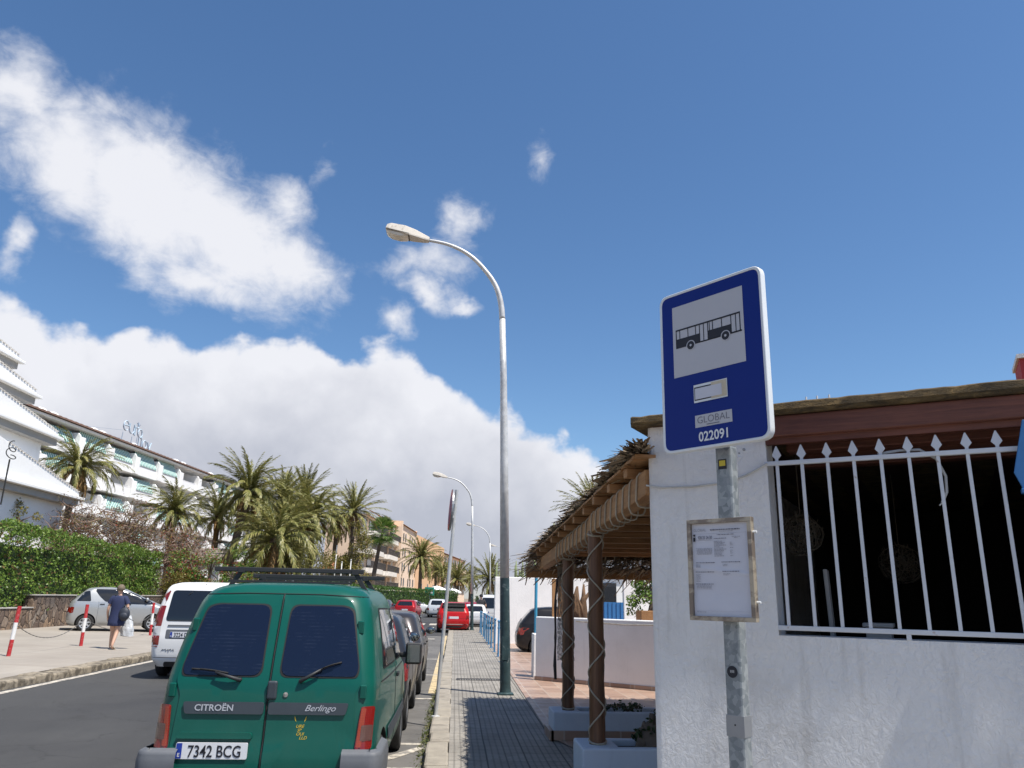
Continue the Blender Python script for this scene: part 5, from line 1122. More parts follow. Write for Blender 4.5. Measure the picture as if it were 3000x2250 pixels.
# ================================================================ vegetation
leafmat('palm_leaf', [(.065, .080, .022), (.155, .165, .042), (.26, .245, .075), (.40, .34, .15)], .25, .42)
leafmat('palm_dead', [(.12, .065, .02), (.24, .14, .045), (.34, .22, .09)], .2, .7)
leafmat('fan_leaf', [(.05, .10, .02), (.11, .19, .035), (.20, .27, .07)], .3, .4)
leafmat('hedge_leaf', [(.026, .060, .012), (.085, .155, .022), (.155, .24, .038), (.24, .33, .07)], .28, .4, .5)
leafmat('hedge_brown', [(.10, .06, .025), (.17, .10, .04)], .2, .7)
leafmat('far_hedge_leaf', [(.030, .070, .012), (.065, .125, .020), (.11, .175, .035)], .25, .5)
leafmat('olive_leaf', [(.07, .085, .018), (.14, .14, .030), (.24, .20, .045), (.32, .24, .06)], .3, .5)
leafmat('rust_leaf', [(.10, .05, .02), (.19, .11, .035), (.24, .20, .05), (.13, .16, .04)], .3, .6)
leafmat('bract_red', [(.30, .02, .05), (.36, .05, .03), (.22, .10, .05)], .3, .5)
leafmat('weed_leaf', [(.05, .085, .02), (.11, .13, .04), (.20, .17, .07)], .3, .6)
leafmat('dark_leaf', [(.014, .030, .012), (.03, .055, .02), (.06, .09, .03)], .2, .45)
mat('palm_trunk', (.115, .085, .06), .95, var=.4, vscale=4, bump=.9, bscale=9, bdist=.05); mat('bark', (.13, .10, .075), .95, var=.3, vscale=5, bump=.6, bscale=18); mat('twig_grey', (.20, .135, .10), .9, var=.3, vscale=3)
RN = np.random.default_rng(12)
def nrm(a): return a/(np.linalg.norm(a, axis=-1, keepdims=True)+1e-9)
def palm_arrays(seed, nf, L, elo, ehi, bend, nl=34, lw=.046, ll=.47, gap=0., spread=1.):
    rg = np.random.default_rng(seed); out = []; rach = []
    for i in range(nf):
        f = (i+.5)/nf; az = i*2.39996+rg.normal(0, .15); e0 = R(elo+(ehi-elo)*f**.85+rg.normal(0, 6)); Lf = L*rg.uniform(.85, 1.08)*(1-.18*f)
        bd_ = R(bend*rg.uniform(.75, 1.25))*(1.05-.45*f); tw = rg.normal(0, .25)
        n = nl; t = np.linspace(0, 1, n+1); e = e0-bd_*t**1.4
        d = np.stack([np.cos(e)*math.cos(az), np.cos(e)*math.sin(az), np.sin(e)], 1); p = np.concatenate([[[0, 0, 0]], np.cumsum(d[:-1]*Lf/n, 0)])+np.array([.10*math.cos(az), .10*math.sin(az), .12*f])
        sd = np.array([-math.sin(az), math.cos(az), 0]); sd = sd*math.cos(tw)+np.array([0, 0, 1])*math.sin(tw); up = nrm(np.cross(d, sd)*-1); up[up[:, 2] < 0] *= 1
        r_ = .028*(1-t*.85); 
        for k in range(n): rach.append([p[k]-sd*r_[k], p[k]+sd*r_[k], p[k+1]+sd*r_[k+1], p[k+1]-sd*r_[k+1]])
        for s in (-1, 1):
            k = np.arange(2, n+1); tt = t[k]; l = ll*Lf/3.2*(np.sin(pi*np.clip(.10+.86*tt, 0, 1))**.6)*rg.uniform(.8, 1.15, len(k))
            dr = nrm(d[k]*(.85+.4*tt[:, None])+s*sd*(.66-.22*tt[:, None])+up[k]*(.30)+rg.normal(0, .10, (len(k), 3)))
            dr2 = nrm(dr+np.array([0, 0, -.35])); w = nrm(np.cross(dr, up[k]+rg.normal(0, .25, (len(k), 3))))*(lw/2)*rg.uniform(.8, 1.2, (len(k), 1))
            a = p[k]; m_ = a+dr*l[:, None]*.55; tp = m_+dr2*l[:, None]*.5
            out.append(np.stack([a-w*.7, a+w*.7, m_+w, m_-w], 1)); out.append(np.stack([m_-w, m_+w, tp+w*.12, tp-w*.12], 1))
    return np.concatenate(out), np.array(rach)
def palm_proto(name, label, seed, nf, L, kind='palm', **k):
    o = thing(name, label, 'palm tree', (0, 0, 0), 0, 'palm trees along the left side of the street')
    return o
PALMV = {}
def palm(loc, zc, L, label, var=0, rz=0., lean=(0, 0), r=.26, name='palm_tree', group='palm trees beyond the gardens'):
    x, y, z0 = loc; h = zc-z0; o = thing(name, label, 'palm tree', loc, 0, group)
    mb = MB(); n = 14; pts = [(lean[0]*(i/n)**1.6, lean[1]*(i/n)**1.6, h*i/n) for i in range(n+1)]
    rs = [r*(1.35-.5*min(1, i/n*3) if i < n*.33 else .85+.0*i)*(1+.05*math.sin(i*2.1)) for i in range(n+1)]; rs[-2] = r*1.15; rs[-1] = r*1.25
    mb.tube(pts, rs, 14); mb.ball((lean[0], lean[1], h), (r*1.35, r*1.35, r*1.3), 12, 8); mb.build('trunk', MATS['palm_trunk'], o, True)
    if var not in PALMV:
        cfg = [dict(nf=74, elo=-24, ehi=86, bend=80), dict(nf=64, elo=-8, ehi=82, bend=100), dict(nf=58, elo=-12, ehi=87, bend=55)][var % 3]
        q, rch = palm_arrays(30+var, cfg['nf'], 3.2, cfg['elo'], cfg['ehi'], cfg['bend']); qd, rd = palm_arrays(60+var, 14, 2.2, -62, -25, 50, nl=22, lw=.05)
        PALMV[var] = (np.concatenate([q, rch]), np.concatenate([qd, rd]))
    q, qd = PALMV[var]; c, s = math.cos(rz), math.sin(rz); Mx = np.array([[c, -s, 0], [s, c, 0], [0, 0, 1]]); off = np.array([lean[0], lean[1], h]); sc_ = L/3.2
    key = ('m', var)
    if key not in PALMV:
        a = quads_obj('crown', q, MATS['palm_leaf'], o); b = quads_obj('dead_fronds', qd, MATS['palm_dead'], o); PALMV[key] = (a.data, b.data)
    else:
        a = bpy.data.objects.new('crown', PALMV[key][0]); b = bpy.data.objects.new('dead_fronds', PALMV[key][1])
        for w_ in (a, b): COL.objects.link(w_); w_.parent = o
    for w_ in (a, b): w_.matrix_basis = Matrix.Translation(off) @ Matrix.Rotation(rz, 4, 'Z') @ Matrix.Scale(sc_, 4)
    return o
PL = [((-25.2, 51.5, .4), 9.3, 3.5, 'arching palm standing in front of the stepped white house gable', 1, .3, (.3, 0)),
 ((-15.6, 54.6, .4), 8.4, 3.9, 'tallest full palm with clear leaning trunk in the centre of the left group', 0, 1.1, (1.0, 0)),
 ((-14.2, 63.4, .4), 8.9, 3.5, 'palm just behind and right of the tallest palm, drooping brown fronds', 0, 2.3, (0, 0)),
 ((-13.3, 67.5, .4), 9.6, 3.6, 'palm with upright blue-green fronds right behind the tallest pair', 2, .2, (0, 0)),
 ((-9.5, 71.3, .4), 9.0, 3.5, 'separate palm at the right end of the left palm group, above the yellowish tree', 2, 3.0, (0, 0)),
 ((-10.8, 47.5, .4), 4.7, 4.0, 'low broad palm with arching fronds directly above the green van roof', 1, 2.0, (0, 0)),
 ((-10.5, 47.9, .4), 3.3, 2.2, 'smaller palm stem crowded against the low broad palm', 1, 4.0, (.2, 0)),
 ((-10.9, 59.5, .4), 7.3, 3.6, 'bushy palm between the low broad palm and the separate right palm', 1, 3.4, (0, 0)),
 ((-19.2, 53.8, .4), 6.7, 3.3, 'low palm left of the tallest palm, above the bare tangled shrubs', 1, .9, (0, 0)),
 ((-17.6, 58.2, .4), 7.0, 2.9, 'dark shaded palm tucked between the low left palm and the tallest palm trunk', 2, 5., (0, 0)),
 ((-5.0, 112.5, .0), 7.0, 4.4, 'distant palm in front of the peach hotel windows', 0, .7, (0, 0)),
 ((-3.1, 124, 0), 5.8, 3.2, 'distant slim palm right of the hotel palm', 2, .7, (0, 0)), ((-1.9, 119, 0), 5.2, 3., 'distant palm half behind the no-parking sign pole', 1, 1.7, (0, 0)),
 ((.2, 113.8, 0), 4.2, 3.5, 'low distant palm just above the red convertible', 2, 1.0, (0, 0)), ((4.3, 99, 0), 3.9, 3.9, 'distant green palm between the second and third lamp posts', 2, 2.2, (0, 0)), ((2.6, 140, 0), 5, 3.2, 'farthest small palm at the end of the road', 0, 2.2, (0, 0)),
 ((-12.3, 57.0, .4), 6.0, 3.5, 'olive palm crown packed in behind the low broad palm', 0, 2.6, (0, 0)), ((-17.0, 66.5, .4), 8.3, 3.3, 'palm crown half hidden behind the tallest palm on its left side', 0, 4.4, (0, 0)), ((-11.3, 73.5, .4), 8.2, 3.3, 'palm crown just left of the separate right palm', 1, .4, (0, 0)), ((-12.4, 53, .4), 4.0, 3.0, 'short palm wedged between the tallest trunk and the low broad palm', 1, 5.2, (0, 0)),
 ((5.6, 31.5, .1), 5.2, 2.0, 'small palm head showing above the thatch edge of the pergola', 2, .5, (0, 0))]
for l, zc, L, lb, v, rz, ln_ in PL: palm(l, zc, L, lb, v, rz, ln_, r=.30 if L > 3.7 else .24)
# fan palm by the hotel: slim curved trunk, stiff round head
def fan_palm(loc, zc, lean, lab):
    o = thing('fan_palm', lab, 'palm tree', loc); h = zc-loc[2]
    mb = MB(); mb.tube([(lean*(i/12)**1.5, 0, h*i/12) for i in range(13)], [.30-.012*i for i in range(13)], 12); mb.build('trunk', MATS['palm_trunk'], o, True)
    rg = np.random.default_rng(3); Q = []
    for i in range(46):
        az = i*2.4; el_ = R(-50+130*(i/46)); d = np.array([math.cos(el_)*math.cos(az), math.cos(el_)*math.sin(az), math.sin(el_)]); c = np.array([lean, 0, h])+d*1.15; s = nrm(np.cross(d, [0, 0, 1.])+1e-4); u_ = np.cross(s, d)
        for k in range(16):
            a = R(-115+230*k/15); e_ = d*math.cos(a)+s*math.sin(a); tip = c+e_*rg.uniform(.75, 1.0)+np.array([0, 0, -.18]); w_ = np.cross(e_, u_)*.05; m_ = c+e_*.5
            Q.append([c-w_*.3, c+w_*.3, m_+w_, m_-w_]); Q.append([m_-w_, m_+w_, tip+w_*.1, tip-w_*.1])
        w_ = s*.02; b0 = np.array([lean, 0, h]); Q.append([b0-w_, b0+w_, c+w_, c-w_])
    quads_obj('crown', np.array(Q), MATS['fan_leaf'], o); return o
fan_palm((-8.9, 84, .2), 8.3, .9, 'fan palm with slim curved trunk beside the peach hotel balconies')
def leaf_quads(P, nrmls, size, rg, jit=.8, asp=.55):
    n = len(P); d = nrm(rg.normal(0, 1, (n, 3))*jit+nrmls); a = nrm(np.cross(d, rg.normal(0, 1, (n, 3)))); b = np.cross(d, a)
    s = (size*rg.uniform(.6, 1.3, n))[:, None]/2; a = a*s; b = b*s*asp
    return np.stack([P-a, P-b*1.0+a*.1, P+a, P+b+a*.1], 1)
def box_shell(x0, x1, y0, y1, z0, z1, n, rg, depth=.35, faces='xXyYZ', lump=.25, topfn=None):
    A = {'x': (y1-y0)*(z1-z0), 'X': (y1-y0)*(z1-z0), 'y': (x1-x0)*(z1-z0), 'Y': (x1-x0)*(z1-z0), 'Z': (x1-x0)*(y1-y0)}; tot = sum(A[f] for f in faces); PP = []; NN = []
    for f in faces:
        k = int(n*A[f]/tot); u, v = rg.random(k), rg.random(k); dp = np.abs(rg.normal(0, .45, k))*depth
        if f in 'xX': p = np.stack([np.full(k, x0 if f == 'x' else x1), y0+u*(y1-y0), z0+v*(z1-z0)], 1); nn_ = np.array([-1. if f == 'x' else 1., 0, .25])
        elif f in 'yY': p = np.stack([x0+u*(x1-x0), np.full(k, y0 if f == 'y' else y1), z0+v*(z1-z0)], 1); nn_ = np.array([0, -1. if f == 'y' else 1., .25])
        else: p = np.stack([x0+u*(x1-x0), y0+v*(y1-y0), np.full(k, z1)], 1); nn_ = np.array([0, 0, 1.])
        w_ = lump*np.array([noise.noise((a*1.1, b_*1.1, c_*1.3))*1.1+noise.noise((a*3.1+7, b_*3.1, c_*3.3))*.7 for a, b_, c_ in p])
        p = p+nn_*(w_-dp)[:, None]; PP.append(p); NN.append(np.tile(nn_, (k, 1)))
    P, N_ = np.concatenate(PP), np.concatenate(NN)
    if topfn is not None:
        f = topfn(P[:, 1]); P[:, 2] = z0+(P[:, 2]-z0)*f
    return P, N_
def hedge(name, lab, segs, n, size, m, zfn=None, core=True, faces='xXyYZ', brown=0., lump=.25, group=None):
    x0, x1, y0, y1, z0, z1 = segs; rg = np.random.default_rng(n)
    o = thing(name, lab, 'hedge', ((x0+x1)/2, (y0+y1)/2, z0), 0, group); P, N_ = box_shell(x0, x1, y0, y1, z0, z1, n, rg, faces=faces, lump=lump, topfn=zfn)
    P = P-np.array([(x0+x1)/2, (y0+y1)/2, z0]); Q = leaf_quads(P, N_, size, rg); sel = np.zeros(len(Q), bool)
    if brown: sel = (rg.random(len(Q)) < brown*(1.+1.5*(np.sin(P[:, 1]*1.3+P[:, 2]*2.2) > .55)))
    quads_obj('leaves', Q[~sel], m, o)
    if brown: quads_obj('dry_leaves', Q[sel], MATS['hedge_brown'], o)
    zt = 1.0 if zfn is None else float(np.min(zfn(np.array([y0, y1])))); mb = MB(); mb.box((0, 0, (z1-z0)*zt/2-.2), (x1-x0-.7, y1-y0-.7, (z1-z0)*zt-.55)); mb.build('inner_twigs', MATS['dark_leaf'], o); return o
hedge('clipped_hedge', 'tall clipped green hedge above the stone wall at the left edge of the photo', (-17.2, -15.7, 20, 43.2, .9, 4.0), 38000, .115, MATS['hedge_leaf'], brown=.06, faces='XyYZ', zfn=lambda y: 1.0-.008*np.maximum(0, y-30))
def hcurve(name, lab, off, w_, y0, y1, z1, n, size, m):
    rg = np.random.default_rng(n+1); o = thing(name, lab, 'hedge', (off+curve_off(y0), y0, 0)); P, N_ = box_shell(off-w_, off, y0, y1, .1, z1, n, rg, faces='XyYZ', lump=.15)
    cv = np.array([curve_off(v) for v in P[:, 1]]); P[:, 0] += cv; P -= np.array([off+curve_off(y0), y0, 0]); quads_obj('leaves', leaf_quads(P, N_, size, rg), m, o)
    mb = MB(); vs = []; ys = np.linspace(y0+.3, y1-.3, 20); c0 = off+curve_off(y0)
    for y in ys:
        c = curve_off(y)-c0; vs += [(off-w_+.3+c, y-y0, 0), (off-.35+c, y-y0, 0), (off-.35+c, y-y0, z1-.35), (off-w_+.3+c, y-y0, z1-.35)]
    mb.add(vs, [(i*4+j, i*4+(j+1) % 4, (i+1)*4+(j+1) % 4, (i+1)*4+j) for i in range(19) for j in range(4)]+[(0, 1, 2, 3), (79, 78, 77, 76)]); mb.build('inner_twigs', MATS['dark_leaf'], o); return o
hcurve('long_hedge', 'long low clipped hedge behind the row of parked cars, below the peach hotel', -8.7, 1.6, 52, 104, 2.55, 15000, .17, MATS['far_hedge_leaf'])
def blob_tree(name, lab, loc, clumps, n, size, m, cat='tree', trunk=True, m2=None, f2=0., group=None, spread=.5):
    rg = np.random.default_rng(int(abs(loc[0]*100))+n); o = thing(name, lab, cat, loc, 0, group); PP = []; NN = []
    C_ = np.array([c[:3] for c in clumps], float); Rr = np.array([c[3] for c in clumps]); w_ = Rr**2/np.sum(Rr**2)
    # sub-clumps for uneven outline
    idx = rg.choice(len(clumps), size=max(14, len(clumps)*9), p=w_); sub = C_[idx]+nrm(rg.normal(0, 1, (len(idx), 3)))*(Rr[idx]*rg.uniform(.55, 1.0, len(idx)))[:, None]; sr = Rr[idx]*rg.uniform(.28, .5, len(idx))
    k = rg.choice(len(idx), size=n, p=sr**2/np.sum(sr**2)); dd = nrm(rg.normal(0, 1, (n, 3))); P = sub[k]+dd*(sr[k]*rg.uniform(.5, 1.08, n))[:, None]*np.array([1, 1, .8]); N_ = dd*.8+np.array([0, 0, .5])
    Q = leaf_quads(P, N_, size, rg); sel = rg.random(n) < f2
    quads_obj('crown', Q[~sel], m, o)
    if f2: quads_obj('blossom', Q[sel], m2, o)
    if trunk:
        mb = MB(); rg2 = random.Random(n); 
        for j, c in enumerate(C_): 
            mid = Vector((c[0]*.35+rg2.uniform(-.2, .2), c[1]*.35, c[2]*.5)); mb.tube([(rg2.uniform(-.1, .1), 0, 0), mid*.6, mid, Vector(c), Vector(c)+Vector((rg2.uniform(-.3, .3), 0, Rr[j]*.6))], [.16, .13, .09, .05, .02], 7)
        for q in sub[::2]:
            c = C_[np.argmin(np.linalg.norm(C_-q, axis=1))]; mb.tube([Vector(c), Vector(c).lerp(Vector(q), .6)+Vector((0, 0, .1)), Vector(q)], [.04, .025, .01], 5)
        mb.build('trunk', MATS['bark'], o, True)
    return o
blob_tree('loose_tree', 'yellowish loose leafy tree under the separate palm, above the far van roof bars', (-8.6, 63.5, .3), [(0, 0, 5.6, 1.5), (.7, .3, 4.2, 1.3), (-.9, .2, 4.0, 1.5), (.3, 0, 7.0, 1.0), (-.2, 0, 2.8, 1.4)], 7000, .15, MATS['olive_leaf'])
blob_tree('loose_tree', 'green and gold bushy tree left of the fan palm trunk', (-9.9, 75, .2), [(0, 0, 4.4, 1.4), (.6, 0, 3.0, 1.2), (-.8, .2, 3.0, 1.4), (.1, 0, 5.6, .9)], 4500, .17, MATS['olive_leaf'])
blob_tree('loose_tree', 'tall olive green tree filling the gap behind the low broad palm', (-11.6, 57, .3), [(0, 0, 4.4, 1.5), (1.2, .3, 3.4, 1.4), (-1.2, .2, 3.4, 1.4), (2.2, 0, 2.6, 1.1)], 6000, .15, MATS['olive_leaf'])
blob_tree('loose_tree', 'dark green tree between the tallest palm trunk and the low broad palm', (-14.2, 51, .3), [(0, 0, 3.0, 1.2), (1.2, .3, 2.6, 1.1), (-1.0, .2, 2.2, 1.0)], 4500, .13, MATS['hedge_leaf'])
blob_tree('leafy_bush', 'feathery yellow green bush at the left edge above the clipped hedge', (-23.4, 40.6, .4), [(0, 0, 4.9, 1.0), (1.2, .4, 4.6, .9), (-1.2, 0, 4.8, 1.0), (.5, .2, 5.6, .7), (-1., 0, 5.9, .6)], 5200, .12, MATS['olive_leaf'], cat='bush')
blob_tree('flowering_shrub', 'green shrub with red and pink blossom beside the low broad palm', (-13.4, 44.2, .3), [(0, 0, 2.4, 1.1), (-1.2, 0, 3.0, 1.0), (1.1, .2, 2.2, .9), (2.1, .4, 1.8, .8)], 5000, .11, MATS['hedge_leaf'], cat='shrub', m2=MATS['bract_red'], f2=.22)
blob_tree('leafy_bush', 'olive bush with orange tips behind the white van roof', (-14.9, 43.9, .3), [(0, 0, 1.6, .9), (-1.0, 0, 1.7, .8), (1., 0, 1.6, .8), (.0, .3, 2.5, .6)], 4500, .10, MATS['olive_leaf'], cat='bush', m2=MATS['rust_leaf'], f2=.35)
blob_tree('planter_bush', 'green bush growing from the wooden box on the low terrace wall', (4.35, 17.2, 1.0), [(0, 0, .75, .55), (.6, .1, .8, .5), (.3, 0, 1.2, .45), (1.2, 0, .9, .5)], 3800, .075, MATS['hedge_leaf'], cat='bush')
mb = MB(); mb.box((4.9, 16.9, 1.35), (1.9, .5, .32)); o = mb.build('wooden_box', MATS['pergola_wood'], bevel=.01); tag(o, 'brown wooden planting box behind the low terrace wall', 'plant box')
blob_tree('dark_plant', 'small dark leafy plant in the near planter against the white wall', (1.78, 7.22, .44), [(0, 0, .13, .14), (.17, .02, .18, .16), (.3, 0, .22, .15), (-.1, -.04, .08, .08)], 900, .055, MATS['dark_leaf'], cat='plant')
rgp = np.random.default_rng(9)
def sprigs(loc, n, h, lab):
    o = thing('dry_plant', lab, 'plant', loc, 0, 'scraggly plants in the far planter'); mb = MB(); P = []
    for i in range(n):
        a = rgp.uniform(0, 6.3); l = h*rgp.uniform(.5, 1.1); pts = [(0, 0, 0)]; p = np.zeros(3)
        for k in range(5): p = p+np.array([math.cos(a)*l*.2, math.sin(a)*l*.1, l*.16*(1-k*.35)]); a += rgp.normal(0, .4); pts.append(tuple(p)); P.append(p.copy())
        mb.tube(pts, .006, 4)
    mb.build('stems', MATS['bark'], o); P = np.array(P); quads_obj('leaves', leaf_quads(np.repeat(P, 4, 0)+rgp.normal(0, .015, (len(P)*4, 3)), np.tile([0, 0, 1.], (len(P)*4, 1)), .045, rgp), MATS['dark_leaf'], o)
sprigs((1.78, 9.75, .42), 9, .2, 'thin scraggly plant near the post in the far planter'); sprigs((2.12, 9.75, .42), 10, .24, 'bigger scraggly plant by the white wall in the far planter')
# weeds in the gutter
n = 750; yy = 8.6+7*rgp.beta(1.3, 1.6, n); yy = np.round(yy*1.6)/1.6+rgp.normal(0, .13, n); P = np.stack([-.285+rgp.normal(0, .035, n), yy, np.abs(rgp.normal(0, .035, n))+.01], 1); o = quads_obj('weeds', leaf_quads(P, np.tile([0, -.3, 1.], (n, 1)), .045, rgp, .9, .3), MATS['weed_leaf']); o['kind'] = 'stuff'
# bare tangled shrubs
def bare_shrub(loc, w_, h_, n, lab, seed, leaf=2200, red=.15):
    rg = random.Random(seed); o = thing('tangled_shrub', lab, 'shrub', loc, 0, 'bare tangled shrubs behind the hedge'); mb = MB(); ends = []
    stems = [[Vector((rg.uniform(-.4, .4)*w_*.5, rg.uniform(-.6, .6), 0)), Vector((rg.uniform(-.5, .5)*w_, rg.uniform(-1, 1), h_*rg.uniform(.5, .8)))] for _ in range(6)]
    for a, b_ in stems: mb.tube([a, a.lerp(b_, .5)+Vector((rg.uniform(-.3, .3), 0, .3)), b_], [.10, .07, .04], 6)
    for i in range(n):
        a, b_ = rg.choice(stems); p = a.lerp(b_, rg.uniform(.6, 1.))+Vector((rg.gauss(0, .3*w_), rg.gauss(0, .5), .10*h_+rg.gauss(0, .13*h_))); d = Vector((rg.gauss(0, 1), rg.gauss(0, .8), rg.gauss(.15, .6))).normalized(); pts = [p]; st = rg.uniform(.14, .3)
        for k in range(rg.randint(4, 8)):
            d = (d+Vector((rg.gauss(0, .45), rg.gauss(0, .4), rg.gauss(-.04, .4)))).normalized(); p = p+d*st
            if p.z < h_*.28: p.z = h_*.28+rg.random()*.2
            if p.z > h_*(1.04-.18*abs(p.x)/w_): p.z = h_*(1.04-.18*abs(p.x)/w_)-rg.random()*.25
            pts.append(p.copy()); ends.append(tuple(p))
        r0 = rg.choice([.012, .018, .03]); mb.tube(pts, [r0*(1-.6*k/len(pts)) for k in range(len(pts))], 3, False)
    mb.build('branches', MATS['twig_grey'], o); r2 = np.random.default_rng(seed); E_ = np.array(ends); P = E_[r2.integers(0, len(E_), leaf)]+r2.normal(0, .10, (leaf, 3)); Q = leaf_quads(P, np.tile([0, -.3, .8], (leaf, 1)), .10, r2, .9, .5)
    k = int(leaf*(1-red)); quads_obj('leaves', Q[:k], MATS['rust_leaf'], o); quads_obj('blossom', Q[k:], MATS['bract_red'], o); return o
bare_shrub((-21.6, 45.2, .4), 2.2, 6.3, 640, 'bare tangled shrub at the left, below the arching palm', 1, 5200, .04); bare_shrub((-18.3, 45.4, .4), 2.2, 6.2, 620, 'bare tangled shrub in the middle, brown twigs over the hedge top', 2, 4800, .05); bare_shrub((-16.2, 46.6, .4), 1.7, 5.0, 430, 'bare tangled shrub at the right, pale twigs over the gate roof', 3, 3600, .22)
# cactus and aloe
def cactus(loc, n, h, lab, seed):
    rg = random.Random(seed); mb = MB()
    for i in range(n):
        x, y = rg.gauss(0, .45), rg.gauss(0, .4); hh = h*rg.uniform(.6, 1.05); b_ = rg.uniform(-.25, .25)
        pts = [(x*.5, y*.5, 0), (x, y, h*.35), (x+b_*.3, y, hh*.7), (x+b_*.5, y, hh)]
        k = 10; vs = []
        mb.tube(pts, [.07, .085, .09, .03], 7)
        for z in (hh*.6, hh*.75): 
            if rg.random() < .7: s_ = rg.choice((-1, 1)); mb.tube([(x+b_*.3, y, z), (x+b_*.3+s_*.2, y, z+.1), (x+b_*.3+s_*.24, y, z+.45*rg.uniform(.7, 1.3))], [.06, .065, .03], 6)
    mb.v = [(a+loc[0], b_+loc[1], c+loc[2]) for a, b_, c in mb.v]
    o = mb.build('candelabra_cactus', mat('cactus_skin', (.16, .20, .085), .6, var=.4, vscale=3, stain=(.36, .33, .20), sstr=.7, sscale=4), smooth=True); tag(o, lab, 'cactus'); return o
cactus((4.15, 33, .1), 18, 4.7, 'clump of pale candelabra cactus behind the pergola thatch', 3); cactus((4.0, 47, .1), 16, 3.75, 'green candelabra cactus above the sunlit white wall', 5)
rgf = np.random.default_rng(77); n = 14000; a = rgf.uniform(0, 1, n); X_ = 5+a*75; P = np.stack([X_, 185+rgf.normal(0, 3, n)+a*20, 4.2*rgf.random(n)**.7*(.7+.3*np.sin(X_*.7)+.2*np.sin(X_*1.9))], 1); o = quads_obj('far_trees', leaf_quads(P, np.tile([0, -.6, .6], (n, 1)), .9, rgf), MATS['dark_leaf']); o['kind'] = 'stuff'

# ================================================================ stone wall, left houses
m, t, b = newmat('rough_stone'); p = t.map(pos(t), (1, 1, .62)); q_ = t.vm('ADD', p, t.vm('SCALE', t.noise(p, 3., 4., .6, 0., True), scale=.22))
edg = t.voro(q_, 4.0, 'DISTANCE_TO_EDGE'); cl = t.new('ShaderNodeSeparateColor'); t.put(cl.inputs[0], t.voro(q_, 4.0, 'F1', 'Color'))
c = t.ramp(cl.outputs[0], [(0, (.12, .085, .065)), (.35, (.22, .15, .10)), (.65, (.34, .23, .145)), (1, (.27, .235, .20))]); c = t.mix(t.rng(t.noise(p, 6., 6., .7), .35, .7, 0., .7), c, (.10, .07, .055))
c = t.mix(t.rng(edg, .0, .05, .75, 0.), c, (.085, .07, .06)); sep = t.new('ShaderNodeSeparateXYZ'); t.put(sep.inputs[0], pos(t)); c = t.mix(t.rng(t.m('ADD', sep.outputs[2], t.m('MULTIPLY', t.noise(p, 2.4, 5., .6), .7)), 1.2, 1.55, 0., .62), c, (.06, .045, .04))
t.put(b.inputs['Base Color'], c); b.inputs['Roughness'].default_value = .9; t.put(b.inputs['Normal'], t.bump(t.m('ADD', t.rng(edg, 0, .12), t.m('MULTIPLY', t.noise(p, 9., 5.), .5)), .9, .06))
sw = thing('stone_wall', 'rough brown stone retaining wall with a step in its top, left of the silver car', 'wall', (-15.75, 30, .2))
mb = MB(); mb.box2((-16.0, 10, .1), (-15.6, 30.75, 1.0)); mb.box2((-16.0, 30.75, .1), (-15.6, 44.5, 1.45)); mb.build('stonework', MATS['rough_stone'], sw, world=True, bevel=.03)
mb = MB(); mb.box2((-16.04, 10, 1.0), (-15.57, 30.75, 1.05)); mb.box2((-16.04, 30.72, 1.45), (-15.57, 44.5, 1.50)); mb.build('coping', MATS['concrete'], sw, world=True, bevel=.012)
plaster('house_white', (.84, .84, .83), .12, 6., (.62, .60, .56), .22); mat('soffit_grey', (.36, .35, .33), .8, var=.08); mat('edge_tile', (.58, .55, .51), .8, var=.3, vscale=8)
gh = thing('stepped_house', 'bright white house with four stepped sloping gables at the left edge of the photo', 'house', (-22, 40, .4))
for X_, Yt, z, sl in ((-22.0, 46.2, 6.84, .185), (-22.5, 43.7, 9.87, .15), (-23.0, 41.7, 11.74, .14), (-23.5, 40.4, 13.3, .12)):
    M = Matrix(((0, 0, 1, 0), (1, 0, 0, 0), (0, 1, 0, 0), (0, 0, 0, 1)))   # (y, z, x) -> world
    L = 9.; poly = [(Yt, z), (Yt-.05, z+.28), (Yt-L, z+.28+L*sl), (Yt-24, z+.28+L*sl*2), (Yt-24, z)]
    mb = MB(M); mb.prism(poly, X_-6, X_); mb.build('gable', MATS['house_white'], gh, world=True, bevel=.03)
    mb = MB()
    for i in range(int((L-1)/.28)): y = Yt-.2-i*.28; zz = z+.28+(Yt-y)*sl; mb.box((X_-.12, y, zz+.02), (.34, .20, .05))
    mb.build('edge_tiles', MATS['edge_tile'], gh, world=True)
    mb = MB(); mb.box2((X_-6.3, Yt-24, z-.16), (X_+.30, Yt+.12, z-.002)); mb.build('cornice', MATS['house_white'], gh, world=True, bevel=.02)
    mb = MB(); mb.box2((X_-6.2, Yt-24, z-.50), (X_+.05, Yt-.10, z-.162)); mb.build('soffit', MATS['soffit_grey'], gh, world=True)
    mb = MB(); mb.box2((X_-6.2, Yt-24, z-(7 if z < 7 else 3.2)), (X_-.42, Yt-.75, z-.502)); mb.build('wall', MATS['house_white'], gh, world=True)
# wrought ornament on the house
mb = MB(); P = [(-19.9, 35.0+.45*math.sin(a)*(1-a/26), 7.25+a*.05+.3*math.cos(a)*.5) for a in np.linspace(0, 13, 50)]; mb.tube(P, .022, 5); mb.tube([(-19.9, 35, 5.2), (-19.9, 35, 7.2)], .035, 5); o = mb.build('iron_ornament', MATS['rubber']); tag(o, 'curled dark iron ornament at the left edge above the feathery bush', 'ornament')

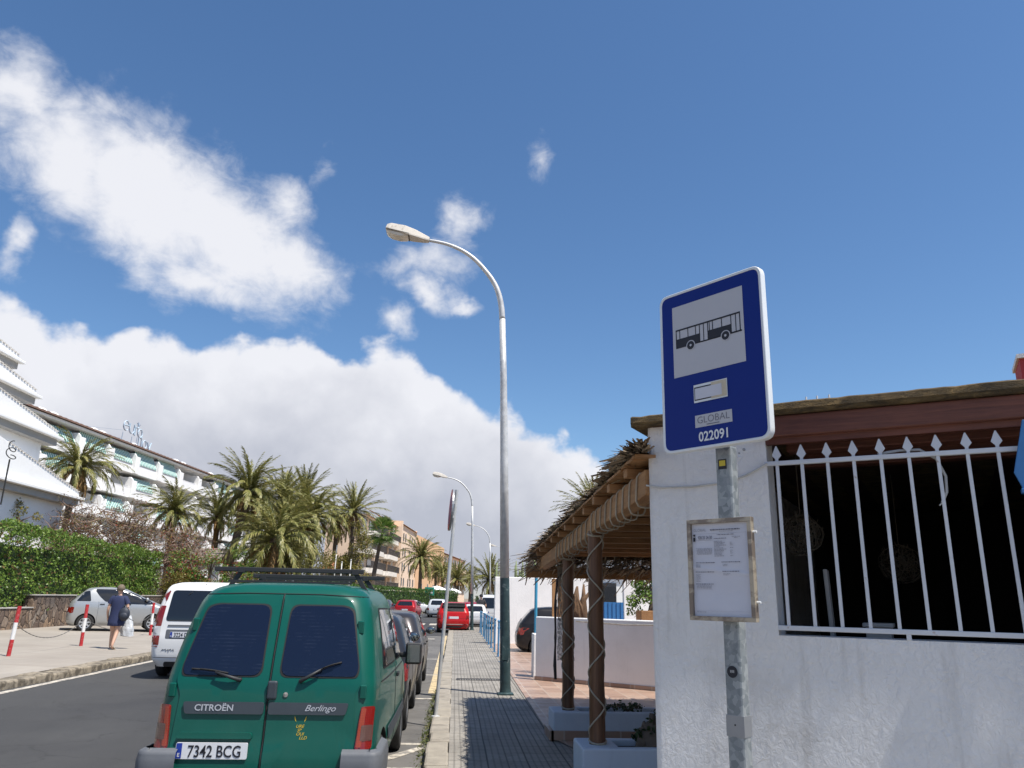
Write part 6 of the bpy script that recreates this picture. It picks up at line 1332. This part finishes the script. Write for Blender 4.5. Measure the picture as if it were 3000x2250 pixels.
# ---- apartment block with striped awnings
m, t, b = newmat('striped_awning'); p = objc(t); s_ = t.new('ShaderNodeSeparateXYZ'); t.put(s_.inputs[0], p)
st = t.rng(t.m('ABSOLUTE', t.m('SUBTRACT', t.m('FRACT', t.m('MULTIPLY', s_.outputs[0], 1/.42)), .5)), .22, .28); t.put(b.inputs['Base Color'], t.mix(st, (.62, .68, .66), (.05, .27, .22))); b.inputs['Roughness'].default_value = .8
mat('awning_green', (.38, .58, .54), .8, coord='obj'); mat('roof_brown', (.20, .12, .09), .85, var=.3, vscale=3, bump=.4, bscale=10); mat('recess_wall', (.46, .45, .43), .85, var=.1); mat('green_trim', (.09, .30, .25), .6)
AX_ = Matrix.Translation((-45.48, 79.81, 0)) @ Matrix.Rotation(R(84), 4, 'Z')
ab = thing('apartment_block', 'long white apartment block with stacked balconies, green striped awnings and brown tiled eave', 'building', M=AX_)
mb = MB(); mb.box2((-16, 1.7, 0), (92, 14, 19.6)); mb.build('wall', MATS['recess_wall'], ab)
mb = MB(); mb.box2((-16, -1.35, 19.35), (92, 3, 19.6)); mb.build('eave', MATS['house_white'], ab, bevel=.03)
mb = MB(); vs = []
for i in range(217): x = -16+i*.5; vs += [(x, -1.6, 19.62), (x, -1.6, 19.80+.05*(i % 2)), (x, 6, 20.7+.05*(i % 2))]
mb.add(vs, [(i*3+j, (i+1)*3+j, (i+1)*3+j+1, i*3+j+1) for i in range(216) for j in range(2)]); mb.build('roof', MATS['roof_brown'], ab)
BW = 6.3; rg = random.Random(21); par0 = pier0 = win0 = aw0 = None
for fl in range(5):
    z = 16.5-3.1*fl
    for i in range(-4, 13):
        x = 8.7+BW*i; off = 0
        if par0 is None:
            mb = MB(); mb.box2((0, -1.2, -.22), (BW, 1.7, 0)); mb.box2((0, -1.2, 0), (BW, -1.02, 1.02)); mb.box2((1.2, -1.22, 1.0), (BW, -1.0, 1.06)); par0 = mb.build('balcony', MATS['house_white'], ab); po = par0
            mb = MB(); mb.prism([(-1.55, -.25), (-1.55, 2.0), (-1.25, 2.35), (-.2, 2.35), (1.7, 3.05), (1.7, -.25)], 0, .22, Matrix(((0, 0, 1, 0), (1, 0, 0, 0), (0, 1, 0, 0), (0, 0, 0, 1)))); mb.box2((.22, -1.55, -.25), (1.15, -1.21, 1.95)); pier0 = mb.build('balcony_pier', MATS['house_white'], ab, bevel=.04); pi_ = pier0
            mb = MB(); mb.box2((2.2, 1.62, .05), (5.2, 1.72, 2.3)); win0 = mb.build('balcony_door', MATS['car_glass'], ab); wi = win0
            mb = MB(); mb.add([(1.2, -1.26, 1.25), (BW-.1, -1.26, 1.25), (BW-.1, -.5, 2.82), (1.2, -.5, 2.82), (1.2, -1.28, 1.05), (BW-.1, -1.28, 1.05)], [(0, 1, 2, 3), (4, 5, 1, 0)]); aw0 = mb.build('awning', MATS['striped_awning'], ab); a1 = aw0
        else:
            cp = []
            for s0 in (par0, pier0, win0, aw0):
                if s0 is aw0 and not ((fl == 0 and i in (-3, -2, -1, 0, 1, 2, 3, 6, 7, 9)) or (fl > 0 and rg.random() < .25)): cp.append(None); continue
                if s0 is par0 and fl == 4: cp.append(None); continue
                c_ = s0.copy(); COL.objects.link(c_); c_.parent = ab; cp.append(c_)
            po, pi_, wi, a1 = cp
        for s0 in (po, pi_, wi, a1):
            if s0: s0.location = (x, 0, z)
        if a1 and a1 is not aw0: a1.scale = (1, 1, rg.choice([1, 1, .86]) if fl == 0 else .9)
mb = MB()
for i, x in enumerate((7, 9.2, 17.5, 19.5, 27.5, 40, 42.5, 53)): mb.ball((x, 2.5, 20.75), (1.0, .7, .62), 14, 8)
mb.build('roof_tank', MATS['house_white'], ab, True)
mb = MB()
for x in (6.2, 17, 26.5, 41, 52, 60, 70): mb.box((x, 3.2, 20.7), (.9, .7, .9)); mb.box((x, 3.2, 21.22), (1.15, .95, .14))
mb.build('chimney', MATS['house_white'], ab)
# roof sign: looping pale-blue letters on stilts
m_sign = mat('sign_pale_blue', (.50, .62, .72), .5, var=.1); mat('sign_dark', (.26, .33, .42), .6)
rs_ = thing('roof_sign', 'pale blue looping letter sign on thin stilts on the apartment roof', 'sign', M=AX_ @ Matrix.Translation((24.0, 1.2, 19.9)) @ Matrix.Scale(.74, 4))
def stroke(x, z, pts, nm='letter'):
    mb = MB(); mb.tube([(x+a, -.08, z+b_) for a, b_ in pts], .085, 5); mb.k = 1; mb.tube([(x+a+.07, .10, z+b_-.05) for a, b_ in pts], .06, 4); mb.build(nm, [m_sign, MATS['sign_dark']], rs_)
arc = lambda a0, a1, r, n=14: [(r*math.cos(R(a0+(a1-a0)*q/n)), r*math.sin(R(a0+(a1-a0)*q/n))) for q in range(n+1)]
stroke(-1.9, 3.9, [(-.8, 0), (.8, .1)]+arc(0, 310, .85)); stroke(.1, 3.7, [(-.8, .9)]+arc(180, 360, .8)+[(.8, 1.0), (.9, -.9)]); stroke(1.75, 3.6, [(-.4, -.9), (-.4, .8), (.1, .6), (.6, .9)])
stroke(3.1, 3.5, arc(20, 380, .75)+[(.8, -.9)]); stroke(3.6, 1.9, [(-.6, -.8), (-.6, .7), (-.1, .9), (.4, .7), (.5, -.8)]); stroke(5.2, 1.8, arc(0, 360, .75)); stroke(6.9, 1.6, [(-.6, .9), (0, -.3), (.7, 1.), (-.3, -1.5)])
mb = MB()
for x, z in ((-2.6, 2.6), (.6, 2.4), (2.4, 2.6), (5.4, 1.2)): mb.tube([(x-.2, 0, 0), (x, 0, z)], .07, 5)
mb.tube([(-12, 2, 1.6), (-2.5, 0, 2.9)], .03, 4); mb.tube([(-10, 2, .9), (-2.6, 0, 1.4)], .03, 4); mb.build('stilts', MATS['sign_dark'], rs_)
mb = MB()
for k in range(7): a = k*.9; mb.tube([(2.2, 0, 4.7), (2.2+.35*math.cos(a), 0, 5.0+.2*math.sin(a)), (2.2+.75*math.cos(a), 0, 4.95+.45*math.sin(a))], [.08, .09, .02], 5)
mb.tube([(2.2, 0, 3.6), (2.2, 0, 4.7)], .08, 5); mb.build('palm_emblem', MATS['sign_dark'], rs_)
# ---- garden gate house, little tiled hut, globe lamp, poles
mat('old_tile', (.20, .165, .14), .9, var=.35, vscale=5, bump=.5, bscale=14); mat('orange_tile', (.45, .19, .10), .85, var=.3, vscale=6, bump=.5, bscale=16); mat('gate_green', (.03, .12, .07), .6)
gg = thing('garden_gate', 'white garden gateway with grey brown tiled canopy under the bare shrubs', 'gateway', (-16, 48, .3))
mb = MB()
for x in (-16.9, -16.0, -14.3): mb.box2((x-.2, 47.7, .3), (x+.2, 48.3, 3.0))
mb.box2((-17.1, 47.6, 3.0), (-14.0, 48.4, 3.4)); mb.build('pillars', MATS['house_white'], gg, world=True, bevel=.02)
mb = MB(); mb.add([(-17.2, 47.1, 3.42), (-13.9, 47.1, 3.42), (-13.9, 48.9, 4.3), (-17.2, 48.9, 4.3), (-17.2, 47.1, 3.3), (-13.9, 47.1, 3.3)], [(0, 1, 2, 3), (4, 5, 1, 0)]); mb.add([(-17.2, 48.9, 4.3), (-13.9, 48.9, 4.3), (-13.9, 50.6, 3.4), (-17.2, 50.6, 3.4)], [(0, 1, 2, 3)]); mb.build('canopy', MATS['old_tile'], gg, world=True)
mb = MB(); mb.prism([(-.6, .3), (.6, .3), (.6, 2.0), (.35, 2.5), (0, 2.65), (-.35, 2.5), (-.6, 2.0)], -48.05, -47.95, Matrix.Translation((-15.1, 0, 0)) @ Matrix.Rotation(R(90), 4, 'X')); mb.build('door', MATS['gate_green'], gg, world=True)
ht = thing('tiled_hut', 'small hut with orange hipped tile roof among the palms above the van roof bars', 'hut', (-9.7, 64, .2))
mb = MB(); mb.box2((-10.7, 63.2, .2), (-8.7, 65.2, 3.45)); mb.build('wall', mat('hut_wall', (.42, .39, .34), .85, var=.1), ht, world=True)
mb = MB(); mb.add([(-11.1, 62.8, 3.42), (-8.3, 62.8, 3.42), (-8.3, 65.6, 3.42), (-11.1, 65.6, 3.42), (-10.0, 64.2, 4.3), (-9.4, 64.2, 4.3)], [(0, 1, 5, 4), (1, 2, 5), (2, 3, 4, 5), (3, 0, 4), (3, 2, 1, 0)]); mb.build('roof', MATS['orange_tile'], ht, world=True)
mb = MB(); mb.box((-9.7, 63.18, 2.2), (.8, .05, 1.0)); mb.build('window', MATS['car_glass'], ht, world=True)
gl_ = thing('globe_lamp', 'yellowish globe garden lamp beside the low broad palm stems', 'garden lamp', (-10.9, 49.0, .3))
mb = MB(); mb.tube([(0, 0, 0), (0, 0, 2.7)], .045, 10); mb.build('post', MATS['palm_trunk'], gl_); mb = MB(); mb.ball((0, 0, 2.88), .2, 16, 10); mb.build('globe', mat('globe_cream', (.62, .55, .33), .3), gl_, True)
for i, (x, y, h) in enumerate(((-8.9, 58.5, 5.2), (-8.3, 57.5, 4.0), (-7.75, 58.2, 4.2))):
    mb = MB(); mb.tube([(x, y, .2), (x+.05, y, h)], .04, 8); mb.ball((x+.05, y, h), .06, 8, 6); o = mb.build('thin_pole', MATS['cable_white'], smooth=True); tag(o, ('tall thin white pole left of the tiled hut', 'thin white pole just right of the tiled hut', 'thin white pole rightmost of the three near the tiled hut')[i], 'pole', 'thin white poles by the tiled hut')

# ---- peach hotels
plaster('peach', (.78, .60, .45), .1, 5., (.66, .48, .35), .3); plaster('orange_peach', (.70, .44, .26), .1, 5., (.6, .38, .22), .3); mat('hotel_white', (.74, .68, .60), .8); mat('recess_orange', (.42, .24, .13), .85); mat('hotel_glass', (.05, .045, .04), .15); mat('rail_dark', (.07, .06, .055), .5)
H1 = Matrix.Translation((-12.76, 113, 0)) @ Matrix.Rotation(R(90-4.7), 4, 'Z')
h1 = thing('peach_hotel', 'nearer peach hotel with white balconies and small arched windows', 'hotel', M=H1)
mb = MB(); mb.box2((31, 0, 0), (51, 14, 14.5)); mb.box2((8, 2.0, 0), (31, 6, 14.0)); mb.box2((30.2, -.2, 0), (31.2, 2.2, 15.1)); mb.box2((50.2, -.15, 0), (51, .5, 14.9)); mb.build('wall', MATS['peach'], h1)
mb = MB(); mb.add([(7, .5, 14.02), (31, .5, 14.02), (31, 6, 16.8), (7, 6, 16.8)], [(0, 1, 2, 3)]); mb.add([(31, -.4, 14.55), (51.4, -.4, 14.55), (51.4, 5, 16.2), (31, 5, 16.2)], [(0, 1, 2, 3)]); mb.build('roof', MATS['orange_peach'], h1)
arch = lambda w_, h_: [(-w_/2, 0), (w_/2, 0), (w_/2, h_-w_/2), (w_*.35, h_-w_*.14), (0, h_), (-w_*.35, h_-w_*.14), (-w_/2, h_-w_/2)]
w0 = None
for fl in range(5):
    for x in (33.5, 36.2, 42.0, 45.0, 49.0):
        if w0 is None:
            mb = MB(); mb.prism(arch(.75, 1.45), -.03, .12, Matrix.Rotation(R(90), 4, 'X')); w0 = mb.build('window', MATS['hotel_glass'], h1); c_ = w0
        else: c_ = w0.copy(); COL.objects.link(c_); c_.parent = h1
        c_.location = (x, -.02, .9+2.7*fl)
b0 = None
for fl in range(5):
    for x in (1, 9, 17):
        z = 2.7*fl
        if b0 is None:
            mb = MB(); mb.prism([(0, 2.0), (0, .5), (1.0, -.2), (10, -.2), (13.0, .3), (13.3, 2.0)], -.45, .25); b0 = mb.build('balcony', MATS['hotel_white'], h1); mb = MB()
            for k in range(40): mb.box((.4+k*.32, -.1, .75), (.05, .05, 1.0))
            mb.box((6.6, -.1, 1.25), (13, .07, .07)); r0 = mb.build('railing', MATS['rail_dark'], h1); mb = MB(); mb.box2((7.6, 1.9, .3), (11.2, 1.97, 2.3)); mb.box2((2.5, 1.9, .3), (5.2, 1.97, 2.3)); d0 = mb.build('balcony_door', MATS['hotel_glass'], h1); mb = MB(); mb.box((6.6, .3, 1.3), (.25, .25, 2.4)); k0 = mb.build('column', MATS['hotel_white'], h1); cs = (b0, r0, d0, k0)
        elif x == 17:
            cs = []
            for s0 in (b0, r0, d0, k0): c_ = s0.copy(); COL.objects.link(c_); c_.parent = h1; cs.append(c_)
        else: continue
        for c_ in cs: c_.location = (x, 0, z)
        if x == 1:
            pass
for fl in range(1, 5):
    for s0 in (b0, r0, d0, k0): c_ = s0.copy(); COL.objects.link(c_); c_.parent = h1; c_.location = (2.5, 0, 2.7*fl)
H2 = Matrix.Translation((-8.7, 168, 0)) @ Matrix.Rotation(R(90-7.8), 4, 'Z')
h2 = thing('orange_hotel', 'farther orange peach hotel with stepped gable beyond the nearer hotel', 'hotel', M=H2)
mb = MB(); mb.box2((0, 0, 0), (40, 14, 12.6)); mb.prism([(0, 12.6), (40, 12.6), (40, 14.2), (0, 14.6)], -14, 0, Matrix.Rotation(R(90), 4, 'X')); mb.build('gable', MATS['orange_peach'], h2)
mb = MB(); mb.box2((40, .8, 0), (92, 14, 13.0)); mb.box2((40, -.5, 9.0), (92, .8, 10.0)); mb.box2((40, -.5, 5.6), (92, .8, 6.5)); mb.build('wall', MATS['peach'], h2)
mb = MB(); mb.add([(40, -.2, 13.02), (93, -.2, 13.02), (93, 6, 14.4), (40, 6, 14.4)], [(0, 1, 2, 3)]); mb.build('roof', MATS['orange_tile'], h2)
w0 = None
for z in (10.1, 6.7, 3.0):
    for x in range(43, 92, 5):
        if w0 is None: mb = MB(); mb.box2((0, .72, 0), (2.2, .79, 2.2)); w0 = mb.build('window', MATS['hotel_glass'], h2); c_ = w0
        else: c_ = w0.copy(); COL.objects.link(c_); c_.parent = h2
        c_.location = (x, 0, z)
for x in (8, 16, 24, 32):
    for z in (3, 6.2, 9.4): c_ = w0.copy(); COL.objects.link(c_); c_.parent = h2; c_.location = (x, -.78, z); c_.scale = (.6, 1, .7)
def parasol(loc, lab):
    o = thing('parasol', lab, 'parasol', loc, 0, 'white parasols on the hotel terrace'); mb = MB(); mb.lathe([(.001, 2.95), (.7, 2.75), (1.5, 2.4), (1.52, 2.2)], 8); mb.build('canopy', MATS['house_white'], o); mb = MB(); mb.tube([(0, 0, 0), (0, 0, 2.9)], .05, 8); mb.build('pole', MATS['cable_white'], o)
parasol((-2.4, 104, .2), 'white parasol left of the white lit-roof car, below the hotel palm'); parasol((-.6, 112, .1), 'smaller white parasol further right along the hotel terrace')
gs = thing('green_sign', 'small green roadside sign at the end of the long hedge', 'sign', (-2.95, 92, 0)); mb = MB(); mb.box((0, 0, 2.35), (1.1, .08, .9)); mb.k = 1; mb.box((.12, -.045, 2.2), (.5, .01, .22)); mb.build('panel', [mat('sign_green', (.02, .25, .18), .5), MATS['sign_white']], gs); mb = MB(); mb.tube([(0, 0, 0), (0, 0, 1.9)], .05, 8); mb.build('post', MATS['galvanised'], gs)

# ================================================================ people
mat('skin', (.50, .30, .21), .55, var=.08, vscale=6, coord='obj'); mat('navy_cloth', (.018, .026, .075), .85, var=.2, vscale=7, coord='obj', bump=.25, bscale=25); mat('hair_grey', (.15, .115, .08), .8, var=.35, vscale=30, coord='obj', bump=.6, bscale=70); mat('bag_navy', (.022, .027, .04), .6, var=.3, vscale=9, coord='obj', bump=.3); mat('bag_white', (.50, .52, .54), .45, var=.08, vscale=6, coord='obj', bump=.6, bscale=14, bdist=.03); mat('sandal', (.42, .36, .28), .7, coord='obj'); mat('dark_cloth', (.02, .02, .025), .85, coord='obj'); mat('white_cloth', (.62, .62, .64), .85, coord='obj'); mat('jeans', (.05, .07, .12), .85, coord='obj')
def skin_body(chains, name, m, parent, sub=2):
    """connected joints with a radius each, grown into one surface"""
    me = bpy.data.meshes.new(name); vs = []; es = []; rad = []; key = {}
    def vid(p, r):
        k = tuple(round(c, 4) for c in p)
        if k not in key: key[k] = len(vs); vs.append(p); rad.append(r)
        return key[k]
    for ch in chains:
        ids = [vid(p, r) for p, r in ch]; es += [(a, b_) for a, b_ in zip(ids, ids[1:])]
    me.from_pydata(vs, es, []); o = bpy.data.objects.new(name, me); COL.objects.link(o)
    o.modifiers.new('skin', 'SKIN').use_smooth_shade = True; sd = me.skin_vertices[0].data
    for i, r in enumerate(rad): sd[i].radius = (r if isinstance(r, tuple) else (r, r)); sd[i].use_root = (i == 0)
    s_ = o.modifiers.new('sub', 'SUBSURF'); s_.levels = sub; s_.render_levels = sub
    me2 = bpy.data.meshes.new_from_object(o.evaluated_get(bpy.context.evaluated_depsgraph_get())); o.modifiers.clear(); o.data = me2; me2.name = name; me2.materials.clear(); me2.materials.append(m)
    for p in me2.polygons: p.use_smooth = True
    o.parent = parent; return o
def hand(W, d, side, ch):
    """palm and five fingers from wrist W, pointing along d"""
    d = Vector(d).normalized(); s = Vector((0, 1, 0)); pm = W+d*.075; ch.append([(tuple(W), .022), (tuple(pm), (.030, .018))]); nl = [.062, .072, .068, .052]
    for i, l in enumerate(nl):
        b_ = pm+s*(.027-.018*i)+d*.01; k1 = b_+d*l*.55+Vector((side*-.008, 0, 0)); k2 = k1+(d+Vector((side*-.55, 0, 0))).normalized()*l*.5; ch.append([(tuple(pm), (.030, .018)), (tuple(b_), .0095), (tuple(k1), .0085), (tuple(k2), .007)])
    t0 = W+d*.03+s*.028; ch.append([(tuple(W), .022), (tuple(t0), .011), (tuple(t0+(d+s*.8).normalized()*.045), .0085)])
def person(label, loc, rz, legs, shirt, hair, h=1., dress=True, group=None, bag=True):
    o = thing('person', label, 'person', loc, rz, group); o.matrix_basis = o.matrix_basis @ Matrix.Scale(h, 4)
    pv = (0, 0, .88); ch = []
    ch.append([(pv, (.155, .12)), ((0, .01, 1.02), (.135, .105)), ((0, .0, 1.20), (.150, .11)), ((0, -.005, 1.34), (.135, .09)), ((0, 0, 1.42), (.055, .055)), ((0, .015, 1.49), (.05, .055)), ((0, .02, 1.555), (.072, .085)), ((0, .015, 1.62), (.074, .088)), ((0, .01, 1.675), (.05, .06))])
    # legs mid stride: left forward, right trailing with the heel lifting (y forward)
    ch.append([(pv, (.155, .12)), ((-.095, .03, .80), .088), ((-.095, .10, .60), .078), ((-.09, .13, .46), .056), ((-.09, .12, .30), .052), ((-.09, .11, .10), .034), ((-.09, .13, .045), (.036, .032)), ((-.092, .24, .028), (.036, .022))])
    ch.append([(pv, (.155, .12)), ((.095, -.02, .80), .088), ((.09, -.05, .60), .078), ((.085, -.08, .46), .056), ((.08, -.17, .31), .053), ((.075, -.29, .13), .034), ((.075, -.29, .07), (.034, .034)), ((.075, -.19, .03), (.036, .022))])
    SH = (0, -.005, 1.34); ar = [(SH, (.135, .09)), ((-.165, 0, 1.345), .055), ((-.215, -.01, 1.22), .048), ((-.245, -.03, 1.06), .040), ((-.255, .02, .93), .034), ((-.25, .07, .83), .024)]; ch.append(ar); hand(Vector((-.25, .07, .83)), (.05, .25, -1), -1, ch)
    ar = [(SH, (.135, .09)), ((.165, 0, 1.345), .055), ((.235, -.02, 1.22), .048), ((.275, -.04, 1.07), .040), ((.265, .10, .98), .034), ((.235, .20, .93), .024)]; ch.append(ar); hand(Vector((.235, .20, .93)), (-.1, .6, -.8), 1, ch)
    skin_body(ch, 'body', MATS['skin'], o)
    # face on the far side, ears
    mb = MB(); mb.ball((0, .108, 1.585), (.013, .02, .022), 8, 6); mb.ball((-.08, .01, 1.59), (.012, .02, .03), 8, 6); mb.ball((.08, .01, 1.59), (.012, .02, .03), 8, 6); mb.ball((0, .098, 1.545), (.022, .008, .007), 8, 6); mb.k = 1; mb.ball((-.03, .094, 1.61), (.012, .008, .008), 8, 6); mb.ball((.03, .094, 1.61), (.012, .008, .008), 8, 6); mb.build('face', [MATS['skin'], MATS['dark_cloth']], o, True)
    rg = random.Random(4); mb = MB()
    def hf(i, j):
        th = pi*(.02+.66*i); ph = 2*pi*j; x = .102*math.sin(th)*math.cos(ph); y = .118*math.sin(th)*math.sin(ph); z = .112*math.cos(th); q = 1+.06*math.sin(ph*7+th*9)*math.sin(th*5)
        if y > .035 and z < .03: q *= .80
        return (x*q, y*q-.004+.012, 1.625+z*q)
    mb.grid(hf, 14, 25); mb.build('hair', hair, o, True)
    def loft(rings, nm, m_, flare=0.):
        mb = MB(); n = 28; mb.add([(cx+rx*math.cos(2*pi*j/n)*(1+.03*math.sin(j*1.9+z*30)*flare), cy+ry*math.sin(2*pi*j/n)*(1+.03*math.sin(j*2.3+z*21)*flare), z) for cx, cy, rx, ry, z in rings for j in range(n)], [(i*n+j, i*n+(j+1) % n, (i+1)*n+(j+1) % n, (i+1)*n+j) for i in range(len(rings)-1) for j in range(n)]); return mb.build(nm, m_, o, True)
    top = [(0, .0, .062, .062, 1.435), (0, -.003, .12, .09, 1.41), (0, -.005, .19, .108, 1.375), (0, -.005, .195, .125, 1.27), (0, -.005, .185, .130, 1.12), (0, 0, .180, .135, 1.0), (0, 0, .20, .15, .86)]
    if dress: loft(top+[(0, .005, .212, .18, .72), (0, .01, .215, .205, .62), (0, .01, .205, .20, .615)], 'dress', shirt, 1.)
    else:
        loft(top+[(0, 0, .2, .15, .82)], 'shirt', shirt, 1.)
        for i_, c in ((1, ch[1]), (2, ch[2])):
            mb = MB(); mb.tube([p for p, r in c[1:6]], [(r if not isinstance(r, tuple) else r[0])*1.22 for p, r in c[1:6]], 14); mb.build('trouser_leg', legs, o, True)
    for s in (-1, 1):
        P = [Vector((s*.15, 0, 1.36)), Vector((s*.20, -.005, 1.29)), Vector((s*(.225 if s < 0 else .245), -.012, 1.20))]; mb = MB(); mb.tube([Vector((s*.10, 0, 1.385))]+P, [.06, .082, .074, .068], 14, False); mb.build('sleeve', shirt, o, True)
    for s, f, hl in ((-1, (-.09, .15, .0), 0), (1, (.075, -.215, .02), .35)):
        mb = MB(); mb.box((f[0], f[1]+.03, .012+(.035 if hl else 0)), (.085, .25, .024), M=Matrix.Rotation(-hl, 3, 'X')); mb.tube([(f[0]-.042, f[1]+.08, .03), (f[0], f[1]+.07, .075), (f[0]+.042, f[1]+.08, .03)], .010, 6); mb.build('sandal', MATS['sandal'], o, bevel=.008)
    return o
wm = person('woman with short grey hair in a navy tunic, walking away past the silver car', (-9.3, 22.8, gz(-9.3)), R(6), None, MATS['navy_cloth'], MATS['hair_grey'], .985)
WM = wm.matrix_basis.copy()
bg_ = thing('shoulder_bag', 'dark navy backpack slung at the right hip of the walking woman', 'bag', M=WM.copy())
mb = MB(); mb.ball((.215, -.10, .93), (.15, .10, .19), 16, 12); mb.ball((.225, -.185, .88), (.11, .05, .10), 12, 8); mb.build('pouch', MATS['bag_navy'], bg_, True)
mb = MB(); mb.tube([(.13, -.11, 1.06), (.20, -.05, 1.20), (.235, .0, 1.10), (.27, -.03, 1.0)], .014, 6); mb.tube([(.26, -.12, 1.08), (.29, -.06, 1.12), (.275, .02, 1.02)], .012, 6); mb.tube([(.33, -.10, .85), (.38, -.08, .80), (.47, -.05, .76)], .008, 5); mb.build('strap', MATS['bag_navy'], bg_, True)
wb_ = thing('carrier_bag', 'white plastic carrier bag in the right hand of the walking woman', 'bag', M=WM.copy())
mb = MB(); rg = random.Random(3)
def cb_(i, j):
    z = .90-.56*i; w_ = .03+.14*min(1, i*1.5)**.8; a = 2*pi*j; q = 1+.10*math.sin(a*3+i*7)+.06*math.sin(a*7-i*11); return (.26+w_*math.cos(a)*q, .24+w_*.62*math.sin(a)*q, z+.015*math.sin(a*2))
mb.grid(cb_, 16, 29); mb.ball((.26, .24, .345), (.15, .095, .03), 16, 6); mb.build('bag', MATS['bag_white'], wb_, True); mb = MB(); mb.tube([(.24, .23, .90), (.235, .225, .93), (.28, .25, .89)], .01, 5); mb.build('handles', MATS['bag_white'], wb_, True)
person('distant person in dark clothes walking on the pavement beyond the second lamp', (1.55, 46.5, .13), R(10), MATS['jeans'], MATS['dark_cloth'], MATS['dark_cloth'], 1.04, dress=False)
person('distant person in a white shirt walking near the parked white van', (2.05, 52, .13), R(-10), MATS['dark_cloth'], MATS['white_cloth'], MATS['hair_grey'], 1.03, dress=False)
